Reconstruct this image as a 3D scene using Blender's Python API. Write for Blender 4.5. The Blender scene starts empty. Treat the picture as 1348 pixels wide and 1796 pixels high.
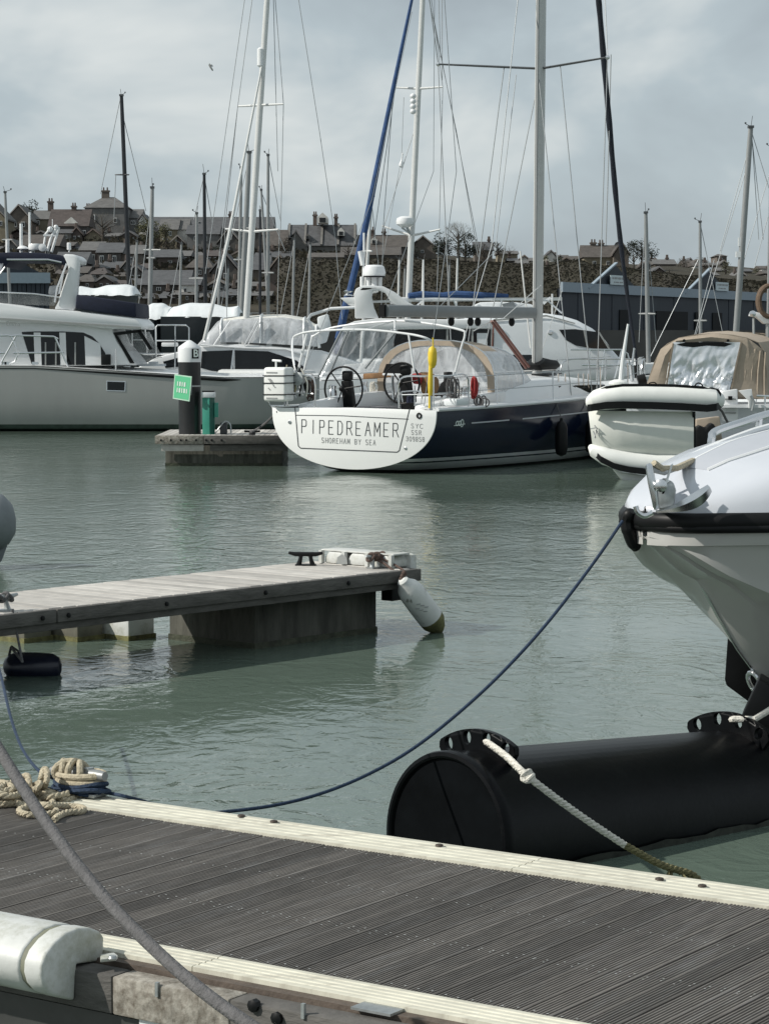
import bpy, bmesh, math, random
from mathutils import Vector as V, Matrix
R = random.Random(7)
SC = bpy.context.scene
COL = SC.collection
# ---------------------------------------------------------------- camera, sky, sun, exposure
F = 4200.0; EYE = 2.5; PITCH = math.atan(298 / F)
cd = bpy.data.cameras.new('camera'); cam = bpy.data.objects.new('camera', cd); COL.objects.link(cam)
cd.sensor_fit = 'HORIZONTAL'; cd.sensor_width = 36; cd.lens = 36 * F / 1348
cd.clip_start = .3; cd.clip_end = 6000
cam.location = (0, 0, EYE); cam.rotation_euler = (math.pi / 2 - PITCH, 0, 0)
SC.camera = cam
SUN = V((-.78, -.16, .62)).normalized()
sl = bpy.data.lights.new('sun', 'SUN'); sl.energy = 4.3; sl.angle = math.radians(.6); sl.color = (1, .955, .88)
so = bpy.data.objects.new('sun', sl); COL.objects.link(so)
so.rotation_euler = (-SUN).to_track_quat('-Z', 'Y').to_euler(); so.location = (-20, 0, 30)
W = bpy.data.worlds.new('World'); SC.world = W; W.use_nodes = True
nt = W.node_tree; N = nt.nodes; N.clear(); LK = nt.links.new
sky = N.new('ShaderNodeTexSky'); sky.sky_type = 'NISHITA'; sky.sun_disc = False
sky.sun_elevation = math.asin(SUN.z); sky.sun_rotation = math.atan2(SUN.x, SUN.y)
bg1 = N.new('ShaderNodeBackground'); bg1.inputs[1].default_value = .07; LK(sky.outputs[0], bg1.inputs[0])
tc = N.new('ShaderNodeTexCoord'); mp = N.new('ShaderNodeMapping'); LK(tc.outputs['Generated'], mp.inputs[0])
mp.inputs['Scale'].default_value = (1, 1, 1.7); mp.inputs['Location'].default_value = (.703, 2.987, .9405)
n1 = N.new('ShaderNodeTexNoise'); n1.inputs['Scale'].default_value = 7.2; n1.inputs['Detail'].default_value = 5
n1.inputs['Roughness'].default_value = .52; n1.inputs['Distortion'].default_value = .25
LK(mp.outputs[0], n1.inputs['Vector'])
rp = N.new('ShaderNodeValToRGB'); LK(n1.outputs[0], rp.inputs[0])
rp.color_ramp.elements[0].position = .36; rp.color_ramp.elements[0].color = (.365, .42, .455, 1)
rp.color_ramp.elements[1].position = .68; rp.color_ramp.elements[1].color = (.70, .735, .73, 1)
e = rp.color_ramp.elements.new(.52); e.color = (.45, .52, .555, 1)
bg2 = N.new('ShaderNodeBackground'); bg2.inputs[1].default_value = 1.09; LK(rp.outputs[0], bg2.inputs[0])
mx = N.new('ShaderNodeMixShader'); mx.inputs[0].default_value = .9
LK(bg1.outputs[0], mx.inputs[1]); LK(bg2.outputs[0], mx.inputs[2])
wo = N.new('ShaderNodeOutputWorld'); LK(mx.outputs[0], wo.inputs[0])
SC.view_settings.view_transform = 'Standard'; SC.view_settings.look = 'None'
SC.view_settings.exposure = 0; SC.view_settings.gamma = 1; SC.view_settings.use_curve_mapping = False
SC.render.engine = 'CYCLES'
SC.cycles.transparent_max_bounces = 12
# ---------------------------------------------------------------- photo pixel -> place
FW = V((0, math.cos(PITCH), -math.sin(PITCH))); UP = V((0, math.sin(PITCH), math.cos(PITCH)))
def ray(px, py): return V(((px - 674) / F, 0, 0)) - UP * ((py - 898) / F) + FW
def at(px, py, Y):
    d = ray(px, py); return V((0, 0, EYE)) + d * (Y / d.y)
def onz(px, py, z):
    d = ray(px, py); return V((0, 0, EYE)) + d * ((z - EYE) / d.z)
def onplane(px, py, p0, n):
    d = ray(px, py); c = V((0, 0, EYE)); return c + d * ((p0 - c).dot(n) / d.dot(n))
def dist(py, z=0): return (onz(674, py, z)).y
# ---------------------------------------------------------------- materials
MATS = {}
def mat(name, col, rough=.5, metal=0, var=.12, scale=6, bump=0, bscale=None, rnd=0, col2=None, cut=(.45, .6), c2scale=None, stretch=None, spec=None, detail=4):
    """procedural principled material: colour broken by noise, optional second colour in patches, per-object variation, fine relief"""
    if name in MATS: return MATS[name]
    m = bpy.data.materials.new(name); m.use_nodes = True; t = m.node_tree; n = t.nodes; L = t.links.new
    b = n['Principled BSDF']; b.inputs['Roughness'].default_value = rough; b.inputs['Metallic'].default_value = metal
    if spec is not None: b.inputs['Specular IOR Level'].default_value = spec
    tc = n.new('ShaderNodeTexCoord'); vec = tc.outputs['Object']
    if rnd:
        o1 = n.new('ShaderNodeObjectInfo'); cm = n.new('ShaderNodeVectorMath'); cm.operation = 'MULTIPLY_ADD'; cm.inputs[1].default_value = (37, 53, 11)
        L(o1.outputs['Random'], cm.inputs[0]); L(vec, cm.inputs[2]); vec = cm.outputs[0]
    if stretch:
        mp = n.new('ShaderNodeMapping'); mp.inputs['Scale'].default_value = stretch; L(vec, mp.inputs[0]); vec = mp.outputs[0]
    nz = n.new('ShaderNodeTexNoise'); nz.inputs['Scale'].default_value = scale; nz.inputs['Detail'].default_value = detail
    nz.inputs['Roughness'].default_value = .65; L(vec, nz.inputs['Vector'])
    def shade(f): return (*[max(0, min(1, c * f)) for c in col], 1)
    r = n.new('ShaderNodeValToRGB'); L(nz.outputs[0], r.inputs[0])
    r.color_ramp.elements[0].position = .3; r.color_ramp.elements[0].color = shade(1 - var)
    r.color_ramp.elements[1].position = .7; r.color_ramp.elements[1].color = shade(1 + var)
    out = r.outputs[0]
    if col2:
        n2 = n.new('ShaderNodeTexNoise'); n2.inputs['Scale'].default_value = c2scale or scale * 1.7; n2.inputs['Detail'].default_value = 7
        n2.inputs['Roughness'].default_value = .7; L(vec, n2.inputs['Vector'])
        r2 = n.new('ShaderNodeValToRGB'); L(n2.outputs[0], r2.inputs[0])
        r2.color_ramp.elements[0].position = cut[0]; r2.color_ramp.elements[0].color = (0, 0, 0, 1)
        r2.color_ramp.elements[1].position = cut[1]; r2.color_ramp.elements[1].color = (1, 1, 1, 1)
        k = n.new('ShaderNodeMixRGB'); L(r2.outputs[0], k.inputs[0]); L(out, k.inputs[1]); k.inputs[2].default_value = (*col2, 1); out = k.outputs[0]
    if rnd:
        oi = n.new('ShaderNodeObjectInfo'); mr = n.new('ShaderNodeMapRange'); L(oi.outputs['Random'], mr.inputs[0])
        mr.inputs[3].default_value = 1 - rnd; mr.inputs[4].default_value = 1 + rnd
        hs = n.new('ShaderNodeHueSaturation'); L(mr.outputs[0], hs.inputs['Value']); L(out, hs.inputs['Color']); out = hs.outputs[0]
    L(out, b.inputs['Base Color'])
    if bump:
        nb = n.new('ShaderNodeTexNoise'); nb.inputs['Scale'].default_value = bscale or scale * 4; nb.inputs['Detail'].default_value = 4; L(vec, nb.inputs['Vector'])
        bp = n.new('ShaderNodeBump'); bp.inputs['Strength'].default_value = bump; bp.inputs['Distance'].default_value = .02; L(nb.outputs[0], bp.inputs['Height']); L(bp.outputs[0], b.inputs['Normal'])
    MATS[name] = m; return m
def vinyl(name, alpha, col, rough=.12, scale=3., bump=.6):
    m = bpy.data.materials.new(name); m.use_nodes = True; t = m.node_tree; n = t.nodes; L = t.links.new
    b = n['Principled BSDF']; b.inputs['Base Color'].default_value = (*col, 1); b.inputs['Roughness'].default_value = rough; b.inputs['Alpha'].default_value = alpha
    tc = n.new('ShaderNodeTexCoord'); mp = n.new('ShaderNodeMapping'); mp.inputs['Scale'].default_value = (1.6, 1.6, .7); L(tc.outputs['Object'], mp.inputs[0])
    z = n.new('ShaderNodeTexNoise'); z.inputs['Scale'].default_value = scale; z.inputs['Detail'].default_value = 3; z.inputs['Distortion'].default_value = .7; L(mp.outputs[0], z.inputs[0])
    r = n.new('ShaderNodeValToRGB'); L(z.outputs[0], r.inputs[0]); r.color_ramp.elements[0].position = .35; r.color_ramp.elements[1].position = .75
    r.color_ramp.elements[0].color = (alpha * .7,) * 3 + (1,); r.color_ramp.elements[1].color = (min(1, alpha * 1.7),) * 3 + (1,)
    L(r.outputs[0], b.inputs['Alpha'])
    bp = n.new('ShaderNodeBump'); bp.inputs['Strength'].default_value = bump; bp.inputs['Distance'].default_value = .08; L(z.outputs[0], bp.inputs['Height']); L(bp.outputs[0], b.inputs['Normal'])
    MATS[name] = m; return m
gel = mat('white_gelcoat', (.72, .735, .74), .28, var=.03, scale=1.5)
gelb = mat('cool_white_gelcoat', (.66, .69, .71), .3, var=.03, scale=1.5)
greyhull = mat('grey_hull_paint', (.30, .31, .30), .3, var=.05, scale=1.2, stretch=(1, 1, .3))
navy = mat('navy_hull_paint', (.007, .012, .030), .16, var=.1, scale=2, spec=.35)
antifoul = mat('dark_antifouling', (.02, .025, .022), .7, var=.3)
bootgreen = mat('slimy_waterline', (.03, .05, .04), .6, var=.4)
rubber = mat('black_rubber', (.0065, .007, .0075), .45, var=.2, scale=8, spec=.2)
blackp = mat('black_polyethylene', (.0035, .004, .0048), .34, var=.4, scale=3, bump=.05, bscale=30, spec=.10, col2=(.010, .011, .011), cut=(.60, .75), c2scale=7)
steel = mat('stainless_steel', (.68, .69, .7), .22, 1, var=.05)
galv = mat('galvanised_steel', (.40, .42, .42), .45, .8, var=.2, scale=20)
alu = mat('mast_aluminium', (.27, .28, .28), .45, .4, var=.05)
aluw = mat('white_mast_paint', (.60, .61, .60), .35, var=.04)
blackmast = mat('black_mast', (.012, .014, .018), .4, var=.1)
glass = mat('dark_window_glass', (.006, .0075, .009), .06, var=.2, scale=2, spec=.4)
wire = mat('rigging_wire', (.30, .32, .33), .45, .3, var=.05)
dwire = mat('dark_rigging_wire', (.08, .085, .09), .5, .2, var=.05)
navycloth = mat('navy_canvas', (.008, .012, .030), .85, var=.2, scale=8, bump=.2)
bluecloth = mat('blue_canvas', (.025, .065, .17), .8, var=.25, scale=6, bump=.3)
blacksail = mat('dark_furled_sail', (.008, .012, .022), .75, var=.3, scale=5, bump=.3)
tan = mat('tan_canvas', (.36, .30, .235), .9, var=.08, scale=5, bump=.5, bscale=9)
tarp = mat('white_shrinkwrap', (.70, .73, .74), .45, var=.08, scale=1.5, bump=.7, bscale=4)
vin = vinyl('clear_vinyl', .42, (.70, .73, .76))
vinm = vinyl('milky_vinyl', .55, (.66, .68, .70), scale=2.2)
vindim = vinyl('tinted_screen', .35, (.25, .26, .26), scale=1, bump=.1)
concrete = mat('stained_concrete', (.088, .087, .072), .85, var=.5, scale=4, bump=.4, bscale=25, col2=(.028, .028, .021), cut=(.42, .66), c2scale=3.5, stretch=(1, 1, .22))
weedy = mat('weedy_concrete', (.05, .055, .035), .8, var=.5, scale=9, bump=.5)
decking = mat('dark_grooved_decking', (.105, .096, .087), .78, var=.3, scale=5, rnd=.30, stretch=(9, 1, 1), bump=.08, bscale=40, col2=(.16, .155, .15), cut=(.52, .75), c2scale=2.2)
cream = mat('cream_grooved_edge', (.56, .545, .455), .68, var=.14, scale=3, col2=(.36, .34, .28), cut=(.50, .72), c2scale=4, stretch=(1, 5, 1), rnd=.04)
paledeck = mat('weathered_pale_timber', (.44, .42, .39), .85, var=.15, scale=6, rnd=.24, bump=.15)
oldwood = mat('weathered_dark_timber', (.095, .09, .083), .85, var=.32, scale=5, bump=.4, bscale=20, stretch=(1, 1, 4))  # also carries the shadowed length of the pile pontoon's edge
flaky_sunlit = mat('flaking_and_sunlit_timber', (.33, .31, .27), .85, var=.25, scale=6, bump=.5, bscale=18, col2=(.12, .102, .08), cut=(.38, .66), c2scale=26)  # real flaking on the boardwalk; on the pile pontoon it carries sunlight
gapwood = mat('brown_timber', (.10, .078, .062), .8, var=.35, scale=9, bump=.3)
whiteplastic = mat('white_plastic', (.56, .57, .55), .5, var=.10, scale=4, col2=(.27, .275, .20), cut=(.48, .74), c2scale=5, bump=.15)
fenderw = mat('scuffed_white_fender', (.62, .63, .61), .5, var=.08, scale=6, col2=(.09, .085, .06), cut=(.60, .66), c2scale=5)
slime = mat('green_slime', (.13, .125, .05), .8, var=.5, scale=12, bump=.3)
fendern = mat('navy_fender', (.008, .010, .025), .3, var=.2)
ropetan = mat('tan_rope', (.42, .37, .27), .9, var=.25, scale=40, bump=.5, bscale=80)
ropewhite = mat('white_rope', (.62, .60, .54), .85, var=.2, scale=40, bump=.5, bscale=80)
ropeslimy = mat('slimy_rope', (.16, .145, .07), .9, var=.4, scale=40, bump=.6, bscale=80)
ropegrey = mat('grey_rope', (.105, .103, .105), .85, var=.25, scale=50, bump=.5, bscale=120)
ropeblue = mat('blue_rope', (.014, .032, .068), .8, var=.3, scale=40, bump=.4, bscale=80)
ropebrown = mat('brown_rope', (.09, .06, .05), .9, var=.35, scale=50, bump=.4)
teal = mat('teal_paint', (.045, .27, .20), .4, var=.06)
teal_shade = mat('shaded_teal_paint', (.02, .11, .085), .4, var=.06)
signgreen = mat('green_sign', (.13, .58, .30), .5, var=.03)
lettering = mat('white_print', (.78, .85, .8), .6, var=.02)
darkprint = mat('dark_print', (.06, .065, .07), .5, var=.05)
greyprint = mat('grey_print', (.30, .31, .31), .5, var=.05)
yellow = mat('yellow_foam', (.72, .52, .03), .5, var=.08)
red = mat('red_cloth', (.32, .03, .03), .8, var=.2)
brown = mat('brown_cover', (.20, .11, .05), .85, var=.3, scale=6, bump=.4)
redpaint = mat('red_brown_pole', (.16, .06, .045), .45, var=.15)
greycloth = mat('grey_tube_fabric', (.17, .19, .20), .6, var=.12, scale=5)
dinghyw = mat('dinghy_white_tube', (.77, .78, .75), .5, var=.05, scale=4)
dinghyf = mat('dinghy_grey_fabric', (.66, .67, .62), .6, var=.05, scale=3, bump=.1, bscale=4)
pilemat = mat('black_pile_sleeve', (.010, .011, .012), .45, var=.3, scale=4)
# ---------------------------------------------------------------- mesh builder
FR = {}
class MB:
    def __init__(s, M=None): s.v = []; s.f = []; s.mi = []; s.M = M
    def add(s, vs, fs, mi=0):
        o = len(s.v); M = s.M
        s.v += [(M @ V(p)) if M else V(p) for p in vs]
        s.f += [tuple(o + i for i in f) for f in fs]; s.mi += [mi] * len(fs); return s
    def box(s, c, size, M=None, mi=0):
        c = V(c); x, y, z = [d / 2 for d in size]
        vs = [V((a, b, d)) for d in (-z, z) for a, b in ((-x, -y), (x, -y), (x, y), (-x, y))]
        vs = [c + ((M @ p) if M else p) for p in vs]
        return s.add(vs, [(3, 2, 1, 0), (4, 5, 6, 7), (0, 1, 5, 4), (1, 2, 6, 5), (2, 3, 7, 6), (3, 0, 4, 7)], mi)
    def beam(s, a, b, w, h, up=V((0, 0, 1)), mi=0):
        a, b = V(a), V(b); d = (b - a).normalized(); sd = d.cross(up).normalized(); u = sd.cross(d)
        vs = [p + sd * x * w / 2 + u * y * h / 2 for p in (a, b) for x, y in ((-1, -1), (1, -1), (1, 1), (-1, 1))]
        return s.add(vs, [(0, 1, 2, 3), (7, 6, 5, 4), (1, 0, 4, 5), (2, 1, 5, 6), (3, 2, 6, 7), (0, 3, 7, 4)], mi)
    def tube(s, pts, r, n=8, mi=0, closed=False, sq=1):
        pts = [V(p) for p in pts]; m = len(pts); rr = r if isinstance(r, (list, tuple)) else [r] * m
        vs = []; pu = None
        for i, p in enumerate(pts):
            a = pts[i - 1] if (i or closed) else p; b = pts[(i + 1) % m] if (i < m - 1 or closed) else p
            d = (b - a); d = d.normalized() if d.length > 1e-9 else V((0, 0, 1))
            if pu is None: pu = V((0, 0, 1)) if abs(d.z) < .95 else V((1, 0, 0))
            sd = d.cross(pu).normalized(); u = sd.cross(d).normalized(); pu = u
            for k in range(n):
                t = 2 * math.pi * k / n; vs.append(p + (sd * math.cos(t) + u * math.sin(t) * sq) * rr[i])
        fs = []
        for i in range(m if closed else m - 1):
            for k in range(n): fs.append((i * n + k, i * n + (k + 1) % n, ((i + 1) % m) * n + (k + 1) % n, ((i + 1) % m) * n + k))
        if not closed: fs += [tuple(range(n))[::-1], tuple((m - 1) * n + k for k in range(n))]
        return s.add(vs, fs, mi)
    def lathe(s, o, axis, prof, n=16, mi=0):
        """prof: (radius, distance along axis) pairs"""
        o = V(o); a = V(axis).normalized(); u = a.cross(V((0, 0, 1)) if abs(a.z) < .9 else V((1, 0, 0))).normalized(); w = a.cross(u)
        vs = [o + a * h + (u * math.cos(2 * math.pi * k / n) + w * math.sin(2 * math.pi * k / n)) * r for r, h in prof for k in range(n)]
        fs = [(i * n + k, i * n + (k + 1) % n, (i + 1) * n + (k + 1) % n, (i + 1) * n + k) for i in range(len(prof) - 1) for k in range(n)]
        fs += [tuple(range(n))[::-1], tuple((len(prof) - 1) * n + k for k in range(n))]
        return s.add(vs, fs, mi)
    def prism(s, poly, off, mi=0):
        n = len(poly); poly = [V(p) for p in poly]; off = V(off)
        vs = poly + [p + off for p in poly]
        return s.add(vs, [tuple(range(n))[::-1], tuple(range(n, 2 * n))] + [(i, (i + 1) % n, n + (i + 1) % n, n + i) for i in range(n)], mi)
    def grid(s, rows, mi=0, mf=None, closed=False):
        n = len(rows[0]); vs = [p for r in rows for p in r]; o = len(s.v)
        s.add(vs, [])
        for i in range(len(rows) - 1):
            for j in range(n if closed else n - 1):
                q = [i * n + j, i * n + (j + 1) % n, (i + 1) * n + (j + 1) % n, (i + 1) * n + j]
                u = []
                for k in q:
                    if all((s.v[o + k] - s.v[o + x]).length > 1e-5 for x in u): u.append(k)
                if len(u) >= 3:
                    s.f.append(tuple(o + k for k in u)); s.mi.append(mf(i, j) if mf else mi)
        return s
    def ball(s, c, r, n=10, sc=(1, 1, 1), mi=0):
        c = V(c); m = n // 2 + 1
        rows = [[c + V((r * sc[0] * math.sin(math.pi * i / m) * math.cos(2 * math.pi * k / n), r * sc[1] * math.sin(math.pi * i / m) * math.sin(2 * math.pi * k / n), r * sc[2] * math.cos(math.pi * i / m))) for k in range(n)] for i in range(m + 1)]
        return s.grid(rows, mi, closed=True)
    def build(s, name, m, parent=None, ang=35, bevel=0, label=None, solid=0, seg=2):
        inv = FR[parent].inverted() if parent is not None else Matrix()
        me = bpy.data.meshes.new(name); me.from_pydata([tuple(inv @ p) for p in s.v], [], s.f)
        for k in (m if isinstance(m, (list, tuple)) else [m]): me.materials.append(k)
        me.polygons.foreach_set('material_index', s.mi)
        bm = bmesh.new(); bm.from_mesh(me)
        bmesh.ops.remove_doubles(bm, verts=bm.verts, dist=1e-5)
        bmesh.ops.recalc_face_normals(bm, faces=bm.faces)
        if bevel:
            ed = [e for e in bm.edges if len(e.link_faces) == 2 and e.calc_face_angle() > .5]
            bmesh.ops.bevel(bm, geom=ed, offset=bevel, segments=seg, profile=.5, affect='EDGES', clamp_overlap=True)
        if solid: bmesh.ops.solidify(bm, geom=bm.faces, thickness=solid)
        bm.to_mesh(me); bm.free()
        me.polygons.foreach_set('use_smooth', [True] * len(me.polygons)); me.set_sharp_from_angle(angle=math.radians(ang))
        o = bpy.data.objects.new(name, me); COL.objects.link(o)
        if parent is not None: o.parent = parent
        FR[o] = FR[parent].copy() if parent is not None else Matrix()
        if label: o['label'] = label
        return o
def tag(o, label, cat, group=None):
    o['label'] = label; o['category'] = cat
    if group: o['group'] = group
    return o
def thing(name, label, cat, loc, group=None, rz=0):
    o = bpy.data.objects.new(name, None); COL.objects.link(o); o.location = loc; o.rotation_euler = (0, 0, rz); o.empty_display_size = .2
    FR[o] = Matrix.Translation(V(loc)) @ Matrix.Rotation(rz, 4, 'Z'); return tag(o, label, cat, group)
def struct(name, mb, m, **k):
    o = mb.build(name, m, **k); o['kind'] = 'structure'; return o
def copy_thing(root, loc, label=None, rz=None):
    c = root.copy(); COL.objects.link(c); c.location = loc
    if rz is not None: c.rotation_euler = (0, 0, rz)
    if label: c['label'] = label
    for ch in root.children:
        d = ch.copy(); COL.objects.link(d); d.parent = c
        for g in ch.children:
            h = g.copy(); COL.objects.link(h); h.parent = d
    return c
def dup(o, parent, loc):
    c = o.copy(); COL.objects.link(c); c.parent = parent; c.location = loc; return c
def text(string, origin, xdir, up, size, m, parent, name='lettering', spacing=1.0, thin=0, lift=.003, align='CENTER'):
    cu = bpy.data.curves.new('t', 'FONT'); cu.body = string; cu.size = size; cu.space_character = spacing; cu.offset = thin; cu.align_x = align; cu.align_y = 'CENTER'; cu.resolution_u = 3
    cu.extrude = .001
    to = bpy.data.objects.new('t', cu); COL.objects.link(to)
    bpy.context.view_layer.update()
    me = bpy.data.meshes.new_from_object(to.evaluated_get(bpy.context.evaluated_depsgraph_get()))
    bpy.data.objects.remove(to); bpy.data.curves.remove(cu)
    x = V(xdir).normalized(); n = x.cross(V(up)).normalized(); u = n.cross(x)
    M = Matrix((x, u, n)).transposed().to_4x4(); M.translation = V(origin) + n * lift
    inv = FR[parent].inverted() if parent is not None else Matrix()
    me.transform(inv @ M); me.materials.clear(); me.materials.append(m); me.name = name
    o = bpy.data.objects.new(name, me); COL.objects.link(o)
    if parent is not None: o.parent = parent
    FR[o] = FR[parent].copy() if parent is not None else Matrix()
    return o
GLYPH = {'P': ['00 0a', '0a 4a 59 56 45 05'], 'I': ['20 2a'], 'E': ['00 0a', '00 50', '05 45', '0a 5a'], 'D': ['00 0a', '0a 3a 58 52 30 00'], 'R': ['00 0a', '0a 4a 59 56 45 05', '35 60'], 'A': ['00 3a 60', '14 54'],
 'M': ['00 0a 33 6a 60'], 'S': ['59 4a 1a 09 07 15 45 53 51 40 10 01'], 'H': ['00 0a', '60 6a', '05 65'], 'O': ['20 02 08 2a 4a 68 62 40 20'], 'F': ['00 0a', '05 45', '0a 5a'], 'B': ['00 0a', '0a 4a 59 56 45 05', '45 54 51 40 00'], 'Y': ['0a 35 6a', '35 30'], 'C': ['69 5a 2a 08 02 20 50 61'],
 '3': ['09 1a 4a 59 56 45 25', '45 54 51 40 10 01'], '0': ['20 02 08 2a 4a 68 62 40 20'], '9': ['51 40 20', '53 54 45 15 06 09 1a 4a 59 52 40'], '8': ['15 06 09 1a 4a 59 56 45 15 04 01 10 40 51 54 45'], '5': ['5a 0a 06 46 55 51 40 10 01'],
 'm': ['00 06', '05 16 26 34 30', '34 46 56 64 60'], 'a': ['50 56', '55 46 16 05 01 10 40 51'], 'N': ['00 0a 60 6a'], 'T': ['0a 6a', '3a 30'], ' ': []}
def strokes(string, origin, xdir, up, width, height, m, parent, name='lettering', w=.012, lift=.004):
    """thin sans lettering made of strokes, fitted to a width and a height in metres and centred on origin"""
    x = V(xdir).normalized(); n = x.cross(V(up)).normalized(); u = n.cross(x); k = len(string); adv = 10.2; tot = adv * k - 4
    mb = MB(); pts = lambda tok: (int(tok[0], 16), int(tok[1], 16))
    for i, ch in enumerate(string):
        for st in GLYPH[ch]:
            tk = []
            tk = st.split()
            q = []
            for t in tk:
                a, b = pts(t); b += 0
                q.append(V(origin) + x * ((adv * i + a + (.8 if ch == 'I' else 0)) / tot - .5) * width + u * (b / 10 - .5) * height + n * lift)
            for a, b in zip(q, q[1:]):
                d = (b - a).normalized() * w * .3; mb.beam(a - d, b + d, w, .003, up=n)
    return mb.build(name, m, parent)
def sag(a, b, k, n=14):
    a, b = V(a), V(b); return [a.lerp(b, i / n) - V((0, 0, 4 * k * (i / n) * (1 - i / n))) for i in range(n + 1)]
def spline(pts, n=6):
    pts = [V(p) for p in pts]; q = [pts[0]] + pts + [pts[-1]]; out = []
    for i in range(1, len(q) - 2):
        p0, p1, p2, p3 = q[i - 1:i + 3]
        for k in range(n):
            t = k / n; out.append(.5 * (2 * p1 + (p2 - p0) * t + (2 * p0 - 5 * p1 + 4 * p2 - p3) * t * t + (3 * p1 - p0 - 3 * p2 + p3) * t ** 3))
    return out + [pts[-1]]
def twist(pts, r, lay=.09, strands=3):
    """three-strand laid rope along pts"""
    mb = MB(); pts = [V(p) for p in pts]; fine = [pts[0]]; step = lay / 8
    for a, b in zip(pts, pts[1:]):
        k = max(1, int((b - a).length / step))
        fine += [a.lerp(b, (i + 1) / k) for i in range(k)]
    for s in range(strands):
        run = 0; out = []
        for i, p in enumerate(fine):
            d = (fine[min(i + 1, len(fine) - 1)] - fine[max(i - 1, 0)]).normalized(); sd = d.cross(V((.1, .2, 1))).normalized(); u = sd.cross(d)
            if i: run += (p - fine[i - 1]).length
            t = run / lay * 2 * math.pi + s * 2 * math.pi / strands
            out.append(p + (sd * math.cos(t) + u * math.sin(t)) * r * .5)
        mb.tube(out, r * .56, 6)
    return mb
def hull_points(L, w, zs, zk, ts, rows, rake, q0=2.5, r0=2., qb=1.15, rb=1.):
    """stations along a hull: rows are heights (absolute) from the sheer down; returns list of station rings (port sheer .. keel .. starboard sheer)"""
    out = []
    for t in ts:
        a = zs(t); k = zk(t); ring = []
        f = t ** 3; q = q0 * (1 - f) + qb * f; r = r0 * (1 - f) + rb * f
        for z in [a] + [x for x in rows] + [k]:
            z = min(a, max(z, k)); u = (a - z) / (a - k)
            ring.append((L * t - rake * u * t ** 8, w(t) * max(0, 1 - u ** q) ** (1 / r), z))
        out.append([V(p) for p in ring] + [V((p[0], -p[1], p[2])) for p in ring[-2::-1]])
    return out
# ================================================================ water
def water_mat():
    m = bpy.data.materials.new('harbour_water'); m.use_nodes = True; t = m.node_tree; n = t.nodes; L = t.links.new
    b = n['Principled BSDF']; b.inputs['Base Color'].default_value = (.105, .142, .116, 1); b.inputs['Roughness'].default_value = .05; b.inputs['IOR'].default_value = 1.33
    g = n.new('ShaderNodeNewGeometry')
    def noise(scale, sx, sy, rot, det, dis):
        mp = n.new('ShaderNodeMapping'); mp.inputs['Scale'].default_value = (sx, sy, 1); mp.inputs['Rotation'].default_value = (0, 0, rot); L(g.outputs['Position'], mp.inputs[0])
        z = n.new('ShaderNodeTexNoise'); z.inputs['Scale'].default_value = scale; z.inputs['Detail'].default_value = det; z.inputs['Distortion'].default_value = dis; z.inputs['Roughness'].default_value = .55; L(mp.outputs[0], z.inputs[0]); return z.outputs[0]
    big = noise(.11, 1, 1, .3, 2, 0); w1 = noise(1.5, 1.35, 1, .35, 3, .7); w2 = noise(4.4, 1.3, 1, -.25, 4, .9)
    def op(o, a, c):
        k = n.new('ShaderNodeMath'); k.operation = o
        for i, x in enumerate((a, c)):
            if isinstance(x, (int, float)): k.inputs[i].default_value = x
            else: L(x, k.inputs[i])
        return k.outputs[0]
    mr = n.new('ShaderNodeMapRange'); L(big, mr.inputs[0]); mr.inputs[1].default_value = .36; mr.inputs[2].default_value = .62; mr.inputs[3].default_value = .16; mr.inputs[4].default_value = 1.0
    # sharp crests: 1-|2n-1|
    def ridge(o): return op('SUBTRACT', 1, op('ABSOLUTE', op('SUBTRACT', op('MULTIPLY', o, 2), 1), 0))
    h = op('MULTIPLY', op('ADD', op('MULTIPLY', ridge(w1), .56), op('MULTIPLY', ridge(w2), .16)), mr.outputs[0])
    bp = n.new('ShaderNodeBump'); bp.inputs['Strength'].default_value = 1; bp.inputs['Distance'].default_value = .043; L(h, bp.inputs['Height']); L(bp.outputs[0], b.inputs['Normal'])
    return m
wm = water_mat()
struct('water', MB().add([(-500, -40, 0), (500, -40, 0), (500, 240, 0), (-500, 240, 0)], [(0, 1, 2, 3)]), wm)
# ================================================================ far shore and hillside
hillmat = mat('scrubby_hillside', (.045, .042, .033), .95, var=.45, scale=.12, bump=1, bscale=.9, spec=.1, col2=(.062, .055, .042), cut=(.45, .6), c2scale=.25, detail=8)  # ground colour lightened to carry distance haze
bankmat = mat('brown_scrub_bank', (.052, .048, .040), .95, var=.4, scale=.25, bump=1, bscale=1.5, spec=.1, col2=(.042, .040, .030), cut=(.42, .62), c2scale=.18, detail=9)
quaymat = mat('quay_concrete', (.035, .037, .038), .9, var=.3, scale=.4)
TERR = [(-2500, 400), (-200, 402), (100, 402), (250, 405), (330, 425), (480, 428), (620, 438), (760, 446), (900, 455), (1000, 459), (1150, 463), (1348, 470), (1700, 474), (4000, 480)]
def ridge_py(px):
    for (a, b), (c, d) in zip(TERR, TERR[1:]):
        if a <= px <= c: return b + (d - b) * (px - a) / (c - a)
    return 500
def terr_z(px, D):
    """height of the hillside at distance D below photo column px"""
    zt = EYE + (600 - ridge_py(px)) / F * 400 ; z0 = EYE + (600 - 538) / F * 215
    t = max(0, min(1, (D - 215) / 185)); return z0 + (zt - z0) * (t ** .85) - .0 if D <= 400 else zt + (D - 400) * .01
rows = []
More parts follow.
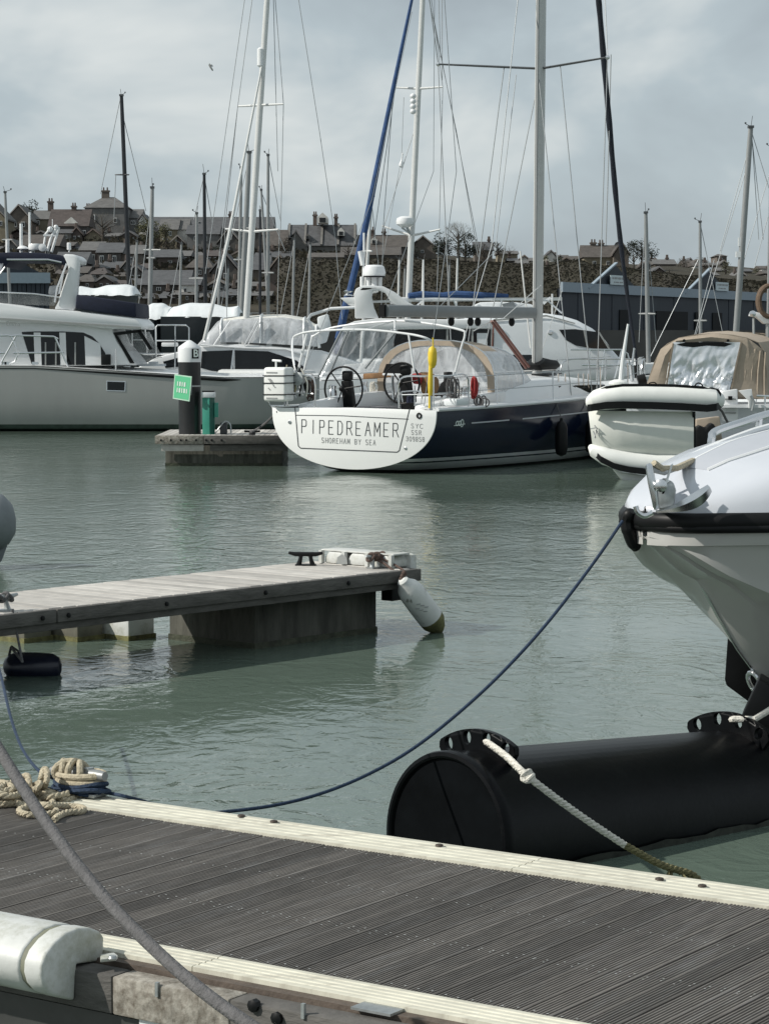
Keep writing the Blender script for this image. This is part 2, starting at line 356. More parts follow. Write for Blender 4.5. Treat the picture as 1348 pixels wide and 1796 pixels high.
for D in [200, 215, 230, 250, 270, 290, 310, 330, 350, 370, 385, 400, 460, 600, 1000, 2500]:
    row = []
    for i in range(91):
        px = -2500 + 6500 * i / 90
        z = terr_z(px, D) + R.uniform(-.25, .25) if D > 205 else 3.2
        if D > 450: z = terr_z(px, 400) - (D - 400) * .004
        row.append(V(((px - 674) / F * D, D, z)))
    rows.append(row)
struct('hillside', MB().grid(rows), hillmat)
struct("quay", MB().box((0, 182, 1.2), (900, 84, 4.0)), quaymat)
# long scrub bank in the middle distance, with a rough top
BK = [(490, 456), (505, 450), (560, 456), (640, 452), (760, 455), (850, 460), (960, 466), (1010, 458), (1100, 470), (1180, 482), (1348, 494), (1500, 498)]
prof = [(0, -9), (.2, -8), (.4, -6.6), (.55, -5.4), (.7, -4), (.82, -2.9), (.92, -1.6), (.98, -.5), (1, 2)]
from mathutils import noise as MN
rows = [[] for _ in prof]
px = 490
while px < 1500:
    for (a, b), (c, d) in zip(BK, BK[1:]):
        if a <= px <= c: py = b + (d - b) * (px - a) / (c - a)
    D = 205; zt = EYE + (600 - py) / F * D; X = (px - 674) / F * D
    for k, (r, (f, dy)) in enumerate(zip(rows, prof)):
        q = MN.noise(V((X * .35, k * .5, 3))) ; q2 = MN.noise(V((X * 1.3, k * .9, 9)))
        r.append(V((X, D + dy + q * .7, 2.5 + (zt - 2.5) * f + q * .25 * f + q2 * .16 * f)))
    px += 4
struct('scrub_bank', MB().grid(rows), bankmat, ang=180)
sc = MB()
for i in range(16000):
    k_ = R.randrange(0, 8); j_ = R.randrange(len(rows[0])); c = rows[k_][j_].lerp(rows[k_ + 1][j_], R.random()) + V((R.uniform(-.2, .2), -.06, 0)); s_ = R.uniform(.05, .18); a = V((R.gauss(0, 1), R.gauss(0, .12), R.gauss(0, 1))).normalized(); b = a.cross(V((0, 1, .3))).normalized()
    sc.add([c + a * s_, c + b * s_ * .6, c - a * s_, c - b * s_ * .5], [(0, 1, 2, 3)], i % 2)
o = sc.build('scrub', [bankmat, mat('olive_scrub', (.062, .056, .041), .9, var=.4, spec=.1)], ang=0); o['kind'] = 'stuff'
sc = MB()
for i in range(9000):
    px = R.uniform(-40, 620); D = R.uniform(216, 400); c = V(((px - 674) / F * D, D, terr_z(px, D) + R.uniform(0, .7))); s_ = R.uniform(.12, .4); a = V((R.gauss(0, 1), R.gauss(0, .12), R.gauss(0, 1))).normalized(); b = a.cross(V((0, 1, .3))).normalized()
    sc.add([c + a * s_, c + b * s_ * .6, c - a * s_, c - b * s_ * .5], [(0, 1, 2, 3)], i % 2)
o = sc.build('garden_scrub', [bankmat, mat('olive_scrub', (.040, .038, .022), .9, var=.4, spec=.1)], ang=0); o['kind'] = 'stuff'
# ================================================================ houses
wallm = {}
def wm_(k, c):
    return mat('wall_' + k, c, .9, var=.2, scale=1.2, detail=6)
WALLS = {'brick': wm_('red_brick', (.105, .085, .075)), 'brown': wm_('brown_brick', (.125, .108, .092)), 'tan': wm_('tan_render', (.20, .175, .125)), 'stone': wm_('grey_stone', (.15, .145, .135)),
         'white': wm_('white_render', (.62, .61, .57)), 'grey': wm_('grey_render', (.15, .15, .148)), 'dark': wm_('dark_brick', (.085, .079, .074))}  # greyed and lightened: distance haze put into the wall colours
ROOFS = {'slate': mat('roof_slate', (.075, .077, .081), .8, var=.3, scale=1.5, bump=.5, bscale=5), 'red': mat('roof_dark_red_tile', (.066, .054, .050), .85, var=.3, scale=1.5, bump=.5, bscale=5),
         'grey': mat('roof_grey', (.11, .108, .105), .85, var=.25, scale=1.2, bump=.5, bscale=5), 'brown': mat('roof_brown_tile', (.078, .069, .062), .85, var=.3, scale=1.5, bump=.5, bscale=5)}  # roof colours greyed to carry the same haze
winframe = mat('white_window_frame', (.62, .63, .62), .5, var=.05)
HG = 'houses on the hillside'
def house(label, p0, p1, eave, ridge, D, wall='brown', roof='slate', kind='side', chim=(), wins=(), depth=8, base=None, group=HG, trim=False, name='house', dorm=()):
    """a house seen from the water: kind 'side' shows the roof slope, 'gable' the gable end, 'hip' a hipped roof. Pixel columns p0..p1; rows of eave and ridge."""
    row_ = D
    if D < 0:                                                     # stand it where the hillside passes photo row -D
        lo_, hi_ = 216., 398.
        for _ in range(30):
            D = (lo_ + hi_) / 2
            if 600 - (terr_z((p0 + p1) / 2, D) - EYE) * F / D > -row_: lo_ = D
            else: hi_ = D
    x0 = (p0 - 674) / F * D; x1 = (p1 - 674) / F * D; ze = EYE + (600 - eave) / F * D; zr = EYE + (600 - ridge) / F * D
    zb = min(terr_z(p0, D), terr_z(p1, D), ze - 2.2) - 2.5
    if base: zb = EYE + (600 - base) / F * D
    zr2 = max(zr, ze + .5); h = thing(name, label, 'house', ((x0 + x1) / 2, D + depth / 2, zb), group)
    y0, y1 = D, D + depth; ov = .25
    MB().box(((x0 + x1) / 2, (y0 + y1) / 2, (zb + ze) / 2), (x1 - x0, depth, ze - zb)).build('wall', WALLS[wall], h)
    xm = (x0 + x1) / 2; ym = (y0 + y1) / 2; rb = MB()
    if kind == 'gable':
        MB().prism([(x0 + .02, y0 + .02, ze), (x1 - .02, y0 + .02, ze), (xm, y0 + .02, zr2 - .08)], (0, depth - .04, 0)).build('gable_wall', WALLS[wall], h)
        for sx, xe in ((-1, x0 - ov), (1, x1 + ov)):
            rb.prism([(xe, y0 - ov, ze - .12), (xm, y0 - ov, zr2), (xm, y0 - ov, zr2 + .22), (xe, y0 - ov, ze + .1)], (0, depth + 2 * ov, 0))
    elif kind == 'hip':
        hx = min((x1 - x0) * .36, depth * .5)
        a = [(x0 - ov, y0 - ov, ze), (x1 + ov, y0 - ov, ze), (x1 + ov, y1 + ov, ze), (x0 - ov, y1 + ov, ze), (x0 + hx, ym, zr2), (x1 - hx, ym, zr2)]
        rb.add(a, [(0, 1, 5, 4), (1, 2, 5), (2, 3, 4, 5), (3, 0, 4), (3, 2, 1, 0)])
    else:
        rb.prism([(x0 - ov, y0 - ov, ze), (x0 - ov, ym, zr2), (x0 - ov, y1 + ov, ze)], (x1 - x0 + 2 * ov, 0, 0))
    rf = rb.build('roof', ROOFS[roof], h)
    if trim:
        n = 4
        for i in range(n + 1):
            x = x0 + (x1 - x0) * i / n
            MB().beam((x, y0 - ov, ze + .12), (x, ym, zr2 + .12), .3, .2).build('parapet', WALLS['stone'], rf)
    for c in chim:
        cx, ct, cw = c[:3]; X = (cx - 674) / F * D; w = cw / F * D; zt = EYE + (600 - ct) / F * D
        cy = ym if kind != 'gable' else y0 + depth * .4
        zc = ze + .2
        ch = MB().box((X, cy, (zc + zt) / 2), (w, .8, zt - zc)).box((X, cy, zt - .12), (w + .2, 1., .2)).build('chimney', WALLS[c[3] if len(c) > 3 else 'brick'], rf)
        pm = MB()
        for k in (-1, 1): pm.lathe((X + k * w * .25, cy, zt), (0, 0, 1), [(.14, 0), (.11, .45)], 6)
        pm.build('chimney_pot', WALLS['brick'], ch) if False else pm.build('chimney_pot', WALLS['brick'], rf)
    for d in dorm:
        cx, t, b_, w_ = d; X = (cx - 674) / F * D; w = w_ / F * D; zt = EYE + (600 - t) / F * D; z2 = EYE + (600 - b_) / F * D; yy = y0 + .4
        zm = z2 + (zt - z2) * .55
        dm = MB().prism([(X - w / 2, yy, z2), (X + w / 2, yy, z2), (X + w / 2, yy, zm), (X, yy, zt), (X - w / 2, yy, zm)], (0, depth * .45, 0)).build('dormer', WALLS['white' if w_ > 10 else 'stone'], rf)
        MB().box((X, yy - .03, (z2 + zm) / 2), (w * .6, .06, (zm - z2) * .8)).build('window', glass, rf)
    for wx, wy, ww, wh in wins:
        X = (wx - 674) / F * D; Z = EYE + (600 - wy) / F * D; w = ww / F * D; hh = wh / F * D
        wn = MB().box((X, y0 - .05, Z), (w, .1, hh)).build('window', winframe, h)
        MB().box((X - w * .22, y0 - .105, Z), (w * .34, .02, hh * .78)).box((X + w * .22, y0 - .105, Z), (w * .34, .02, hh * .78)).build('pane', glass, wn)
    return h
house('tan walled house with a grey roof cut by the left edge', -45, 14, 386, 352, 330, 'tan', 'grey', 'gable', wins=[(4, 393, 8, 8)])
house('brown gabled house second from the left on the skyline', 13, 60, 390, 362, 345, 'brown', 'grey', 'gable', wins=[(30, 395, 7, 9), (44, 395, 7, 9)])
house('small house with an orange brick gable beside a tall stack', 60, 94, 386, 368, 350, 'tan', 'grey', 'side', chim=[(86, 352, 9)], wins=[(70, 392, 6, 8)])
house('house with a long dark red roof and pale gabled dormer', 90, 156, 398, 366, 340, 'dark', 'red', 'side', chim=[(127, 360, 8), (108, 377, 7, 'white')], dorm=[(127, 382, 404, 24)], wins=[(150, 410, 7, 10)])
house('large grey hip roofed house with one big chimney on top', 152, 226, 366, 345, 360, 'grey', 'grey', 'hip', chim=[(183, 333, 13, 'brown'), (152, 361, 7)], wins=[(163, 384, 14, 12), (205, 388, 6, 9)])
house('grey side wing right of the large hip roofed house', 222, 248, 384, 366, 362, 'grey', 'grey', 'side', wins=[(236, 392, 8, 7)])
house('tiny white gabled house beside the bare yellowish tree', 246, 259, 388, 377, 350, 'white', 'slate', 'gable')
house('tan terraced house with a grey roof and white end wall', 283, 312, 404, 383, 345, 'tan', 'grey', 'side', wins=[(300, 411, 6, 8), (292, 420, 9, 3)])
house('cream rendered house attached to the tan terraced house', 312, 330, 404, 383, 346, 'white', 'grey', 'side', wins=[(320, 424, 6, 5)])
house('long dark slate terrace along the left skyline', 262, 478, 402, 379, 372, 'dark', 'slate', 'side', chim=[(402, 374, 6)], wins=[(352, 392, 5, 5), (440, 397, 5, 5)], depth=10)
house('grey slated house behind the black mast', 330, 384, 412, 394, 340, 'grey', 'slate', 'side', wins=[(345, 420, 6, 8), (362, 420, 6, 8)])
house('low gabled house with dark boards right of the slate house', 384, 422, 428, 402, 332, 'dark', 'grey', 'gable', wins=[(402, 436, 5, 7)])
house('dark gabled house behind the tall white mast', 422, 470, 424, 398, 338, 'dark', 'brown', 'gable', wins=[(438, 434, 5, 7)])
house('brown roofed house left of the big slate roof', 468, 502, 432, 402, 336, 'brown', 'brown', 'side')
house('big slate roofed building with stone parapets and cupola', 506, 622, 432, 392, 345, 'stone', 'slate', 'side', chim=[(551, 374, 7), (588, 378, 6)], trim=True, wins=[], depth=12, dorm=[(566, 374, 392, 18), (598, 400, 414, 12), (540, 410, 420, 7)])
house('pale stone gable end joined to the slate roof', 500, 540, 434, 406, 340, 'stone', 'slate', 'gable', depth=4)
house('brown house with white eaves and one white dormer', 628, 720, 434, 411, 345, 'dark', 'brown', 'side', chim=[(651, 402, 10), (673, 405, 7)], dorm=[(656, 416, 428, 11)])
house('pair of small grey roofs right of the radar mast', 718, 764, 436, 416, 350, 'brown', 'grey', 'gable', wins=[(740, 442, 6, 5)])
house('small dark roofed house between the evergreens and sheds', 832, 862, 440, 423, 350, 'brown', 'slate', 'side', chim=[(858, 419, 4)])
house('low pale roofed house on the skyline left of the big mast', 872, 906, 446, 439, 360, 'tan', 'grey', 'side')
house('small white gabled house right of the big mast', 957, 972, 450, 441, 370, 'white', 'slate', 'gable')
house('grey roofed house with trees on the right skyline', 994, 1022, 458, 448, 365, 'brown', 'brown', 'side')
house('tall tan brick house with stacks behind the shed', 1022, 1086, 452, 429, 340, 'tan', 'brown', 'side', chim=[(1042, 424, 10, 'brown'), (1056, 425, 9, 'brown')], wins=[(1040, 462, 6, 7), (1064, 462, 6, 7)])
house('brown gabled wing on the tan brick house', 1074, 1100, 448, 425, 338, 'brown', 'brown', 'gable')
house('low long house right of the pine tree', 1146, 1182, 464, 454, 370, 'brown', 'grey', 'side', chim=[(1172, 451, 4)])
house('church tower with a square top among the far roofs', 1254, 1271, 450, 448, 420, 'brown', 'brown', 'hip', name='church_tower', wins=[(1262, 456, 4, 6)])
# lower rows of the hillside (negative distance: stand where the slope passes that photo row)
house('brick cottage with a pale grey roof behind the flybridge', 144, 178, 440, 422, -468, 'brick', 'grey', 'side', wins=[(166, 453, 6, 12)])
house('dark brick house with two tall white windows', 174, 214, 444, 424, -470, 'dark', 'slate', 'side', wins=[(181, 456, 7, 14), (203, 456, 7, 14)])
house('brown house right of the two window house', 214, 250, 446, 428, -470, 'brown', 'grey', 'side', wins=[(232, 456, 6, 9)], chim=[(216, 424, 6)])
house('red brick cottage with a plain grey roof below the tan terrace', 268, 312, 452, 436, -468, 'brick', 'slate', 'side', wins=[(300, 460, 7, 4)])
house('wide dark roofed cottage above the shrink wrapped boats', 252, 330, 500, 472, -522, 'dark', 'slate', 'side', wins=[(280, 507, 8, 6)])
house('white walled low house behind the wrapped boats', 316, 348, 500, 484, -526, 'white', 'slate', 'side', wins=[(326, 510, 5, 10)])
house('brown hipped house between two black masts', 330, 372, 470, 446, -496, 'brick', 'brown', 'hip', wins=[(352, 478, 6, 8)])
house('grey gabled cottage left of the tall white mast', 372, 420, 478, 446, -500, 'dark', 'slate', 'gable', wins=[(396, 484, 6, 9)])
house('dark cottage right of the tall white mast', 424, 470, 474, 446, -500, 'brown', 'slate', 'side', chim=[(430, 440, 6)])
house('red brick gable with a small orange chimney', 468, 514, 484, 450, -520, 'brick', 'brown', 'gable', chim=[(485, 474, 9, 'brick')], wins=[(492, 505, 6, 10)])
house('dark terraced roof low on the left hillside', 100, 150, 462, 440, -486, 'dark', 'slate', 'side', wins=[(130, 472, 7, 9)])
house('dim brown house low behind the radar arch', 40, 104, 432, 410, -458, 'dark', 'brown', 'side', wins=[(60, 444, 7, 9), (86, 444, 7, 9)])
house('low pale house at the top of the scrub bank', 548, 600, 452, 442, -466, 'stone', 'brown', 'side')
house('long brown bungalow above the scrub bank', 600, 700, 448, 432, -466, 'dark', 'brown', 'side', wins=[(640, 444, 6, 5)])
TG = 'dark roofed houses packed on the left hillside'
ROWN = [(424, (-20, 300), 'just under the left skyline roofs'), (436, (300, 560), 'just under the long slate terrace'), (446, (-20, 160), 'behind the light mast of the grey motor yacht'), (462, (180, 480), 'halfway up the hillside behind the dark masts'),
        (482, (150, 270), 'above the white wrapped boat at left'), (492, (100, 260), 'two roofs above the white wrapped boat at left'), (508, (130, 250), 'lowest row over the white wrapped boat at left'), (514, (340, 480), 'low behind the big white leaning mast'), (530, (240, 470), 'lowest row behind the long wrapped boats'), (474, (480, 560), 'left end of the scrub bank')]
ORD = 'first second third fourth fifth sixth seventh eighth ninth tenth eleventh twelfth thirteenth fourteenth fifteenth sixteenth seventeenth'.split()
for row, (xa, xb), rn in ROWN:
    x = xa; k = 0
    while x < xb:
        w = R.uniform(17, 38); h_ = R.uniform(6, 14); rf_ = R.uniform(8, 15)
        wi = [(x + w * f, row - h_ * .55, 4.5, 6.5) for f in (.3, .7)] if h_ > 9 else []
        wl = R.choice(['dark', 'brown', 'brick', 'stone', 'grey', 'tan']); ro_ = R.choice(['slate', 'brown', 'slate', 'red', 'grey']); kd = R.choice(['side', 'side', 'gable', 'hip'])
        house(f'{ro_} roofed {wl} house, {ORD[k]} from left {rn}', x, x + w, row - h_, row - h_ - rf_, -row, wl, ro_, kd, group=TG, wins=wi, chim=[(x + w * .2, row - h_ - rf_ - 5, 4.5)] if R.random() < .5 else ())
        x += w * R.uniform(.95, 1.25); k += 1
FG = 'small far houses on the right skyline'
for i in range(34):
    px = R.uniform(1120, 1400) if i > 9 else R.uniform(860, 1020); D = R.uniform(300, 420); w = R.uniform(9, 19); b = terr_z(px, D); py = 600 - (b - EYE) * F / D - R.uniform(1, 7)
    house('small far house among roofs and trees on the right skyline', px, px + w, py, py - R.uniform(4, 8), D, R.choice(['brown', 'brick', 'white', 'tan', 'dark', 'stone']), R.choice(['brown', 'grey', 'slate']), R.choice(['side', 'gable']), group=FG, chim=[(px + 3, py - 10, 3)] if i % 3 == 0 else ())
# ================================================================ trees
barkm = mat('bark', (.05, .042, .035), .9, var=.3)
leafm = {'evergreen': mat('evergreen_foliage', (.020, .026, .018), .9, var=.5, scale=.8), 'bare': mat('bare_twigs', (.10, .088, .066), .9, var=.35, scale=.8),
         'olive': mat('olive_spring_foliage', (.072, .072, .032), .9, var=.45, scale=.8), 'brownish': mat('brown_winter_foliage', (.055, .047, .034), .9, var=.4, scale=.8)}
def tree(label, px, top, base, wpx, D, kind, n=420, group='trees on the hillside'):
    X = (px - 674) / F * D; zt = EYE + (600 - top) / F * D; zb = min(EYE + (600 - base) / F * D, terr_z(px, D) + .3); w = wpx / F * D; H = zt - zb
    t = thing('tree', label, 'tree', (X, D, zb), group)
    tr = MB().tube([(X, D, zb - 1), (X + .1, D, zb + H * .4), (X - .05, D, zb + H * .85)], [H * .05, H * .035, H * .01], 7)
    limbs = []
    for i in range(9):
        a = R.uniform(0, 6.28); z0 = zb + H * R.uniform(.2, .6); e_ = V((X + math.cos(a) * w * .4, D + math.sin(a) * w * .4, z0 + H * R.uniform(.12, .35)))
        tr.tube([(X, D, z0), V((X, D, z0)).lerp(e_, .5) + V((0, 0, .1 * H * .3)), e_], [H * .018, H * .012, H * .004], 5); limbs.append(e_)
    tr.build('trunk', barkm, t)
    cr = MB(); cl = [(R.gauss(0, .5), R.gauss(0, .5), R.uniform(-.8, .9)) for _ in range(13)]
    for i in range(int(n * (2.6 if kind != 'bare' else 1.3))):
        c = R.choice(cl); p = V((c[0] + R.gauss(0, .27), c[1] + R.gauss(0, .27), c[2] + R.gauss(0, .2)))
        if p.length > 1.08: continue
        c_ = V((X, D, zb + H * .58)) + V((p.x * w / 2, p.y * w / 2, p.z * H * .42))
        if kind == 'bare':
            d = (p + V((0, 0, .5)) + V((R.gauss(0, .4), R.gauss(0, .4), R.gauss(0, .3)))).normalized() * H * R.uniform(.06, .14)
            s_ = V((R.gauss(0, 1), R.gauss(0, 1), 0)).normalized() * H * .006
            cr.add([c_, c_ + s_, c_ + d], [(0, 1, 2)])
        else:
            s_ = H * R.uniform(.014, .032); a = V((R.gauss(0, 1), R.gauss(0, 1), R.gauss(0, 1))).normalized(); b_ = a.orthogonal().normalized()
            cr.add([c_ + a * s_, c_ + b_ * s_, c_ - a * s_, c_ - b_ * s_ * .7], [(0, 1, 2, 3)])
    cr.build('crown', leafm[kind], t, ang=0)
tree('rounded dark green tree behind the roofs at far left', 56, 352, 392, 44, 365, 'evergreen')
tree('bare brownish tree in front of the large hip roofed house', 182, 374, 432, 62, 320, 'bare', 900)
tree('yellowish olive tree left of the tan terraced house', 262, 384, 432, 44, 320, 'olive', 700)
tree('olive scrub tree below the tan terraced house', 292, 392, 430, 26, 330, 'olive', 300)
tree('wide dark evergreen clump left of the bare round tree', 778, 408, 446, 44, 330, 'evergreen', 700)
tree('second dark evergreen under the bare round tree', 814, 410, 450, 46, 328, 'evergreen', 700)
tree('bare round topped tree standing above the evergreens', 802, 394, 436, 54, 350, 'bare', 1100)
tree('brown scrub tree right of the evergreens', 846, 428, 456, 24, 320, 'brownish', 300)
tree('grey brown round tree left of the big mast', 872, 424, 452, 26, 350, 'brownish', 350)
tree('low bare tree beside the low pale roofed house', 892, 432, 455, 26, 352, 'bare', 350)
tree('dark spreading pine tree right of the tan brick house', 1122, 420, 466, 60, 335, 'evergreen', 800)
tree('bare scrub tree under the spreading pine', 1108, 438, 472, 44, 325, 'bare', 500)
tree('small round tree on the skyline right of the pine', 1196, 452, 478, 26, 360, 'brownish', 300)
tree('dark small tree left of the church tower', 1226, 452, 480, 26, 360, 'evergreen', 300)
for px, tp, bs_, w_, kd, lb in ((108, 404, 440, 30, 'bare', 'bare tree between the red roof and the light mast'), (206, 416, 452, 34, 'brownish', 'brown tree before the houses right of the black mast'), (246, 440, 474, 26, 'evergreen', 'dark tree beside the T topped grey mast'), (300, 430, 470, 34, 'brownish', 'brown tree below the cream walled house'), (380, 430, 470, 36, 'evergreen', 'dark evergreen left of the big white mast'),
        (410, 462, 505, 34, 'brownish', 'brown tree low beside the big white mast'), (236, 474, 512, 30, 'bare', 'bare tree above the white wrapped boat'), (500, 418, 456, 26, 'brownish', 'brown tree left of the pale stone gable'), (610, 424, 452, 30, 'bare', 'bare tree behind the blue furled sail'), (726, 430, 456, 28, 'evergreen', 'dark tree just right of the radar mast')):
    tree(lb, px, tp, bs_, w_, 300, kd, 350)
for i in range(16):
    tree('small scrubby tree among the far right skyline roofs', R.uniform(1150, 1390) if i > 5 else R.uniform(930, 1020), R.uniform(456, 476) if i > 5 else R.uniform(444, 456), 490, R.uniform(14, 26), R.uniform(300, 380), R.choice(['brownish', 'bare', 'evergreen', 'olive']), 220, 'scrubby trees among the far right roofs')
# ================================================================ dark blue sheds
shedm = mat('navy_shed_cladding', (.022, .030, .042), .6, var=.15, scale=1, stretch=(3, 3, .2))
shedd = mat('shed_bay_shade', (.008, .009, .010), .9, var=.2)
fascia = mat('pale_blue_fascia', (.28, .34, .39), .6, var=.06)
shedroof = mat('shed_roof', (.05, .052, .055), .8, var=.2)
signw = mat('pale_sign_board', (.60, .68, .70), .6, var=.03)
def shed(label, pa, pb, D0, D1, gables, doors, zr=6.0):
    A = at(pa[0], pa[1], D0); B = at(pb[0], pb[1], D1); zt = (A.z + B.z) / 2; A.z = B.z = zt
    d = (B - A).normalized(); nn = V((d.y, -d.x, 0)); L = (B - A).length
    bk = V((A.x, A.y, 0)).normalized()
    t = thing('boat_shed', label, 'shed', (A.x, A.y, 2.6))
    n = 18
    for i in range(n):
        p = A + d * (L * (i + .5) / n); p = V((p.x, p.y, (2.6 + zt) / 2)); w = L / n - .04
        MB().add([], []).beam(p - d * w / 2, p + d * w / 2, .1 + .06 * (i % 2), zt - 2.6).build('cladding_panel', shedm, t)
    MB().prism([A + V((0, 0, -3.5)) - nn * .15, B + V((0, 0, -3.5)) - nn * .15, B - nn * .15, A - nn * .15], bk * 6).build('side_wall', shedm, t)
    MB().beam(A + nn * .18 + V((0, 0, .1)), B + nn * .18 + V((0, 0, .15)), .15, .62).build('fascia', fascia, t)
    MB().prism([A + bk * .2 + V((0, 0, .1)), A + bk * 3 + V((0, 0, .2)), A + bk * 6 + V((0, 0, .1))], d * L).build('roof', shedroof, t)
    for f0, f1 in doors:
        p = A + d * L * f0 + nn * .13; q = A + d * L * f1 + nn * .13; zz = zt - 1.2
        MB().beam(V((p.x, p.y, (2.6 + zz) / 2)), V((q.x, q.y, (2.6 + zz) / 2)), .04, zz - 2.6).build('bay_shade_panel', shedd, t)  # flat dark panel: the open bay's inner shade put into colour
    for gpx, hw, hh, sg in gables:
        q_ = onplane(gpx, 500, A, nn); c = A + d * (q_ - A).dot(d); g = MB().prism([c - d * hw + nn * .1, c + d * hw + nn * .1, c + V((0, 0, hh)) + nn * .1], bk * 5).build('gable', shedm, t)
        MB().beam(c - d * (hw + .2) + nn * .2 + V((0, 0, .1)), c + nn * .2 + V((0, 0, hh + .1)), .2, .10).build('barge_board', fascia, t)
        if sg is not None:
            s0 = c + d * sg + nn * .34 + V((0, 0, .72)); sb = MB().beam(s0 - d * 1.35, s0 + d * 1.35, .06, .62).build('sign_board', signw, t)
            for k in range(2):
                for j in range(7 - k * 2):
                    q = s0 + d * (-1.1 + j * .34 + k * .28) + nn * .035 + V((0, 0, .12 - .26 * k)); MB().beam(q, q + d * (.22 + .08 * (j % 2)), .012, .08 if k else .13).build('letter_mark', greyprint, sb)
    return t
shed('long navy boat shed with two gables and pale sign boards', (980, 503), (1420, 530), 150, 196, [(1075, 4.6, 1.75, 0), (1240, 5.0, 1.9, 2.2)], [(.19, .22), (.32, .44), (.47, .5), (.54, .58)])
shed('teal grey shed seen through the flybridge screen at left', (-60, 492), (86, 490), 140, 142, [(25, 2.4, 1.25, None)], [])
rl = thing('quay_railing', 'long pale railing along the far quay below the scrub bank', 'railing', (-30, 198, 3.2))
for z in (4.2, 4.9): MB().tube([(-45, 198.5, z), (30, 198.5, z)], .035, 6).build('rail', galv, rl)
for i in range(38): MB().tube([(-45 + i * 2, 198.5, 3.1), (-45 + i * 2, 198.5, 4.95)], .04, 5).build('post', galv, rl)
# ================================================================ moored yachts farther off (their masts show above the nearer boats)
hullw = mat('far_white_hull', (.55, .57, .57), .35, var=.05); hulld = mat('far_dark_hull', (.02, .025, .03), .3, var=.1); hullr = mat('far_dark_red_hull', (.06, .018, .022), .4, var=.1)
MG = 'masts of the yachts moored behind'
def far_yacht(label, tx, ty, bx, by, D, wpx, m, spreaders=(), stays=(), hull=hullw, heading=1.2, L=9.5, group=MG, extras=None, taper=.75, base_z=1.3):
    top = at(tx, ty, D); foot = at(bx, by, D)
    d = (foot - top); foot = top + d * ((base_z - top.z) / d.z)      # run the mast down to its deck
    t = thing('sailing_yacht', label, 'yacht', (foot.x, foot.y, 0), group)
    r = wpx / F * D / 2
    up = top - foot
    MB().tube([foot, foot.lerp(top, .5), foot.lerp(top, .9), top], [r, r, r * (1 + taper) / 2, r * taper], 10, sq=1.25).build('mast', m, t)
    kx = R.uniform(-.3, .3); mh = MB().box(top + V((0, 0, .04)), (r * 2.2, r * 3, .08)).tube([top, top + V((-kx * .3, 0, R.uniform(.2, .5)))], .010, 4).tube([top + V((0, 0, .06)), top + V((kx, 0, .14))], .011, 4).box(top + V((kx, 0, .17)), (.06, .02, .06))
    mh.build('masthead_fitting', dwire, t)
    for sp in spreaders:
        y, l, rgt, yl, yr = (sp + (sp[0], sp[0]))[:5] if len(sp) == 3 else sp
        f = (y - ty) / (by - ty); c = at(tx + (bx - tx) * f, y, D)
        MB().tube([at(l, yl, D + .4), c, at(rgt, yr, D - .4)], [.03, .045, .03], 6).build('spreader', aluw if m is aluw else m, t)
    for (x0, y0, x1, y1) in stays:
        MB().tube([at(x0, y0, D), at(x1, y1, D)], .011 * D / 75, 4).build('stay', wire, t)
    Mx = Matrix.Translation((foot.x, foot.y, 0)) @ Matrix.Rotation(heading, 4, 'Z') @ Matrix.Translation((-L * .55, 0, 0))
    ts = [0, .1, .25, .45, .65, .8, .92, 1]
    pts = hull_points(L, lambda q: 1.5 * (1 - max(0, (q - .35) / .65) ** 2.2) * (1 - .3 * max(0, .3 - q)), lambda q: 1.0 + .35 * q, lambda q: -.3, ts, [.6, .2], .6)
    hb = MB(Mx).grid(pts); hb.add([pts[0][k] for k in range(len(pts[0]))], [tuple(range(len(pts[0])))]); hb.build('hull', hull, t)
    MB(Mx).grid([[V((p[0].x, p[0].y * .97, p[0].z)), V((p[0].x, 0, p[0].z + .06)), V((p[0].x, -p[0].y * .97, p[0].z))] for p in pts]).build('deck', hullw, t)
    MB(Mx).box((L * .5, 0, 1.45), (L * .38, 1.7, .45)).build('cabin', hullw, t, bevel=.12)
    if extras: extras(t, top, foot)
    return t
far_yacht('black tapering mast with one small spreader, tallest of the dark ones at left', 213, 168, 227, 515, 112, 6.5, blackmast, [(306, 202, 226)], [(211, 172, 176, 340), (215, 200, 256, 370), (203, 306, 200, 380)])
far_yacht('grey mast with a flat T shaped top at left', 267, 330, 263, 530, 95, 6.5, alu, [(438, 252, 282), (452, 258, 272)], [(268, 332, 240, 560)])
far_yacht('black mast right of the T topped grey mast', 358, 306, 360, 530, 105, 5.5, blackmast, [(470, 352, 368)], [(357, 310, 340, 385), (359, 312, 372, 390)])
far_yacht('thin pale grey mast beside the black mast', 345, 375, 344, 532, 100, 4.5, alu, [(488, 332, 356)], hull=hulld)
far_yacht('thin grey mast left of the pair beside the white mast', 423, 295, 419, 540, 98, 5, alu, [(455, 410, 424)], [(423, 300, 392, 440)], hull=hulld)
far_yacht('stout grey mast with a wind vane just left of the white mast', 437, 268, 424, 540, 92, 8, alu, [(400, 428, 446)], [(437, 272, 405, 420)], hull=hullr)
far_yacht('slim dark mast just right of the white mast', 470, 273, 470, 540, 96, 5, alu, [(478, 460, 480)], [(471, 276, 492, 388)], hull=hulld)
far_yacht('short thin grey mast leaning behind the white mast', 458, 334, 470, 535, 102, 4, alu, (), [(458, 336, 500, 440)])
far_yacht('short dark mast low behind the white mast', 456, 370, 456, 540, 108, 4, blackmast)
far_yacht('thin grey mast at far left edge with a small vane', 9, 338, 13, 430, 105, 4.5, alu, [(420, 4, 22)])
far_yacht('slim white mast leaning beside the blue furled sail', 651, 352, 640, 520, 84, 5, aluw, [(440, 636, 652)], [(651, 356, 634, 500), (652, 360, 664, 470)])
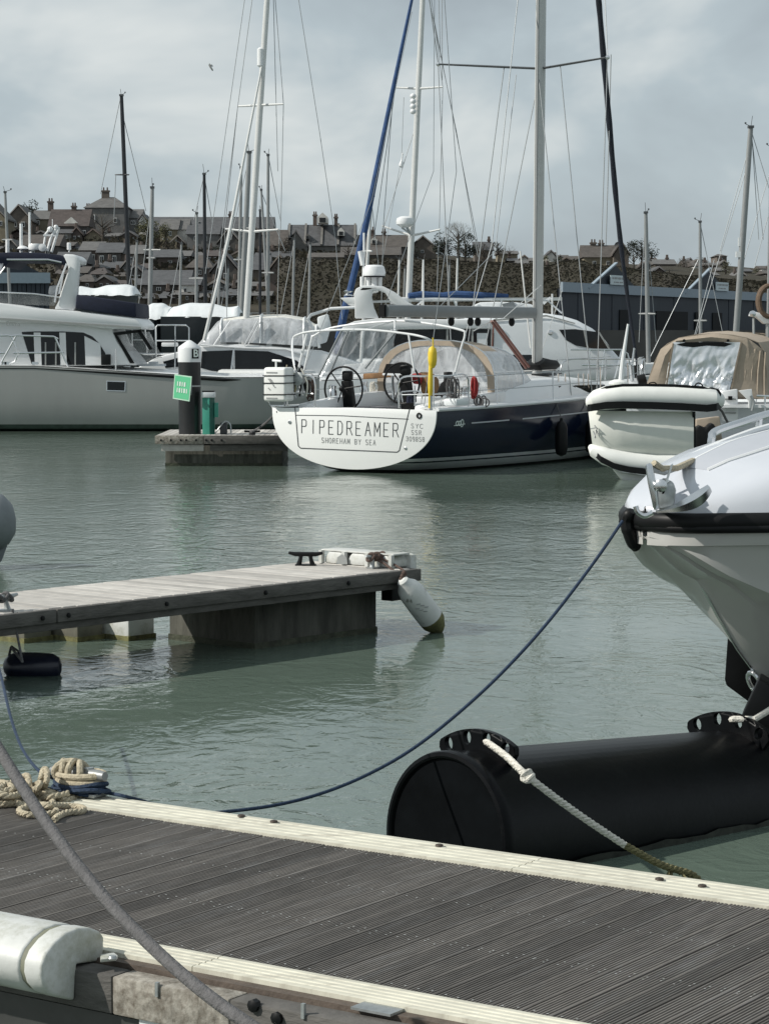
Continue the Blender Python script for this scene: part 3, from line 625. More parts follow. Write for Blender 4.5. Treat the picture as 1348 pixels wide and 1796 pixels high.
far_yacht('grey mast with steps and one broad spreader before the navy shed', 1132, 374, 1136, 600, 96, 6.5, alu, [(550, 1120, 1149)], [(1131, 376, 1120, 600), (1134, 400, 1150, 600)], heading=.4)
far_yacht('thin grey mast between the pine and the far houses', 1227, 390, 1228, 590, 98, 5, alu, [(562, 1217, 1239)], [(1224, 455, 1133, 640), (1228, 394, 1270, 600)], heading=.4)
def radar_on(px, py, D, w):
    def f(t, top, foot):
        c = at(px, py, D); MB().lathe(c, (0, 0, 1), [(.10, 0), (w, .02), (w, .12), (w * .8, .2), (.02, .22)], 14).build('radar_dome', gel, t)
    return f
far_yacht('tall leaning mast with a wind vane near the right edge', 1316, 224, 1289, 600, 84, 9, alu, [(590, 1276, 1300)], [(1312, 262, 1262, 440), (1310, 290, 1216, 600), (1318, 232, 1348, 330), (1318, 240, 1338, 420), (1318, 236, 1330, 420), (1252, 455, 1212, 610)], heading=.4,
          extras=lambda t, a, b: MB().box(at(1297, 424, 84), (.12, .12, .3)).build('light_fitting', gel, t) and MB().box(at(1294, 446, 84), (.16, .16, .2)).build('light_fitting', gel, t))
far_yacht('thin mast at the right edge with a web of stays', 1352, 260, 1346, 600, 90, 5, alu, (), [(1350, 300, 1300, 470), (1346, 380, 1322, 470)], heading=.4)
for i, (px, py, lb) in enumerate([(742, 458, 'short white mast just right of the radar mast foot'), (788, 464, 'short grey mast over the middle of the blue boom cover'), (802, 452, 'short white mast over the right half of the blue boom cover'), (710, 470, 'short dim mast close behind the radar mast'), (700, 455, 'short white mast just left of the radar mast foot')]):
    far_yacht(lb, px, py, px - 2, 530, 110 + 3 * i, 3.5, aluw if i % 2 == 0 else alu, (), (), group='short thin masts above the blue boom', heading=.9)
for i, (px, py, lb) in enumerate([(240, 424, 'short grey mast between the dark tall mast and the T topped mast'), (318, 428, 'short grey mast left of the thin pale mast'), (386, 440, 'short grey mast left of the big white mast'), (400, 470, 'lowest grey mast left of the big white mast'), (516, 420, 'short grey mast in front of the red brick gable'), (544, 428, 'short grey mast before the big slate roof')]):
    far_yacht(lb, px, py, px - 3, 545, 104 + 3 * i, 3.8, alu, (), [(px, py + 2, px - 24, py + 130)], group='short pale masts in front of the left houses', heading=1.7, hull=hulld)
# the two large yachts whose masts frame the middle of the picture
def white_mast(t, top, foot):
    c = at(457, 100, 74); MB().lathe(c - V((0, 0, .3)), (0, 0, 1), [(.05, 0), (.11, .05), (.11, .55), (.05, .6)], 12).build('radar_reflector', gel, t)
    MB().tube([at(462, 128, 74), at(459, 150, 74)], .05, 6).build('steaming_light', gel, t)
    MB().tube([at(463, 95, 74), at(400, 420, 73), at(358, 597, 73)], [.03, .05, .06], 8).build('furled_staysail', aluw, t)
far_yacht('big white leaning mast with two spreaders left of centre', 472, -60, 432, 555, 74, 9.5, aluw, [(184, 417, 497, 186, 182), (406, 395, 488, 401, 402)],
          [(450, -60, 417, 184), (417, 184, 394, 402), (394, 402, 398, 560), (478, -60, 497, 182), (497, 182, 492, 402), (478, -60, 487, 300), (490, 402, 486, 560), (519, -30, 560, 230), (560, 230, 588, 420), (588, 420, 600, 560), (417, 184, 382, 470), (430, -10, 360, 480)],
          heading=2.2, extras=white_mast, L=12)
def blue_mast(t, top, foot):
    MB().tube([at(728, -30, 76), at(690, 150, 76), at(640, 400, 76), at(611, 520, 76)], [.045, .07, .11, .11], 10).build('furled_foresail', bluecloth, t)
    MB().tube([at(610, 520, 76), at(588, 620, 76)], .13, 10).build('furling_line_cover', bluecloth, t)
    MB().lathe(at(611, 512, 76) - V((0, 0, .15)), (0, 0, 1), [(.08, 0), (.16, .03), (.10, .1), (.16, .18), (.08, .22)], 12).build('furling_drum', steel, t)
    c = at(710, 392, 75.6); rm = MB().lathe(c, (0, 0, 1), [(.12, -.12), (.27, -.02), (.29, .06), (.26, .17), (.14, .23), (.02, .24)], 18).build('radar_dome', gel, t)
    MB().beam(c + V((.05, 0, -.1)), c + V((.22, .1, -.35)), .06, .06).beam(c + V((-.1, 0, -.12)), c + V((.22, .1, -.35)), .05, .05).build('bracket', galv, rm)
    for k in range(4): MB().ball(at(724, 168 + k * 9, 75.8), .10, 10, (1, 1, .9)).build('radar_reflector', gel, t)
    bo = [at(718, 524, 75.8), at(800, 521, 76), at(880, 522, 76.3)]
    bm = MB().tube([at(716, 519, 75.8), at(740, 517, 75.9), at(775, 519, 76), at(800, 517, 76), at(830, 518, 76), at(890, 520, 76.3)], [.10, .13, .12, .14, .13, .09], 10); bm.build('sail_cover', bluecloth, t)
    MB().beam(at(714, 526, 75.8), at(985, 524, 76.3), .1, .1).build('boom', aluw, t)
far_yacht('white mast with blue furled sail, radar dome and blue boom cover', 743, -50, 716, 525, 76, 9, aluw, [(155, 693, 776, 153, 152), (413, 670, 772, 396, 402)],
          [(730, -50, 690, 153), (690, 153, 672, 396), (672, 396, 668, 560), (750, -50, 776, 152), (776, 152, 770, 402), (770, 402, 764, 560), (744, -40, 800, 230), (800, 230, 838, 450), (775, -40, 775, 140), (768, -40, 772, 100), (692, 160, 655, 420), (735, 200, 672, 400), (760, 30, 840, 440)],
          heading=2.2, extras=blue_mast, L=12)
gl = thing('hanging_pennant', 'small white tapered marker hung in the rigging left of the radar mast', 'marker', at(703, 285, 76))
MB().lathe(at(703, 292, 76), (0.12, 0, 1), [(.02, -.03), (.075, .02), (.07, .1), (.03, .2), (.02, .34), (.028, .4), (.01, .44)], 10).build('marker_body', gel, gl)
MB().tube([at(704, 272, 76), at(708, 170, 76)], .008, 4).tube([at(701, 291, 76), at(668, 470, 76)], .008, 4).build('halyard', wire, gl)
# gull
g0 = at(369, 117, 150); gu = thing('seagull', 'tiny grey gull gliding in the sky at left', 'bird', g0)
MB().tube([g0 + V((-.12, 0, .16)), g0, g0 + V((.12, 0, -.18)), g0 + V((.16, 0, -.24))], [.02, .06, .05, .01], 8).build('body', greyhull, gu)
MB().add([g0 + V((0, .05, .05)), g0 + V((.05, .35, .22)), g0 + V((.13, .7, .12)), g0 + V((.08, .3, .05)), g0 + V((0, -.05, .05)), g0 + V((-.05, -.35, .22)), g0 + V((.03, -.7, .12)), g0 + V((.08, -.3, .05))], [(0, 1, 2, 3), (4, 5, 6, 7)]).build('wings', greyhull, gu, solid=.02)
# ---------------------------------------------------------------- boats under white wrapping
def wrapped(label, px0, px1, ptop, pbot, D, hull, seed):
    A = at(px0, ptop, D); B = at(px1, ptop, D); zb = at(px0, pbot, D).z; rr = random.Random(seed)
    t = thing('wrapped_boat', label, 'boat', ((A.x + B.x) / 2, D + 1.4, 0))
    rows = []; n = 22
    for i in range(n + 1):
        f = i / n; x = A.x + (B.x - A.x) * f; zt = A.z + .07 * math.sin(f * 7 + seed) + .02 * math.sin(f * 17 + seed * 2) - (.25 if i in (0, n) else 0)
        rows.append([V((x, D - .1 + rr.uniform(-.04, .04), zb + .02 * math.sin(f * 23 + seed))), V((x, D + .25, zb + (zt - zb) * .75)), V((x, D + 1.3, zt)), V((x, D + 2.4, zb + (zt - zb) * .7)), V((x, D + 2.8, zb))])
    MB().grid(rows).build('wrapping', tarp, t, ang=60)
    Mx = Matrix.Translation((A.x - .2, D + 1.4, 0)); L = B.x - A.x + .2
    pts = hull_points(L, lambda q: 1.5 * (1 - max(0, (q - .5) / .5) ** 2.4), lambda q: zb + .02, lambda q: -.3, [0, .2, .4, .6, .75, .88, 1], [zb * .5], .5)
    hb = MB(Mx).grid(pts); hb.add(pts[0], [tuple(range(len(pts[0])))]); hb.build('hull', hull, t)
    return t
wrapped('boat under a white wrap on a dark hull behind the navy cover', 128, 236, 500, 518, 92, hulld, 3)
wrapped('long boat under sagging white wrapping left of the canopy cruiser', 238, 298, 533, 560, 84, hulld, 4)
wrapped('wrapped boat with grey sheet on a dark hull near the white mast', 292, 420, 533, 556, 82, hulld, 5)
# ================================================================ grey motor yacht at the left
D1 = dist(757)
def side(poly, Y): return [at(x, y, Y) for x, y in poly]
y1 = thing('motor_yacht', 'grey hulled flybridge motor yacht with navy canvas lying at left', 'yacht', (at(150, 757, D1).x, D1 + 2.2, 0))
bowx = at(600, 660, D1 + 2.2).x; sternx = at(-330, 640, D1).x; L1 = bowx - sternx
def zpx(py, D=None): return EYE + (600 - py) / F * (D or D1)
M1 = Matrix.Translation((sternx, D1 + 2.25, 0))
zs1 = lambda t: zpx(641) - .02 + (zpx(661, D1 + .2) - zpx(641)) * min(1, max(0, (t - .42) / .36))
w1 = lambda t: 2.25 * (1 - max(0, (t - .72) / .28) ** 2.6)
ts = [0, .2, .42, .5, .6, .7, .78, .81, .86, .92, .97, 1]
p1 = hull_points(L1, w1, zs1, lambda t: -.5, ts, [1.6, 1.2, .8, .4, .2, .08], .35, q0=5, r0=3, qb=3.2, rb=2.2)
hb = MB(M1).grid(p1, mf=lambda i, j: 1 if (5 <= j <= 8) else 0); hb.add(p1[0], [tuple(range(len(p1[0])))])
hb.build('hull', [greyhull, bootgreen], y1)
rs_ = [.012, .012, .014, .02, .032, .042, .045, .008]
for e_ in (0, -1): MB(M1).tube([p[e_] + V((0, 0, -.055)) for p in p1[:8]], rs_, 8).build('rubbing_strake', rubber, y1)
MB(M1).grid([[p[0] + V((0, -.02, .02)), V((p[0].x, 0, p[0].z + .10)), p[-1] + V((0, .02, .02))] for p in p1]).build('deck', gel, y1)
YS = D1 + .55
MB().prism(side([(-330, 540), (0, 540), (120, 556), (196, 572), (206, 600), (240, 640), (-330, 650)], YS), (0, 3.3, 0)).build('cabin', gel, y1, bevel=.05)
# flybridge moulding with brow over the windscreen
MB().prism(side([(-330, 520), (0, 531), (60, 540), (133, 545), (238, 557), (249, 568), (249, 577), (200, 577), (90, 566), (-330, 560)], YS - .25), (0, 3.8, 0)).build('flybridge', gel, y1, bevel=.06)
MB().prism(side([(-330, 553), (0, 557), (110, 564), (247, 573), (247, 576), (110, 567), (0, 561), (-330, 557)], YS - .275), (0, .03, 0)).build('groove_line', greyhull, y1)
# saloon opening: arched recess with doors
arch = [(38, 582), (62, 581), (110, 581), (146, 583), (162, 590), (174, 602), (184, 618), (191, 640), (56, 640)]
MB().prism(side(arch, YS - .012), (0, .05, 0)).build('saloon_window', glass, y1)
for x0, x1 in ((59, 71), (104, 115), (148, 176)):
    MB().prism(side([(x0, 583 if x0 < 140 else 589), (x1, 583 if x0 < 140 else 603), (x1 + 2, 640), (x0 + 2, 640)], YS - .03), (0, .06, 0)).build('window_post', gel, y1)
MB().prism(side([(72, 583), (103, 583), (104, 640), (75, 640)], YS - .02), (0, .02, 0)).build('door', glass, y1)
for x in (80, 98, 132):
    MB().beam(at(x, 600, YS - .03), at(x, 640, YS - .03), .05, .04).build('door_frame', greyhull, y1)
MB().prism(side([(177, 622), (193, 621), (193, 640), (177, 640)], YS - .3), (0, .25, 0)).build('locker', rubber, y1, bevel=.02)
# raked windscreen under the brow
ws = [(199, 583), (246, 578), (250, 590), (272, 612), (230, 638), (222, 630)]
MB().prism(side([(202, 586), (243, 581), (266, 628), (232, 636)], YS + .05), (0, 3.2, 0)).build('windscreen', vindim, y1)
MB().prism(side([(198, 583), (248, 577), (248, 582), (206, 588), (236, 637), (228, 637)], YS - .02), (0, .06, 0)).build('windscreen_frame', rubber, y1)
MB().prism(side([(240, 580), (246, 578), (268, 612), (262, 614)], YS - .02), (0, .06, 0)).build('windscreen_frame', rubber, y1)
MB().prism(side([(188, 507 + 162), (219, 670), (218, 685), (188, 684)], D1 - .012), (0, .05, 0)).build('hull_port', glass, y1)
MB().prism(side([(186.5, 667.5), (220.5, 668.5), (219.5, 686.5), (186.5, 685.5)], D1 - .004), (0, .03, 0)).build('port_frame', steel, y1)
text('Emma', at(23, 568, YS - .26), (1, 0, -.06), (0, 0, 1), .16, greyprint, y1, 'name_lettering')
# flybridge screens, arch and bimini
MB().prism(side([(-60, 512), (0, 512), (102, 521), (95, 536), (60, 535), (-60, 528)], YS), (0, .03, 0)).build('wind_deflector', vindim, y1)
MB().tube(side([(-60, 511), (0, 512), (60, 515), (104, 521)], YS), .022, 6).build('deflector_rail', steel, y1)
for yy in (YS, YS + 1.4):
    MB().prism(side([(110, 446), (131, 447), (138, 452), (139, 462), (134, 535), (130, 545), (95, 542), (101, 530), (120, 470)], yy), (0, .35, 0)).build('arch_leg', gel, y1, bevel=.05)
MB().prism(side([(112, 445), (131, 446), (139, 452), (139, 462), (118, 462)], YS + .01), (0, 1.7, 0)).build('arch_top', gel, y1, bevel=.05)
can = [(-60, 448), (-20, 444), (20, 442), (70, 443), (106, 447), (121, 455), (121, 462), (108, 463), (70, 456), (20, 456), (8, 468), (2, 466), (-20, 458), (-60, 460)]
MB().prism(side(can, YS + .02), (0, 3.1, 0)).build('bimini_canopy', navycloth, y1, bevel=.03)
MB().tube(side([(12, 455), (84, 455), (108, 460)], YS - .05), .028, 6).tube(side([(117, 462), (100, 505), (96, 530)], YS - .05), .03, 6).tube(side([(111, 478), (104, 515)], YS - .05), .03, 6).tube(side([(9, 468), (0, 480), (-20, 500)], YS - .05), .028, 6).build('bimini_frame', steel, y1)
MB().prism(side([(-60, 462), (6, 462), (-10, 512), (-60, 510)], YS), (0, .02, 0)).build('clear_side_curtain', vin, y1)
MB().prism(side([(134, 516), (238, 531), (239, 557), (132, 541)], YS - .27), (0, 3.8, 0)).build('screen_cover', navycloth, y1, bevel=.04)
MB().prism(side([(86, 501), (100, 499), (97, 516), (84, 517)], YS + 1.2), (0, .8, 0)).build('helm_seat', gel, y1, bevel=.05)
def antenna(px, p0, p1, w, name='antenna'): MB().tube([at(px, p1, YS + 1), at(px, p0, YS + 1)], w, 6).build(name, gel, y1)
antenna(52, 372, 446, .035); antenna(37, 392, 446, .05); antenna(13, 420, 448, .06)
MB().lathe(at(40, 436, YS + .9), (0, 0, 1), [(.03, -.05), (.17, 0), (.12, .06), (.02, .09)], 14).build('satellite_dome', gel, y1)
MB().lathe(at(62, 438, YS + .9), (0, 0, 1), [(.19, 0), (.20, .03), (.20, .13), (.18, .17), (.02, .18)], 18).build('radar_dome', gel, y1)
MB().lathe(at(75, 434, YS + .6), (0, -1, 0), [(.03, 0), (.11, .02), (.11, .1), (.03, .12)], 14).build('searchlight', gel, y1)
MB().ball(at(54, 444, YS + .3), .05, 8).build('camera_dome', gel, y1)
MB().lathe(at(121, 442, YS + 1), (0, 0, 1), [(.02, 0), (.02, .06), (.06, .07), (.06, .25), (.04, .27)], 10).build('anchor_light', gel, y1)
mst = MB().tube([at(83, 440, YS + 1), at(90, 415, YS + 1), at(100, 398, YS + 1)], .045, 6).tube([at(90, 442, YS + 1), at(98, 416, YS + 1), at(103, 398, YS + 1)], .045, 6).tube([at(76, 438, YS + 1), at(80, 410, YS + 1), at(86, 403, YS + 1)], .035, 6)
mst.beam(at(76, 412, YS + 1), at(98, 413, YS + 1), .08, .05).ball(at(88, 402, YS + 1), .09, 8).ball(at(98, 398, YS + 1), .07, 8).tube([at(92, 398, YS + 1), at(92, 384, YS + 1)], .012, 4)
mst.build('light_mast', gel, y1)
# side rails
rl1 = MB(); D1r = D1 + .15
for path in ([(-60, 590), (14, 588), (20, 589)], [(20, 589), (30, 588), (94, 590), (102, 594)], [(28, 589), (8, 625), (0, 640)], [(96, 590), (106, 612), (119, 643)], [(24, 619), (112, 618)], [(-60, 619), (8, 619)], [(20, 590), (32, 620), (26, 634), (16, 638)]):
    rl1.tube(side(path, D1r), .028, 6)
rl1.build('guard_rail', steel, y1)
for x in (203, 307):
    MB().tube([at(x, 648, D1 + (1.0 if x > 250 else .1)), at(x, 588 if x > 250 else 612, D1 + (1.0 if x > 250 else .1))], .022, 6).build('stanchion', steel, y1)
for i, x in enumerate((14, 62, 6)):
    MB().box(at(x, 637, D1 + .3), (.18, .1, .08)).build('deck_cleat', steel, y1)
dkh = MB()
for x0, x1, y0 in ((212, 240, 640), (244, 290, 640), (262, 276, 636)): dkh.box(at((x0 + x1) / 2, y0, D1 + 2), ((x1 - x0) / 62, .6, .06))
dkh.build('deck_hatch', gelb, y1)
# ================================================================ sports cruiser with cream canopy
D2 = D1 + 6.2
c2 = thing('sports_cruiser', 'white sports cruiser with clear sided cream canopy behind the black pile', 'motorboat', (at(440, 757, D2).x, D2 + 1.8, 0))
bx = at(236, 655, D2 + 1.8).x; sx2 = at(640, 655, D2).x; L2 = sx2 - bx
M2 = Matrix.Translation((sx2, D2 + 1.8, 0)) @ Matrix.Rotation(math.pi, 4, 'Z')
z2 = lambda py: EYE + (600 - py) / F * D2
p2 = hull_points(L2, lambda t: 1.8 * (1 - max(0, (t - .72) / .28) ** 2.6), lambda t: z2(662) + .25 * max(0, t - .4), lambda t: -.5, [0, .15, .3, .45, .6, .7, .8, .88, .94, 1], [z2(671), 1.2, .8, .4, .1], .9, q0=9, r0=4, qb=2.5, rb=2)
hb = MB(M2).grid(p2, mf=lambda i, j: 1 if j in (0, 11) else 0); hb.add(p2[0], [tuple(range(len(p2[0])))]); hb.build('hull', [greyhull, gelb], c2)
MB(M2).grid([[p[0] + V((0, 0, .02)), V((p[0].x, 0, p[0].z + .15)), p[-1] + V((0, 0, .02))] for p in p2]).build('deck', gel, c2)
yc = D2 + .35
MB().prism(side([(240, 645), (275, 626), (330, 612), (352, 606), (420, 603), (560, 615), (640, 640), (640, 660), (300, 658)], yc), (0, 2.9, 0)).build('cabin', gel, c2, bevel=.08)
MB().prism(side([(354, 616), (408, 614), (408, 655), (370, 650), (352, 645)], yc - .02), (0, .04, 0)).build('side_window', glass, c2)
MB().prism(side([(412, 614), (470, 616), (520, 632), (545, 655), (412, 656)], yc - .02), (0, .04, 0)).build('side_window', glass, c2)
MB().prism(side([(286, 634), (340, 620), (346, 640), (290, 645)], yc - .02), (0, .03, 0)).build('foredeck_window', glass, c2)
MB().beam(at(410, 612, yc - .04), at(404, 660, yc - .04), .05, .05).build('window_post', steel, c2)
MB().tube(side([(352, 605), (430, 610), (500, 612), (540, 625)], yc - .03), .03, 6).build('window_rail', gel, c2)
# canopy: lofted arches, bow to the left
def arches(spec, wid, yc_, n=10):
    rows = []
    for px, ptop, pbot in spec:
        T = at(px, ptop, yc_ + wid / 2); b = at(px, pbot, yc_).z; row = []
        for k in range(n + 1):
            a = math.pi * k / n; row.append(V((T.x, yc_ + wid / 2 - wid / 2 * math.copysign(abs(math.cos(a)) ** .45, math.cos(a)), b + (T.z - b) * abs(math.sin(a)) ** .55)))
        rows.append(row)
    return rows
MB().grid(arches([(347, 608, 612), (368, 583, 611), (384, 563, 610), (392, 559, 606)], 2.7, yc + .05)).build('canopy_windscreen', vinm, c2)
cn = arches([(392, 559, 600), (420, 555, 600), (460, 552, 602), (500, 551, 604), (535, 557, 606), (556, 570, 608)], 2.75, yc + .03)
MB().grid([r[3:8] for r in cn]).build('canopy_roof', mat('cream_canvas', (.68, .67, .62), .8, var=.05, bump=.3), c2, solid=.02)
MB().grid([r[:4] for r in cn]).build('canopy_side_window', vinm, c2)
MB().grid([r[7:] for r in cn]).build('canopy_far_window', vinm, c2)
for i, (r) in enumerate([cn[0], cn[2], cn[4], cn[5]]): MB().tube([p + V((0, -.01, .01)) for p in r], .035, 6).build('canopy_bow', gel, c2)
for a, b in (((374, 606), (404, 562)), ((428, 606), (452, 562)), ((434, 606), (458, 562))): MB().tube(side([a, b], yc - .02), .022, 6).build('canopy_strut', steel, c2)
MB().tube(side([(540, 560), (545, 552), (580, 541), (640, 538)], yc), .045, 8).tube(side([(540, 560), (556, 590), (560, 610)], yc), .045, 8).build('canopy_hoop', gel, c2)
MB().prism(side([(556, 556), (575, 550), (580, 572), (572, 600), (560, 604)], yc + .4), (0, .6, 0)).build('rolled_curtain', tarp, c2, bevel=.05)
pr = MB()
pr.tube(side([(274, 640), (273, 574), (276, 570), (326, 570), (331, 575), (331, 640)], D2 + .9), .028, 6).tube(side([(273, 597), (331, 597)], D2 + .9), .022, 6).tube(side([(307, 572), (307, 660)], D2 + .8), .022, 6)
pr.tube(side([(230, 619), (260, 621), (312, 620)], D2 + 1.2), .035, 6).tube(side([(232, 575), (232, 620)], D2 + 2), .025, 6).tube(side([(232, 575), (254, 572), (257, 600), (258, 620)], D2 + 2.4), .025, 6).tube(side([(232, 596), (256, 596)], D2 + 2.2), .022, 6)
pr.build('pulpit_rail', steel, c2)
MB().box(at(298, 604, D2 + 1), (.5, .3, .12)).build('bow_seat', gel, c2, bevel=.03)
MB().prism(side([(286, 628), (300, 624), (308, 640), (284, 644)], D2 + .5), (0, .4, 0)).build('windlass', rubber, c2, bevel=.05)
# ================================================================ large white motor yacht behind the navy sailing yacht
D3 = 59.0
y3 = thing('motor_yacht', 'large white motor yacht with radar arch behind the navy sailing yacht', 'yacht', (at(800, 760, D3).x, D3 + 2, 0))
sx3 = at(560, 700, D3).x; bx3 = at(1130, 650, D3 + 2).x; L3 = bx3 - sx3
M3 = Matrix.Translation((sx3, D3 + 2.1, 0))
z3 = lambda py: EYE + (600 - py) / F * D3
p3 = hull_points(L3, lambda t: 2.1 * (1 - max(0, (t - .5) / .5) ** 2.2), lambda t: z3(668) + .35 * t, lambda t: -.5, [0, .15, .3, .45, .6, .7, .8, .88, .94, 1], [1.2, .8, .4, .1], 1.0, q0=5, r0=3, qb=1.3, rb=1.1)
hb = MB(M3).grid(p3); hb.add(p3[0], [tuple(range(len(p3[0])))]); hb.build('hull', gelb, y3)
MB(M3).grid([[p[0] + V((0, 0, .02)), V((p[0].x, 0, p[0].z + .2)), p[-1] + V((0, 0, .02))] for p in p3]).build('deck', gel, y3)
ys3 = D3 + .4
MB().prism(side([(690, 566), (760, 562), (870, 554), (955, 549), (985, 553), (1012, 561), (1040, 576), (1062, 596), (1075, 614), (1098, 640), (1110, 668), (690, 690)], ys3), (0, 3.4, 0)).build('cabin', gelb, y3, bevel=.25, seg=4)
MB().prism(side([(866, 560), (958, 552), (1008, 566), (1008, 568), (958, 555), (866, 563)], ys3 - .012), (0, .03, 0)).build('roof_groove', greyhull, y3)
MB().prism(side([(980, 578), (1008, 577), (1048, 582), (1072, 612), (1040, 611), (1010, 606), (992, 596)], ys3 - .015), (0, .05, 0)).build('windscreen', glass, y3)
for a, b in (((1024, 579), (1030, 610)), ((1050, 583), (1068, 612))): MB().beam(at(*a, ys3 - .03), at(*b, ys3 - .03), .05, .04).build('windscreen_post', greyhull, y3)
MB().prism(side([(884, 622), (930, 622), (976, 633), (980, 642), (972, 650), (890, 651), (881, 646)], ys3 - .015), (0, .05, 0)).build('cabin_window', glass, y3, bevel=.01)
MB().prism(side([(690, 577), (858, 577), (866, 584), (864, 655), (690, 655)], ys3 - .015), (0, .05, 0)).build('saloon_window', glass, y3)
MB().prism(side([(836, 584), (854, 584), (854, 612), (836, 612)], ys3 - .025), (0, .03, 0)).build('window_blind', gelb, y3)
for x in (784, 828, 862): MB().beam(at(x, 577, ys3 - .02), at(x, 655, ys3 - .02), .06, .05).build('window_post', greyhull, y3)
MB().lathe(at(965, 583, ys3 + .01), (0, -1, 0), [(.07, 0), (.07, .03), (.05, .04)], 12).build('nav_light', steel, y3)
# hardtop over the cockpit, cockpit enclosure of clear vinyl
MB().prism(side([(596, 580), (604, 570), (622, 563), (660, 558), (790, 560), (862, 560), (862, 576), (690, 578), (640, 577), (600, 582)], ys3 - .1), (0, 3.6, 0)).build('hardtop', gel, y3, bevel=.08)
en = [[at(x0, 578, ys3 - .05), at(x1, 662, ys3 - .25 + dy)] for x0, x1, dy in ((606, 556, 0), (626, 596, -.12), (660, 630, .05), (690, 668, 0))]
en = []
for i in range(13):
    f = i / 12; xt = 600 + 96 * f; xb = 558 + 116 * f
    en.append([at(xt + (xb - xt) * g, 577 + 85 * g, ys3 - .08 - .16 * g + .06 * math.sin(i * 2.1 + g * 2.5)) for g in (0, .2, .4, .6, .8, 1)])
MB().grid(en).build('cockpit_enclosure', vin, y3, ang=180)
for a, b in (((600, 577), (556, 664)), ((612, 577), (574, 664)), ((697, 577), (640, 646))): MB().tube(side([a, b], ys3 - .28), .03, 6).build('enclosure_seam', greycloth, y3)
MB().prism(side([(560, 664), (700, 664), (700, 690), (560, 700)], ys3 - .1), (0, .2, 0)).build('cockpit_coaming', gel, y3, bevel=.03)
MB().prism(side([(600, 640), (690, 632), (690, 660), (598, 662)], ys3 + .8), (0, .9, 0)).build('cockpit_seat', gel, y3, bevel=.05)
# radar arch
def archp(yy, w): 
    o = [(622, 558), (622, 530), (620, 516), (624, 506), (634, 501), (650, 500), (672, 502), (692, 512), (706, 523), (716, 530), (728, 536), (728, 540), (700, 538), (684, 528), (676, 514), (664, 509), (654, 510), (652, 520), (656, 540), (664, 558)]
    MB().prism(side(o, yy), (0, w, 0)).build('radar_arch', gel, y3, bevel=.05)
archp(ys3, .25); archp(ys3 + 2.9, .25)
MB().prism(side([(622, 512), (634, 501), (664, 501), (664, 508), (640, 512)], ys3), (0, 3.1, 0)).build('arch_top', gel, y3, bevel=.05)
MB().prism(side([(596, 522), (622, 521), (622, 534), (610, 533)], ys3 + .2), (0, 2.8, 0)).build('arch_wing', gel, y3, bevel=.03)
MB().prism(side([(684, 521), (716, 521), (716, 532), (684, 530)], ys3 + .2), (0, 2.8, 0)).build('arch_wing', gel, y3, bevel=.03)
MB().prism(side([(652, 527), (684, 526), (684, 530), (652, 531)], ys3 + .3), (0, .1, 0)).build('arch_brace', gel, y3)
MB().prism(side([(664, 548), (676, 545), (676, 551), (668, 553)], ys3 + .1), (0, .2, 0)).build('horn', rubber, y3)
rd = at(656, 478, ys3 + 1.2)
MB().lathe(rd - V((0, 0, .1)), (0, 0, 1), [(.02, 0), (.27, .02), (.29, .1), (.25, .25), (.20, .29), (.02, .30)], 20).build('radar_dome', gel, y3)
MB().lathe(rd - V((0, 0, .12)), (0, 0, 1), [(.02, 0), (.28, .01), (.28, .03), (.02, .04)], 20).build('radar_seam', rubber, y3)
for dx in (-.14, .0, .14): MB().tube([rd + V((dx, 0, -.38)), rd + V((dx, 0, -.1))], .05 if dx else .08, 8).build('radar_post', gel, y3)
MB().tube(side([(638, 408), (638, 440), (636, 502)], ys3 + 1.5), .03, 6).tube(side([(631, 440), (636, 465)], ys3 + 1.5), .06, 8).tube(side([(634, 485), (634, 502)], ys3 + 1.5), .05, 6).build('aerial_mast', gel, y3)
hr = MB()
for path in ([(728, 524), (760, 523), (960, 527), (985, 549)], [(728, 538), (740, 528)], [(795, 526), (800, 538), (818, 560)], [(880, 526), (872, 556)]): hr.tube(side(path, ys3 + .3), .025, 6)
hr.build('flybridge_rail', steel, y3)
MB().prism(side([(828, 536), (842, 530), (870, 529), (905, 530), (930, 533), (945, 541), (828, 541)], ys3 + .8), (0, 1.6, 0)).build('covered_seat', tarp, y3, bevel=.05)
MB().prism(side([(880, 533), (900, 528), (906, 541), (884, 541)], ys3 + .7), (0, .1, 0)).build('folded_screen', greycloth, y3)
for i, x in enumerate((742, 968)): MB().tube([at(x, 545 + 8 * i, ys3 + .5), at(x + (0 if i == 0 else 0), 455 + 60 * i, ys3 + .5)], .022, 5).build('whip_aerial', gel, y3)
MB().prism(side([(950, 530), (964, 520), (966, 523), (954, 534)], ys3 + 1), (0, .1, 0)).build('light_bracket', gel, y3)
bp3 = MB()
for path in ([(1000, 613), (1090, 613), (1100, 620), (1112, 668)], [(1020, 640), (1104, 641)], [(1034, 613), (1030, 668)], [(1060, 613), (1052, 668)], [(1090, 613), (1076, 668)]): bp3.tube(side(path, D3 + .2), .022, 6)
bp3.build('bow_rail', steel, y3)
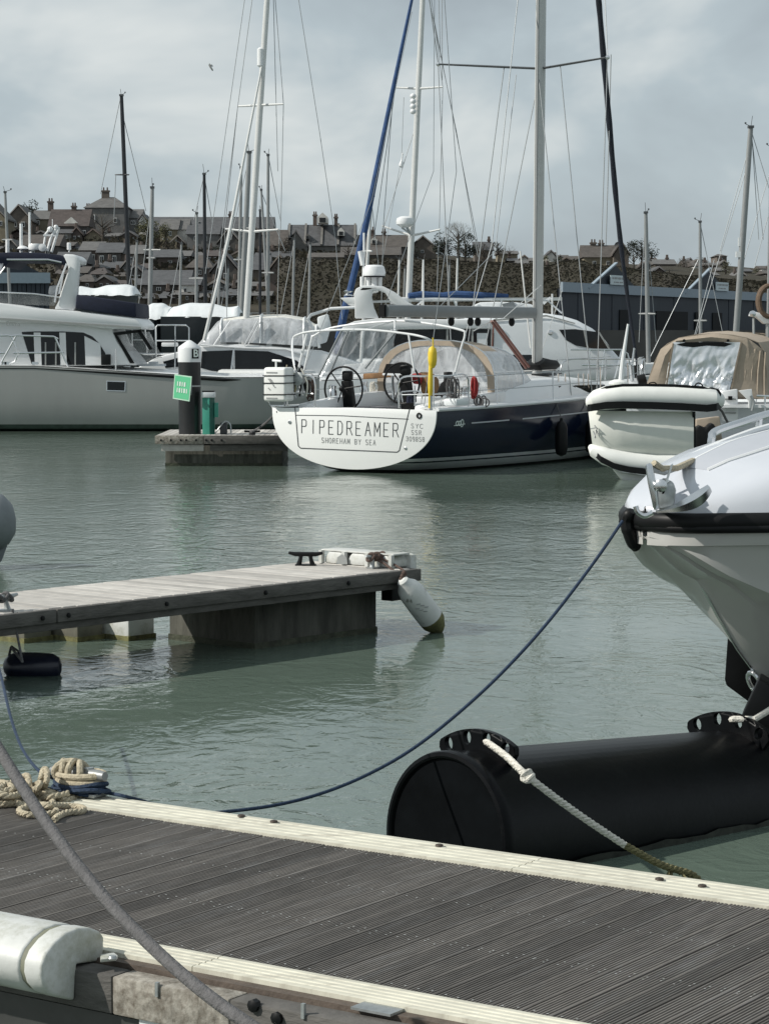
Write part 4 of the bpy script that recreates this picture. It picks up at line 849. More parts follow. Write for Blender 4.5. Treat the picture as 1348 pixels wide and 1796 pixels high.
# ================================================================ navy sailing yacht
O = V((-.59, 45.95, 0)); TH = math.atan2(.857, .515)
MS = Matrix.Translation(O) @ Matrix.Rotation(TH, 4, 'Z')       # x forward, y to port
AX = V((.515, .857, 0)); PT = V((-.857, .515, 0))
def S(x, y, z): return O + AX * x + PT * y + V((0, 0, z))
def SP(px, py, yl):                                               # point of the plane y = yl in the boat's own frame
    return onplane(px, py, S(0, yl, 0), PT)
def SX(px, py, xl): return onplane(px, py, S(xl, 0, 0), AX)      # point of the transverse plane x = xl
sy = thing('sailing_yacht', 'navy blue sailing yacht with a white transom and furled black foresail', 'yacht', O)
Ls = 13.0
wS = lambda t: (1.85 + .16 * math.sin(math.pi * min(1, t / .8))) * (1 - max(0, (t - .42) / .58) ** 2.1)
zsS = lambda t: 1.22 + .10 * t + .28 * t * t
zkS = lambda t: .06 - .55 * math.sin(math.pi * min(1, t * .9)) ** .6
ts = [0, .03, .08, .15, .25, .35, .45, .55, .65, .75, .83, .9, .95, .98, 1]
pS = hull_points(Ls, wS, zsS, zkS, ts, [1.1, .95, .8, .6, .42, .29, .225, .195, .05], .55, q0=2.5, r0=2)
nS = len(pS[0])
def mfS(i, j):
    j = min(j, nS - 2 - j); return 1 if j in (6, 8) else (2 if j >= 9 else 0)
MB(MS).grid(pS, mf=mfS).build('hull', [navy, gel, antifoul], sy, ang=50)
# gunwale strip, cove stripe
MB(MS).tube([p[0] + V((0, 0, .01)) for p in pS], .035, 6).tube([p[-1] + V((0, 0, .01)) for p in pS], .035, 6).build('toe_rail', gel, sy)
def on_hull(t, z, out=.004):
    w = wS(t); a = zsS(t); k = zkS(t); f = t ** 3; q = 2.5 * (1 - f) + 1.15 * f; r = 2 * (1 - f) + f; u = (a - z) / (a - k)
    return V((Ls * t - .55 * u * t ** 8, -(w * max(0, 1 - u ** q) ** (1 / r) + out), z))
for t0, t1 in ((.095, .205), (.245, .47)):
    MB(MS).grid([[on_hull(t0 + (t1 - t0) * i / 10, zsS(t0 + (t1 - t0) * i / 10) - .27 - dz, .006) for dz in (0, .025)] for i in range(11)]).build('cove_stripe', mat('silver_stripe', (.5, .52, .54), .4, var=.02), sy)
# maker's small flowing mark on the quarter: three loops of a thin line
lp = MB(MS)
for k in range(3): lp.tube([on_hull(.055 + .0065 * k + .004 * math.sin(a * .8), zsS(.06) - .27 + .045 * math.cos(a * .8) * (1 if k < 2 else 1.6), .008) for a in range(9)], .009, 4)
lp.tube([on_hull(.047 + .0042 * i, zsS(.06) - .31 + .003 * i, .008) for i in range(8)], .007, 4).build('hull_emblem', lettering, sy)
# transom
ring = [p + V((-.01, 0, 0)) for p in pS[0]]
tp = [V((-.012, 1.85 * math.cos(a), 1.22 - 1.16 * max(0, 1 - abs(math.cos(a)) ** 2) ** (1 / 2.5))) for a in [math.pi * i / 40 for i in range(41)]]
tp = []
for i in range(-24, 25):
    y = 1.85 * math.sin(i / 24 * math.pi / 2); u = (1 - (abs(y) / 1.85) ** 2) ** (1 / 2.5); tp.append(V((-.012, y, 1.22 - (1.22 - .06) * u)))
tw = mat('transom_white', (.80, .81, .80), .3, var=.015, scale=1)
MB(MS).prism(tp + [V((-.012, .9, 1.235)), V((-.012, 0, 1.245)), V((-.012, -.9, 1.235))], (-.03, 0, 0)).build('transom', tw, sy, bevel=.008)
def T(px, py, lift=0): p = onplane(px, py, S(-.042 - lift, 0, 0), AX); return p
ln = MB()
def groove(pts, r=.010):
    for a, b in zip(pts, pts[1:]): ln.beam(T(*a, .002), T(*b, .002), r * 2, .006, up=-AX)
groove([(517, 713), (523, 782), (527, 786), (696, 793), (700, 790), (718, 717)])
groove([(519, 728), (600, 729), (716, 735)], .007)
ln.build('platform_seam', darkprint, sy)
xd = -PT; xd = (T(700, 760) - T(560, 754)).normalized()
def tl(s_, px, py, hpx, wpx, m, name, w):
    """lettering centred on a pixel of the transom, fitted to a width in pixels"""
    c = T(px, py); wd_ = (T(px + wpx / 2, py) - T(px - wpx / 2, py)).dot(xd); strokes(s_, c, xd, (0, 0, 1), wd_, hpx / 89, m, sy, name, w)
tl('PIPEDREAMER', 613, 751, 23, 170, darkprint, 'name_lettering', .016)
tl('SHOREHAM BY SEA', 611, 774, 8.5, 94, greyprint, 'port_lettering', .012)
tl('SYC', 731, 747, 7.2, 20, greyprint, 'number_lettering', .011)
tl('SSR', 730, 758.5, 7.2, 17, greyprint, 'number_lettering', .011)
tl('309858', 728, 770, 7.2, 32, greyprint, 'number_lettering', .011)
for px, py, r in ((508, 740, .035), (711, 786, .03), (735, 729, .06)):
    MB().lathe(T(px, py), -AX, [(r, 0), (r, .015), (r * .55, .02), (r * .5, -.01)], 12).build('transom_fitting', steel if r < .05 else rubber, sy)
# deck, coamings, cockpit
fl = [p for p, t in zip(pS, ts) if t >= .25]
MB(MS).grid([[p[0] + V((0, -.03, 0)), V((p[0].x, p[0].y * .5, p[0].z + .05)), V((p[0].x, 0, p[0].z + .07)), V((p[0].x, -p[0].y * .5, p[0].z + .05)), p[-1] + V((0, .03, 0))] for p in fl]).build('foredeck', gel, sy)
for sgn in (1, -1):
    MB(MS).grid([[V((p[0].x, sgn * (p[0].y - .02), p[0].z)), V((p[0].x, sgn * (p[0].y - .45), p[0].z + .03))] for p, t in zip(pS, ts) if t <= .26]).build('side_deck', gel, sy, solid=-.02)
    MB(MS).prism([(.1, sgn * 1.2, .62), (3.5, sgn * 1.2, .62), (3.5, sgn * 1.2, 1.52), (1.5, sgn * 1.2, 1.42), (.25, sgn * 1.2, 1.3)], (0, sgn * .24, 0)).build('cockpit_coaming', gel, sy, bevel=.04)
    MB(MS).box((2.1, sgn * .95, .95), (2.4, .5, .36)).build('cockpit_seat', gelb, sy, bevel=.03)
MB(MS).box((1.8, 0, .70), (3.5, 2.9, .06)).build('cockpit_floor', gelb, sy)
MB(MS).box((3.5, 0, 1.2), (.1, 2.4, 1.0)).build('bulkhead', gelb, sy)
# coachroof with dark windows
roof = []
for x, w, z in ((3.5, 1.30, 1.62), (5, 1.32, 1.70), (6.5, 1.25, 1.72), (8, 1.10, 1.70), (9.2, .9, 1.62), (9.9, .7, 1.45), (10.2, .55, 1.33)):
    t = x / Ls; zb = zsS(t) + .0
    roof.append([V((x, w + .12, zb)), V((x, w + .02, z - .10)), V((x, w - .12, z)), V((x, 0, z + .10)), V((x, -w + .12, z)), V((x, -w - .02, z - .10)), V((x, -w - .12, zb))])
cb = MB(MS).grid(roof); cb.add(roof[0], [tuple(range(7))]); cb.add(roof[-1], [tuple(range(7))[::-1]]); cb.build('coachroof', gel, sy, ang=50)
for x0, x1 in ((6.2, 7.0), (7.08, 7.9), (7.98, 8.7)):
    MB(MS).prism([(x0, -1.37 + (x0 - 6) * .07, 1.36), (x1, -1.37 + (x1 - 6) * .07, 1.37), (x1 - .03, -1.32 + (x1 - 6) * .07, 1.57), (x0 - .12, -1.32 + (x0 - 6) * .07, 1.58)], (0, .05, 0)).build('coachroof_window', glass, sy)
MB(MS).box((8.6, .25, 1.80), (.5, .5, .05)).build('deck_hatch', glass, sy, bevel=.02)
MB(MS).box((7.1, -.45, 1.80), (.5, .4, .05)).build('deck_hatch', glass, sy, bevel=.02)
# dark covered hatch and winch area before the mast
MB().prism([SP(x, y, -.2) for x, y in ((946, 640), (958, 629), (978, 632), (984, 641), (976, 648), (950, 649))], PT * .4).build('folded_cover', rubber, sy, bevel=.03)
# mast, boom, vang, spreaders
mc = S(7.62, 0, 0); mf = V((mc.x, mc.y, 1.75))
mx_ = at(941, -60, mc.y); mt = V((mf.x + (mx_.x - mf.x), mf.y, 17.5)); mt.x = mf.x + .10
def mrow(z): return V((mf.x + (mt.x - mf.x) * (z - 1.75) / 15.75, mf.y, z))
secs = []
for z in (1.75, 6, 12, 17.5):
    c = mrow(z); secs.append([c + AX * math.cos(a) * .145 + PT * math.sin(a) * .105 for a in [2 * math.pi * k / 16 for k in range(16)]])
mb = MB().grid(secs, closed=True); mast = mb.build('mast', mat('mast_white_grey', (.50, .51, .50), .38, var=.04), sy)
tr = MB().beam(mrow(1.9) - AX * .15, mrow(17.3) - AX * .15, .05, .03, up=AX); tr.build('mast_track', alu, mast)
MB().box(mf + V((0, 0, .0)), (.45, .45, .1)).build('mast_foot', galv, mast)
zb = z_of = lambda py, Y: EYE + (600 - py) / F * Y
spz = zb(126, mc.y); sm = mrow(spz)
tipL = at(768, 112, mc.y + .9); tipR = at(1065, 100, mc.y - 1.2)
for tp_ in (tipL, tipR):
    MB().tube([sm, sm.lerp(tp_, .6), tp_], [.055, .05, .04], 8, sq=.5).build('spreader', mat('dark_spreader', (.06, .065, .07), .4), sy)
    MB().ball(tp_, .05, 8).build('spreader_tip', steel, sy)
spz2 = spz + 4.6; sm2 = mrow(spz2)
b0 = S(1.25, .05, zb(546, 47.7)); b1 = mrow(zb(549, mc.y)) - AX * .2
bd = (b1 - b0).normalized(); prof = []
for p in (b0, b1):
    s_ = bd.cross(V((0, 0, 1))).normalized(); prof.append([p + s_ * math.copysign(abs(math.cos(a)) ** .6, math.cos(a)) * .09 + V((0, 0, 1)) * math.copysign(abs(math.sin(a)) ** .6, math.sin(a)) * .125 for a in [2 * math.pi * k / 14 for k in range(14)]])
bb = MB().grid(prof, closed=True); bb.add(prof[0], [tuple(range(14))]); bb.add(prof[1], [tuple(range(14))[::-1]]); boom = bb.build('boom', mat('boom_grey', (.19, .205, .21), .4, var=.05), sy)
MB().beam(b1, mrow(b1.z), .06, .12).build('gooseneck', galv, boom)
MB().box(b0 + V((-.04, 0, 0)), (.12, .12, .24), M=Matrix.Rotation(TH, 3, 'Z')).build('boom_end', rubber, boom)
bl = MB()
for f in (.42, .55, .60, .84):
    p = b0.lerp(b1, f) - V((0, 0, .2)); bl.ball(p, .07, 8, (1, .6, 1.4))
bl.build('block', rubber, boom)
MB().tube([SP(866, 562, 0), SP(927, 643, 0)], .032, 10).build('kicker', redpaint, sy)
MB().tube([SP(861, 563, .06), SP(922, 645, .06)], .03, 8).tube([SP(865, 570, 0), SP(862, 620, .1)], .015, 5).build('kicker_rod', redpaint, sy)
# standing rigging
rg = MB(); RW = .0105
cpR = S(7.0, -1.75, 1.35); cpL = S(7.0, 1.75, 1.35)
rg.tube([tipL, cpL], RW, 4).tube([tipR, cpR], RW, 4)
rg.tube([mrow(spz - .05) - AX * .1, S(6.6, -1.35, 1.35)], RW, 4).tube([mrow(spz - .05), S(7.3, 1.35, 1.35)], RW, 4)
rg.tube([sm.lerp(tipR, .30), S(7.1, -1.6, 1.35)], RW, 4).tube([sm.lerp(tipL, .35), S(7.1, 1.6, 1.35)], RW, 4)
rg.tube([tipL, at(745, -60, mc.y)], RW, 4).tube([tipR, at(1058, -60, mc.y)], RW, 4)
rg.build('shroud', wire, sy)
bs = MB(); bs.tube([at(914, -60, mc.y), SP(862, 430, .1), SP(812, 600, .5)], RW, 4).tube([SP(905, 130, .1), SP(868, 440, .2), b0.lerp(b1, .35) + V((0, 0, .12))], RW * .8, 4)
bs.tube([b0 + V((0, 0, .1)), at(760, 300, 48), at(762, -60, 47.5)], RW * .8, 4).tube([S(.1, -1.5, 1.3), at(800, 300, 47), at(775, -60, 47.5)], RW * .8, 4)
bs.tube([S(.1, 1.5, 1.3), at(652, 350, 48), at(722, 20, 48)], RW * .7, 4)
bs.build('backstay', wire, sy)
fs = spline([at(1044, -60, mc.y + 2), at(1052, 30, mc.y + 2.3), at(1068, 215, mc.y + 3), at(1084, 390, mc.y + 3.7), at(1100, 520, mc.y + 4.2), at(1117, 640, mc.y + 4.6)], 6)
n_ = len(fs) - 1
MB().tube(fs, [.040 + .030 * math.sin(math.pi * min(1, .25 + .75 * i / n_)) - .01 * (i / n_) + .006 * math.sin(i * 1.7) for i in range(n_ + 1)], 10).build('furled_foresail', blacksail, sy)
MB().tube([at(1118, 640, mc.y + 4.6), at(1120, 668, mc.y + 4.6)], .10, 10).build('furling_drum', rubber, sy)
MB().tube([at(1071, 95, mc.y + 3), at(1066, 300, mc.y + 3), at(1062, 430, mc.y + 3)], .012, 4).build('spare_halyard', wire, sy)
MB().tube([mrow(zb(520, mc.y)), at(830, 580, mc.y - 2)], .013, 4).tube([at(948, 500, mc.y - 1), at(880, 560, mc.y - 2)], .010, 4).tube([at(985, 510, mc.y + 1), mrow(zb(640, mc.y))], .01, 4).tube([at(912, 440, mc.y), at(930, 610, mc.y)], .018, 5).build('halyard', aluw, sy)
# bow rails, stanchions, lifelines
lf = MB(MS); top = []; mid = []
for x, y in ((2.6, 1.78), (4.8, 1.9), (7.0, 1.9), (9.0, 1.6), (10.6, 1.1)):
    for sg in (1, -1):
        z0 = zsS(x / Ls); MB(MS).tube([(x, sg * (y - .06), z0), (x, sg * (y - .08), z0 + .62)], .016, 6).build('stanchion', steel, sy)
for sg in (1, -1):
    for h in (.6, .32): lf.tube([(x, sg * (y - .08), zsS(x / Ls) + h) for x, y in ((.3, 1.78), (2.6, 1.78), (4.8, 1.9), (7.0, 1.9), (9.0, 1.6), (10.6, 1.1), (12.2, .5))], .008, 4)
lf.build('lifeline', wire, sy)
pu = MB(MS)
for sg in (1, -1): pu.tube(spline([(10.8, sg * 1.0, 1.45), (10.9, sg * 1.0, 2.05), (11.9, sg * .6, 2.1), (12.8, sg * .15, 2.1)]), .018, 6).tube([(11.9, sg * .6, 1.45), (11.9, sg * .6, 2.1)], .018, 6)
pu.build('pulpit', steel, sy)
gp = MB()
for x, y in ((596, 0), (622, 1), (700, 2), (730, 3)): pass
for px in (978, 990, 1013, 1022, 1030): gp.tube([SP(px, 655, -1.2), SP(px + 2, 700, -1.2)], .018, 5)
gp.build('granny_bar', steel, sy)
# stern rails (pushpit) and the white bimini hoops
for sg in (1, -1):
    ps = MB(MS); ps.tube(spline([(.1, sg * .95, 1.25), (.1, sg * .98, 1.8), (.15, sg * 1.5, 1.86), (.6, sg * 1.72, 1.86), (1.3, sg * 1.76, 1.84), (1.35, sg * 1.76, 1.25)]), .017, 6).tube([(.12, sg * 1.0, 1.5), (.2, sg * 1.6, 1.52), (1.3, sg * 1.76, 1.52)], .013, 6).tube([(.2, sg * 1.65, 1.25), (.2, sg * 1.65, 1.86)], .016, 6)
    ps.build('pushpit', steel, sy)
bh = MB()
bh.tube(spline([SP(532, 692, 1.5), SP(516, 640, 1.5), SX(513, 598, 1.3), SX(524, 586, 1.3), SX(560, 580, 1.3), SX(640, 578, 1.3), SX(712, 585, 1.3), SX(745, 592, 1.3), SX(760, 600, 1.5)]), .022, 8)
bh.tube(spline([SX(524, 690, 2.0), SX(545, 600, 2.0), SX(552, 588, 2.0), SX(590, 573, 2.0), SX(690, 563, 2.0), SX(755, 568, 2.0), SX(806, 578, 2.0), SX(815, 586, 2.0), SX(808, 612, 2.0), SX(797, 657, 2.0)]), .022, 8)
bh.tube([SX(538, 586, 1.3), SX(524, 645, 1.3)], .026, 8).tube([SX(692, 562, 2), SX(692, 580, 1.3)], .018, 6).tube([SX(716, 585, 1.3), SX(726, 650, 1.3)], .022, 6)
bh.tube([SX(640, 578, 1.3), SX(690, 563, 2)], .016, 6)
bh.build('bimini_frame', gel, sy)
# sprayhood: tan canvas arch with clear panels
sh = []
for xl, kk in ((3.15, 1.0), (3.9, .99), (4.6, .90), (5.4, .55)):
    row = []
    for k in range(17):
        a = math.pi * k / 16; y = -1.38 * (1 - .06 * (xl - 3.15)) * math.copysign(abs(math.cos(a)) ** .75, math.cos(a)); z = 1.42 + (1.30 if kk > .6 else .55) * kk * abs(math.sin(a)) ** .62 * .86
        row.append(V((xl, -y, z)))
    sh.append(row)
shm = MB(MS).grid(sh[:3], mf=lambda i, j: 0 if (i == 0 and 3 < j < 12) else 1)
shm.build('sprayhood_canvas', [tan, vinm], sy)
MB(MS).grid(sh[2:]).build('sprayhood_window', vinm, sy)
aft = sh[0]; inner = [V((3.16, p.y * .88, 1.42 + (p.z - 1.42) * .91)) for p in aft]
MB(MS).grid([aft, inner]).build('sprayhood_edge', tan, sy, solid=.02)
MB(MS).grid([[inner[k], V((3.17, inner[k].y, 1.42))] for k in range(1, 16)]).build('sprayhood_panel', vin, sy)
MB(MS).tube(sh[0], .02, 6).tube(sh[2], .02, 6).build('sprayhood_frame', steel, sy)
# twin wheels and pedestals
def wheel(y, rad, px, py):
    c = SX(px, py, 1.35); w = MB()
    w.tube([c + PT * math.cos(a) * rad + V((0, 0, math.sin(a) * rad)) + AX * .05 for a in [2 * math.pi * k / 36 for k in range(36)]], .021, 8, closed=True)
    o = w.build('steering_wheel', rubber, sy)
    sp_ = MB()
    for k in range(3):
        a = .9 + k * 2.094; sp_.tube([c, c + PT * math.cos(a) * rad + V((0, 0, math.sin(a) * rad))], .013, 6)
    sp_.lathe(c, -AX, [(.05, -.03), (.05, .05), (.02, .07)], 10).build('wheel_spoke', rubber, o)
    q = c + AX * .2
    MB().prism([q + V((0, 0, .16)) - AX * .1 - PT * .10, q + V((0, 0, .16)) - AX * .1 + PT * .10, V((q.x, q.y, .7)) + PT * .14 + AX * .1, V((q.x, q.y, .7)) - PT * .14 + AX * .1], AX * .16).build('pedestal', rubber, sy, bevel=.02)
    MB().box(q + V((0, 0, .26)), (.16, .2, .2), M=Matrix.Rotation(TH, 3, 'Z')).build('compass', rubber, sy, bevel=.04)
wheel(.75, .44, 600, 682); wheel(-.75, .40, 702, 672)
MB(MS).prism([(2.6, .25, 1.2), (3.2, .25, 1.2), (3.2, .25, 1.4), (2.6, .25, 1.4)], (0, -.5, 0)).build('cockpit_table', gelb, sy, bevel=.02)
pl = MB().prism([SX(x, y, 1.6) for x, y in ((677, 638), (708, 638), (704, 655), (671, 654))], AX * .08); po = pl.build('chart_plotter', rubber, sy)
MB().beam(SX(671, 656, 1.58), SX(705, 657, 1.58), .03, .04).build('plotter_edge', gelb, po)
MB().tube([SX(688, 655, 1.65), SX(690, 700, 1.65)], .03, 8).build('plotter_post', steel, sy)
gd = MB(); gd.tube(spline([SX(706, 640, 1.7), SX(712, 668, 1.7), SX(722, 700, 1.7)]), .018, 6); gd.build('pedestal_guard', redpaint, sy)
gd = MB().tube(spline([SX(706, 705, 1.2), SX(704, 690, 1.2), SX(708, 687, 1.2), SX(738, 688, 1.2), SX(738, 712, 1.2)]), .016, 6).tube([SX(727, 676, 1.2), SX(727, 712, 1.2)], .014, 6); gd.build('grab_rail', steel, sy); MB().tube(spline([SX(773, 712, .8), SX(773, 697, .8), SX(766, 696, .8)]), .014, 6).build('grab_rail', steel, sy)
MB(MS).box((3.44, 0, 1.30), (.03, .62, .72)).build('companionway', glass, sy, bevel=.01)
MB(MS).box((3.43, .42, 1.28), (.04, .10, .9)).build('companionway_post', gel, sy)
MB().prism([SX(x, y, 2.9) for x, y in ((636, 655), (690, 652), (690, 661), (636, 665))], AX * .1).build('seat_back', brown, sy, bevel=.02)
for sg in (1, -1):
    MB(MS).box((2.0, sg * .95, 1.17), (2.0, .44, .07)).build('seat_cushion', mat('grey_cushion', (.20, .20, .21), .9, var=.1), sy, bevel=.02)
    for x in (1.3, 2.5): MB(MS).lathe((x, sg * 1.3, 1.42 + .05 * x), (0, 0, 1), [(.09, -.05), (.085, .04), (.065, .08), (.08, .15), (.05, .17)], 14).build('winch', steel, sy)
lns = MB(MS)
for k in range(5): lns.tube(spline([(3.6 + .2 * k, -.5 + .08 * k, 1.78), (3.2, -.7 + .1 * k, 1.55 + .05 * (k % 2)), (2.6 - .1 * k, -1.2, 1.48)]), .012, 5)
lns.build('control_line', ropewhite, sy)
# loose gear resting aboard
def blob(name, label, cat, pts, depth, m, b=.04, off=0):
    p0 = sum(pts, V()) / len(pts); t = thing(name, label, cat, p0)
    MB().prism(pts, AX * depth).build('body', m, t, bevel=b); return t
lr = thing('liferaft', 'white strapped liferaft canister on the port stern rail of the navy yacht', 'liferaft', SX(482, 674, -.1))
rf0 = [SX(x, y, -.25) for x, y in ((461, 644), (500, 644), (500, 704), (461, 704))]
MB().prism(rf0, AX * .34).build('canister', mat('liferaft_white', (.76, .77, .75), .4, var=.03), lr, bevel=.055, seg=4)
for y in (659, 672, 692):
    MB().prism([SX(460.5, y - 1, -.262), SX(500.5, y - 1, -.262), SX(500.5, y + .7, -.262), SX(460.5, y + .7, -.262)], AX * .364).build('strap', rubber, lr)
for y in (653, 698): MB().beam(SX(467, y, -.254), SX(486, y + .3, -.254), .008, .025).build('label_print', greyprint, lr)
em = MB()
for k in range(7): em.beam(SX(470 + 3 * (k % 4), 664 + 4 * (k % 5), -.254), SX(474 + 3 * (k % 4), 668 + 4 * (k % 5), -.254), .006, .022)
em.build('emblem', greyprint, lr)
MB().tube([SX(470, 704, -.1), SX(474, 712, .1), SX(500, 712, .1), SX(497, 704, -.1)], .02, 6).build('cradle', steel, lr)
ob = thing('outboard_bracket', 'clutter of grey lines and fittings hung beside the white liferaft', 'gear', SX(520, 690, .3))
MB().tube([SX(478, 632, -.1), SX(493, 633, -.1)], .025, 6).tube([SX(484, 633, -.1), SX(484, 645, -.1)], .022, 6).build('tee_handle', gel, ob)
for k in range(6):
    a = SX(503 + 5 * k, 640 + 3 * (k % 3), .1); b = SX(507 + 6 * k, 698 - 3 * (k % 2), .2)
    MB().tube(spline([a, a.lerp(b, .5) + PT * .08 * (-1) ** k, b]), .014 + .006 * (k % 2), 6).build('hanging_line', [ropetan, ropegrey, steel, rubber, galv, ropewhite][k], ob)
MB().lathe(SX(527, 664, .2), -AX, [(.03, 0), (.13, .02), (.13, .12), (.03, .14)], 14).build('winch_reel', galv, ob)
MB().prism([SX(x, y, .35) for x, y in ((506, 652), (517, 655), (515, 690), (505, 688))], AX * .1).build('folded_bag', mat('olive_bag', (.22, .2, .09), .8, var=.4), ob, bevel=.03)
MB().prism([SX(x, y, .4) for x, y in ((508, 640), (522, 645), (538, 672), (540, 690), (534, 690), (528, 664))], AX * .1).build('engine_leg', rubber, ob, bevel=.03)
db = thing('danbuoy', 'yellow danbuoy standing upright on the starboard quarter of the navy yacht', 'danbuoy', SX(755, 716, -.0))
MB().lathe(SX(754, 714, 0), V((.01, 0, 1)), [(.035, -.02), (.032, .22), (.04, .24), (.048, .45), (.036, .8), (.03, .82)], 12).build('sleeve', yellow, db)
MB().lathe(SX(758, 642, 0), (0, 0, 1), [(.03, -.04), (.075, .03), (.086, .12), (.086, .25), (.07, .33), (.03, .37)], 14).build('float', yellow, db)
MB().tube([SX(759, 609, 0), SX(759, 592, 0)], .016, 6).build('whip', yellow, db)
MB().tube([SX(755, 718, 0), SX(755, 694, 0)], .03, 8).build('foot', galv, db)
cu1 = blob('cushion', 'red cloth draped in the cockpit beside the chart plotter', 'cloth', [SX(x, y, 1.9) for x, y in ((720, 655), (733, 654), (737, 664), (734, 674), (722, 673))], .25, red)
cu2 = blob('folded_cover', 'brown folded cover standing behind the yellow danbuoy', 'cover', [SX(x, y, 2.0) for x, y in ((733, 652), (748, 655), (757, 665), (760, 694), (738, 694), (735, 672))], .3, brown)
blob('winch_bag', 'black upright bag on the coaming right of the yellow danbuoy', 'bag', [SX(x, y, 1.2) for x, y in ((772, 672), (777, 668), (777, 652), (785, 652), (785, 692), (764, 697), (765, 688))], .2, rubber, .02)
blob('blue_bag', 'small navy bag beside the starboard wheel guard', 'bag', [SX(x, y, 1.3) for x, y in ((713, 690), (721, 689), (722, 706), (711, 707))], .2, navycloth, .02)
def coil(name, label, px, py, wpx, hpx, m, xl, n=7, r=.014):
    t = thing(name, label, 'rope', SX(px, py + hpx, xl)); rr = random.Random(px)
    for k in range(n):
        c = SX(px + rr.uniform(-.3, .3) * wpx, py + hpx / 2 + rr.uniform(-.1, .1) * hpx, xl + rr.uniform(-.1, .1)); a_ = wpx / 90 * rr.uniform(.15, .35); b_ = hpx / 90 * rr.uniform(.35, .5); tw_ = rr.uniform(-.6, .6)
        MB().tube([c + (PT * math.cos(tw_) + AX * math.sin(tw_)) * math.cos(q) * a_ + V((0, 0, math.sin(q) * b_)) for q in [2 * math.pi * i / 16 for i in range(16)]], r, 5, closed=True).build('loop', m, t)
    return t
coil('rope_coil', 'grey rope hanks hanging on the starboard rail of the navy yacht', 795, 660, 24, 44, ropegrey, .9, 8)
coil('rope_coil', 'red rope hank on the starboard rail under the tan sprayhood', 831, 660, 12, 36, red, 1.6, 7, .022)
coil('rope_coil', 'brown rope hank hung on the port pushpit beside the left wheel', 545, 664, 18, 36, ropebrown, .5, 7)
coil('rope_coil', 'white rope hank on the bulkhead between the two wheels', 655, 668, 14, 26, ropewhite, 3.2, 6)
coil('rope_coil', 'grey coiled lines lying on the side deck below the red hank', 842, 694, 26, 20, ropegrey, 1.7, 7)
MB().box(SX(800, 705, .9), (.5, .3, .14), M=Matrix.Rotation(TH, 3, 'Z')).build('rope_tail_bag', tarp, sy, bevel=.04)
for px, x in ((790, 1.0), (815, 2.2)):
    MB().lathe(SX(px, 690, x), (0, 0, 1), [(.10, -.1), (.09, 0), (.075, .05), (.09, .12), (.05, .14)], 14).build('winch', steel, sy)
# fenders along the starboard side
for x, lab in ((4.6, 'black fender hung amidships on the navy hull'), (6.0, 'black fender hung on the navy hull beside the white dinghy')):
    p = S(x, -(wS(x / Ls) + .12), 0); f = thing('fender', lab, 'fender', (p.x, p.y, .2), 'black fenders on the navy hull')
    MB().lathe((p.x, p.y, .18), (0, 0, 1), [(.02, 0), (.10, .04), (.13, .14), (.13, .58), (.09, .68), (.04, .72), (.03, .78)], 14).build('body', rubber, f)
    MB().tube([(p.x, p.y, .95), S(x, -wS(x / Ls) + .02, zsS(x / Ls) + .02)], .01, 5).build('lanyard', ropegrey, f)
ml = thing('mooring_line', 'grey mooring line from the white transom to the pontoon cleat', 'rope', onz(444, 762, .55))
MB().tube(sag(T(486, 722), onz(442, 757, .6), .04, 8), .022, 6).build('rope', ropegrey, ml)
# ================================================================ tan canopied motorboat stern-on at right
D4 = 50.0
c4 = thing('canopy_cruiser', 'motorboat under a tan canopy with a large creased clear window', 'motorboat', (at(1245, 720, D4).x, D4 + 3, 0))
def A4(px, py, dy=0): return at(px, py, D4 + dy)
def arch4(spec): return [A4(x, y, 0) for x, y in spec]
fr = [(1128, 690), (1134, 672), (1146, 636), (1158, 612), (1170, 602), (1190, 592), (1220, 586), (1252, 584), (1285, 587), (1310, 592), (1330, 600), (1340, 616), (1344, 650), (1346, 700)]
rows = []
for dy, f, up in ((0, 1, 0), (.5, 1.0, 0), (1.6, 1.03, -2), (2.6, 1.06, -4)):
    rows.append([at(1240 + (x - 1240) * f + dy * 9, y + up * (1 if y < 640 else 0), D4 + dy) for x, y in fr])
MB().grid(rows).build('canopy_cover', tan, c4, solid=.015)
win = [(1176, 604), (1200, 599), (1240, 597), (1298, 600), (1290, 640), (1280, 676), (1276, 692), (1168, 690), (1166, 676), (1172, 640)]
# stern panel: canvas with a window opening (ring of quads between the arch and the window)
outer = [(1134, 690), (1134, 672), (1158, 612), (1190, 592), (1252, 584), (1310, 592), (1336, 612), (1344, 650), (1346, 700), (1240, 700)]
inner = [(1168, 692), (1166, 676), (1172, 636), (1180, 603), (1240, 598), (1298, 601), (1290, 640), (1282, 672), (1276, 692), (1220, 692)]
ro = [A4(x, y, .0 + .02 * math.sin(i * 3)) for i, (x, y) in enumerate(outer)]; ri = [A4(x, y, -.06) for x, y in inner]
rm = [a.lerp(b, .5) + V((0, -.05, 0)) for a, b in zip(ro, ri)]
MB().grid([ro + [ro[0]], rm + [rm[0]], ri + [ri[0]]]).build('stern_curtain', tan, c4)
silver = bpy.data.materials.new('creased_clear_window'); silver.use_nodes = True
sn = silver.node_tree; sb = sn.nodes['Principled BSDF']; sb.inputs['Base Color'].default_value = (.80, .82, .85, 1); sb.inputs['Roughness'].default_value = .2; sb.inputs['Metallic'].default_value = .45
gx = []
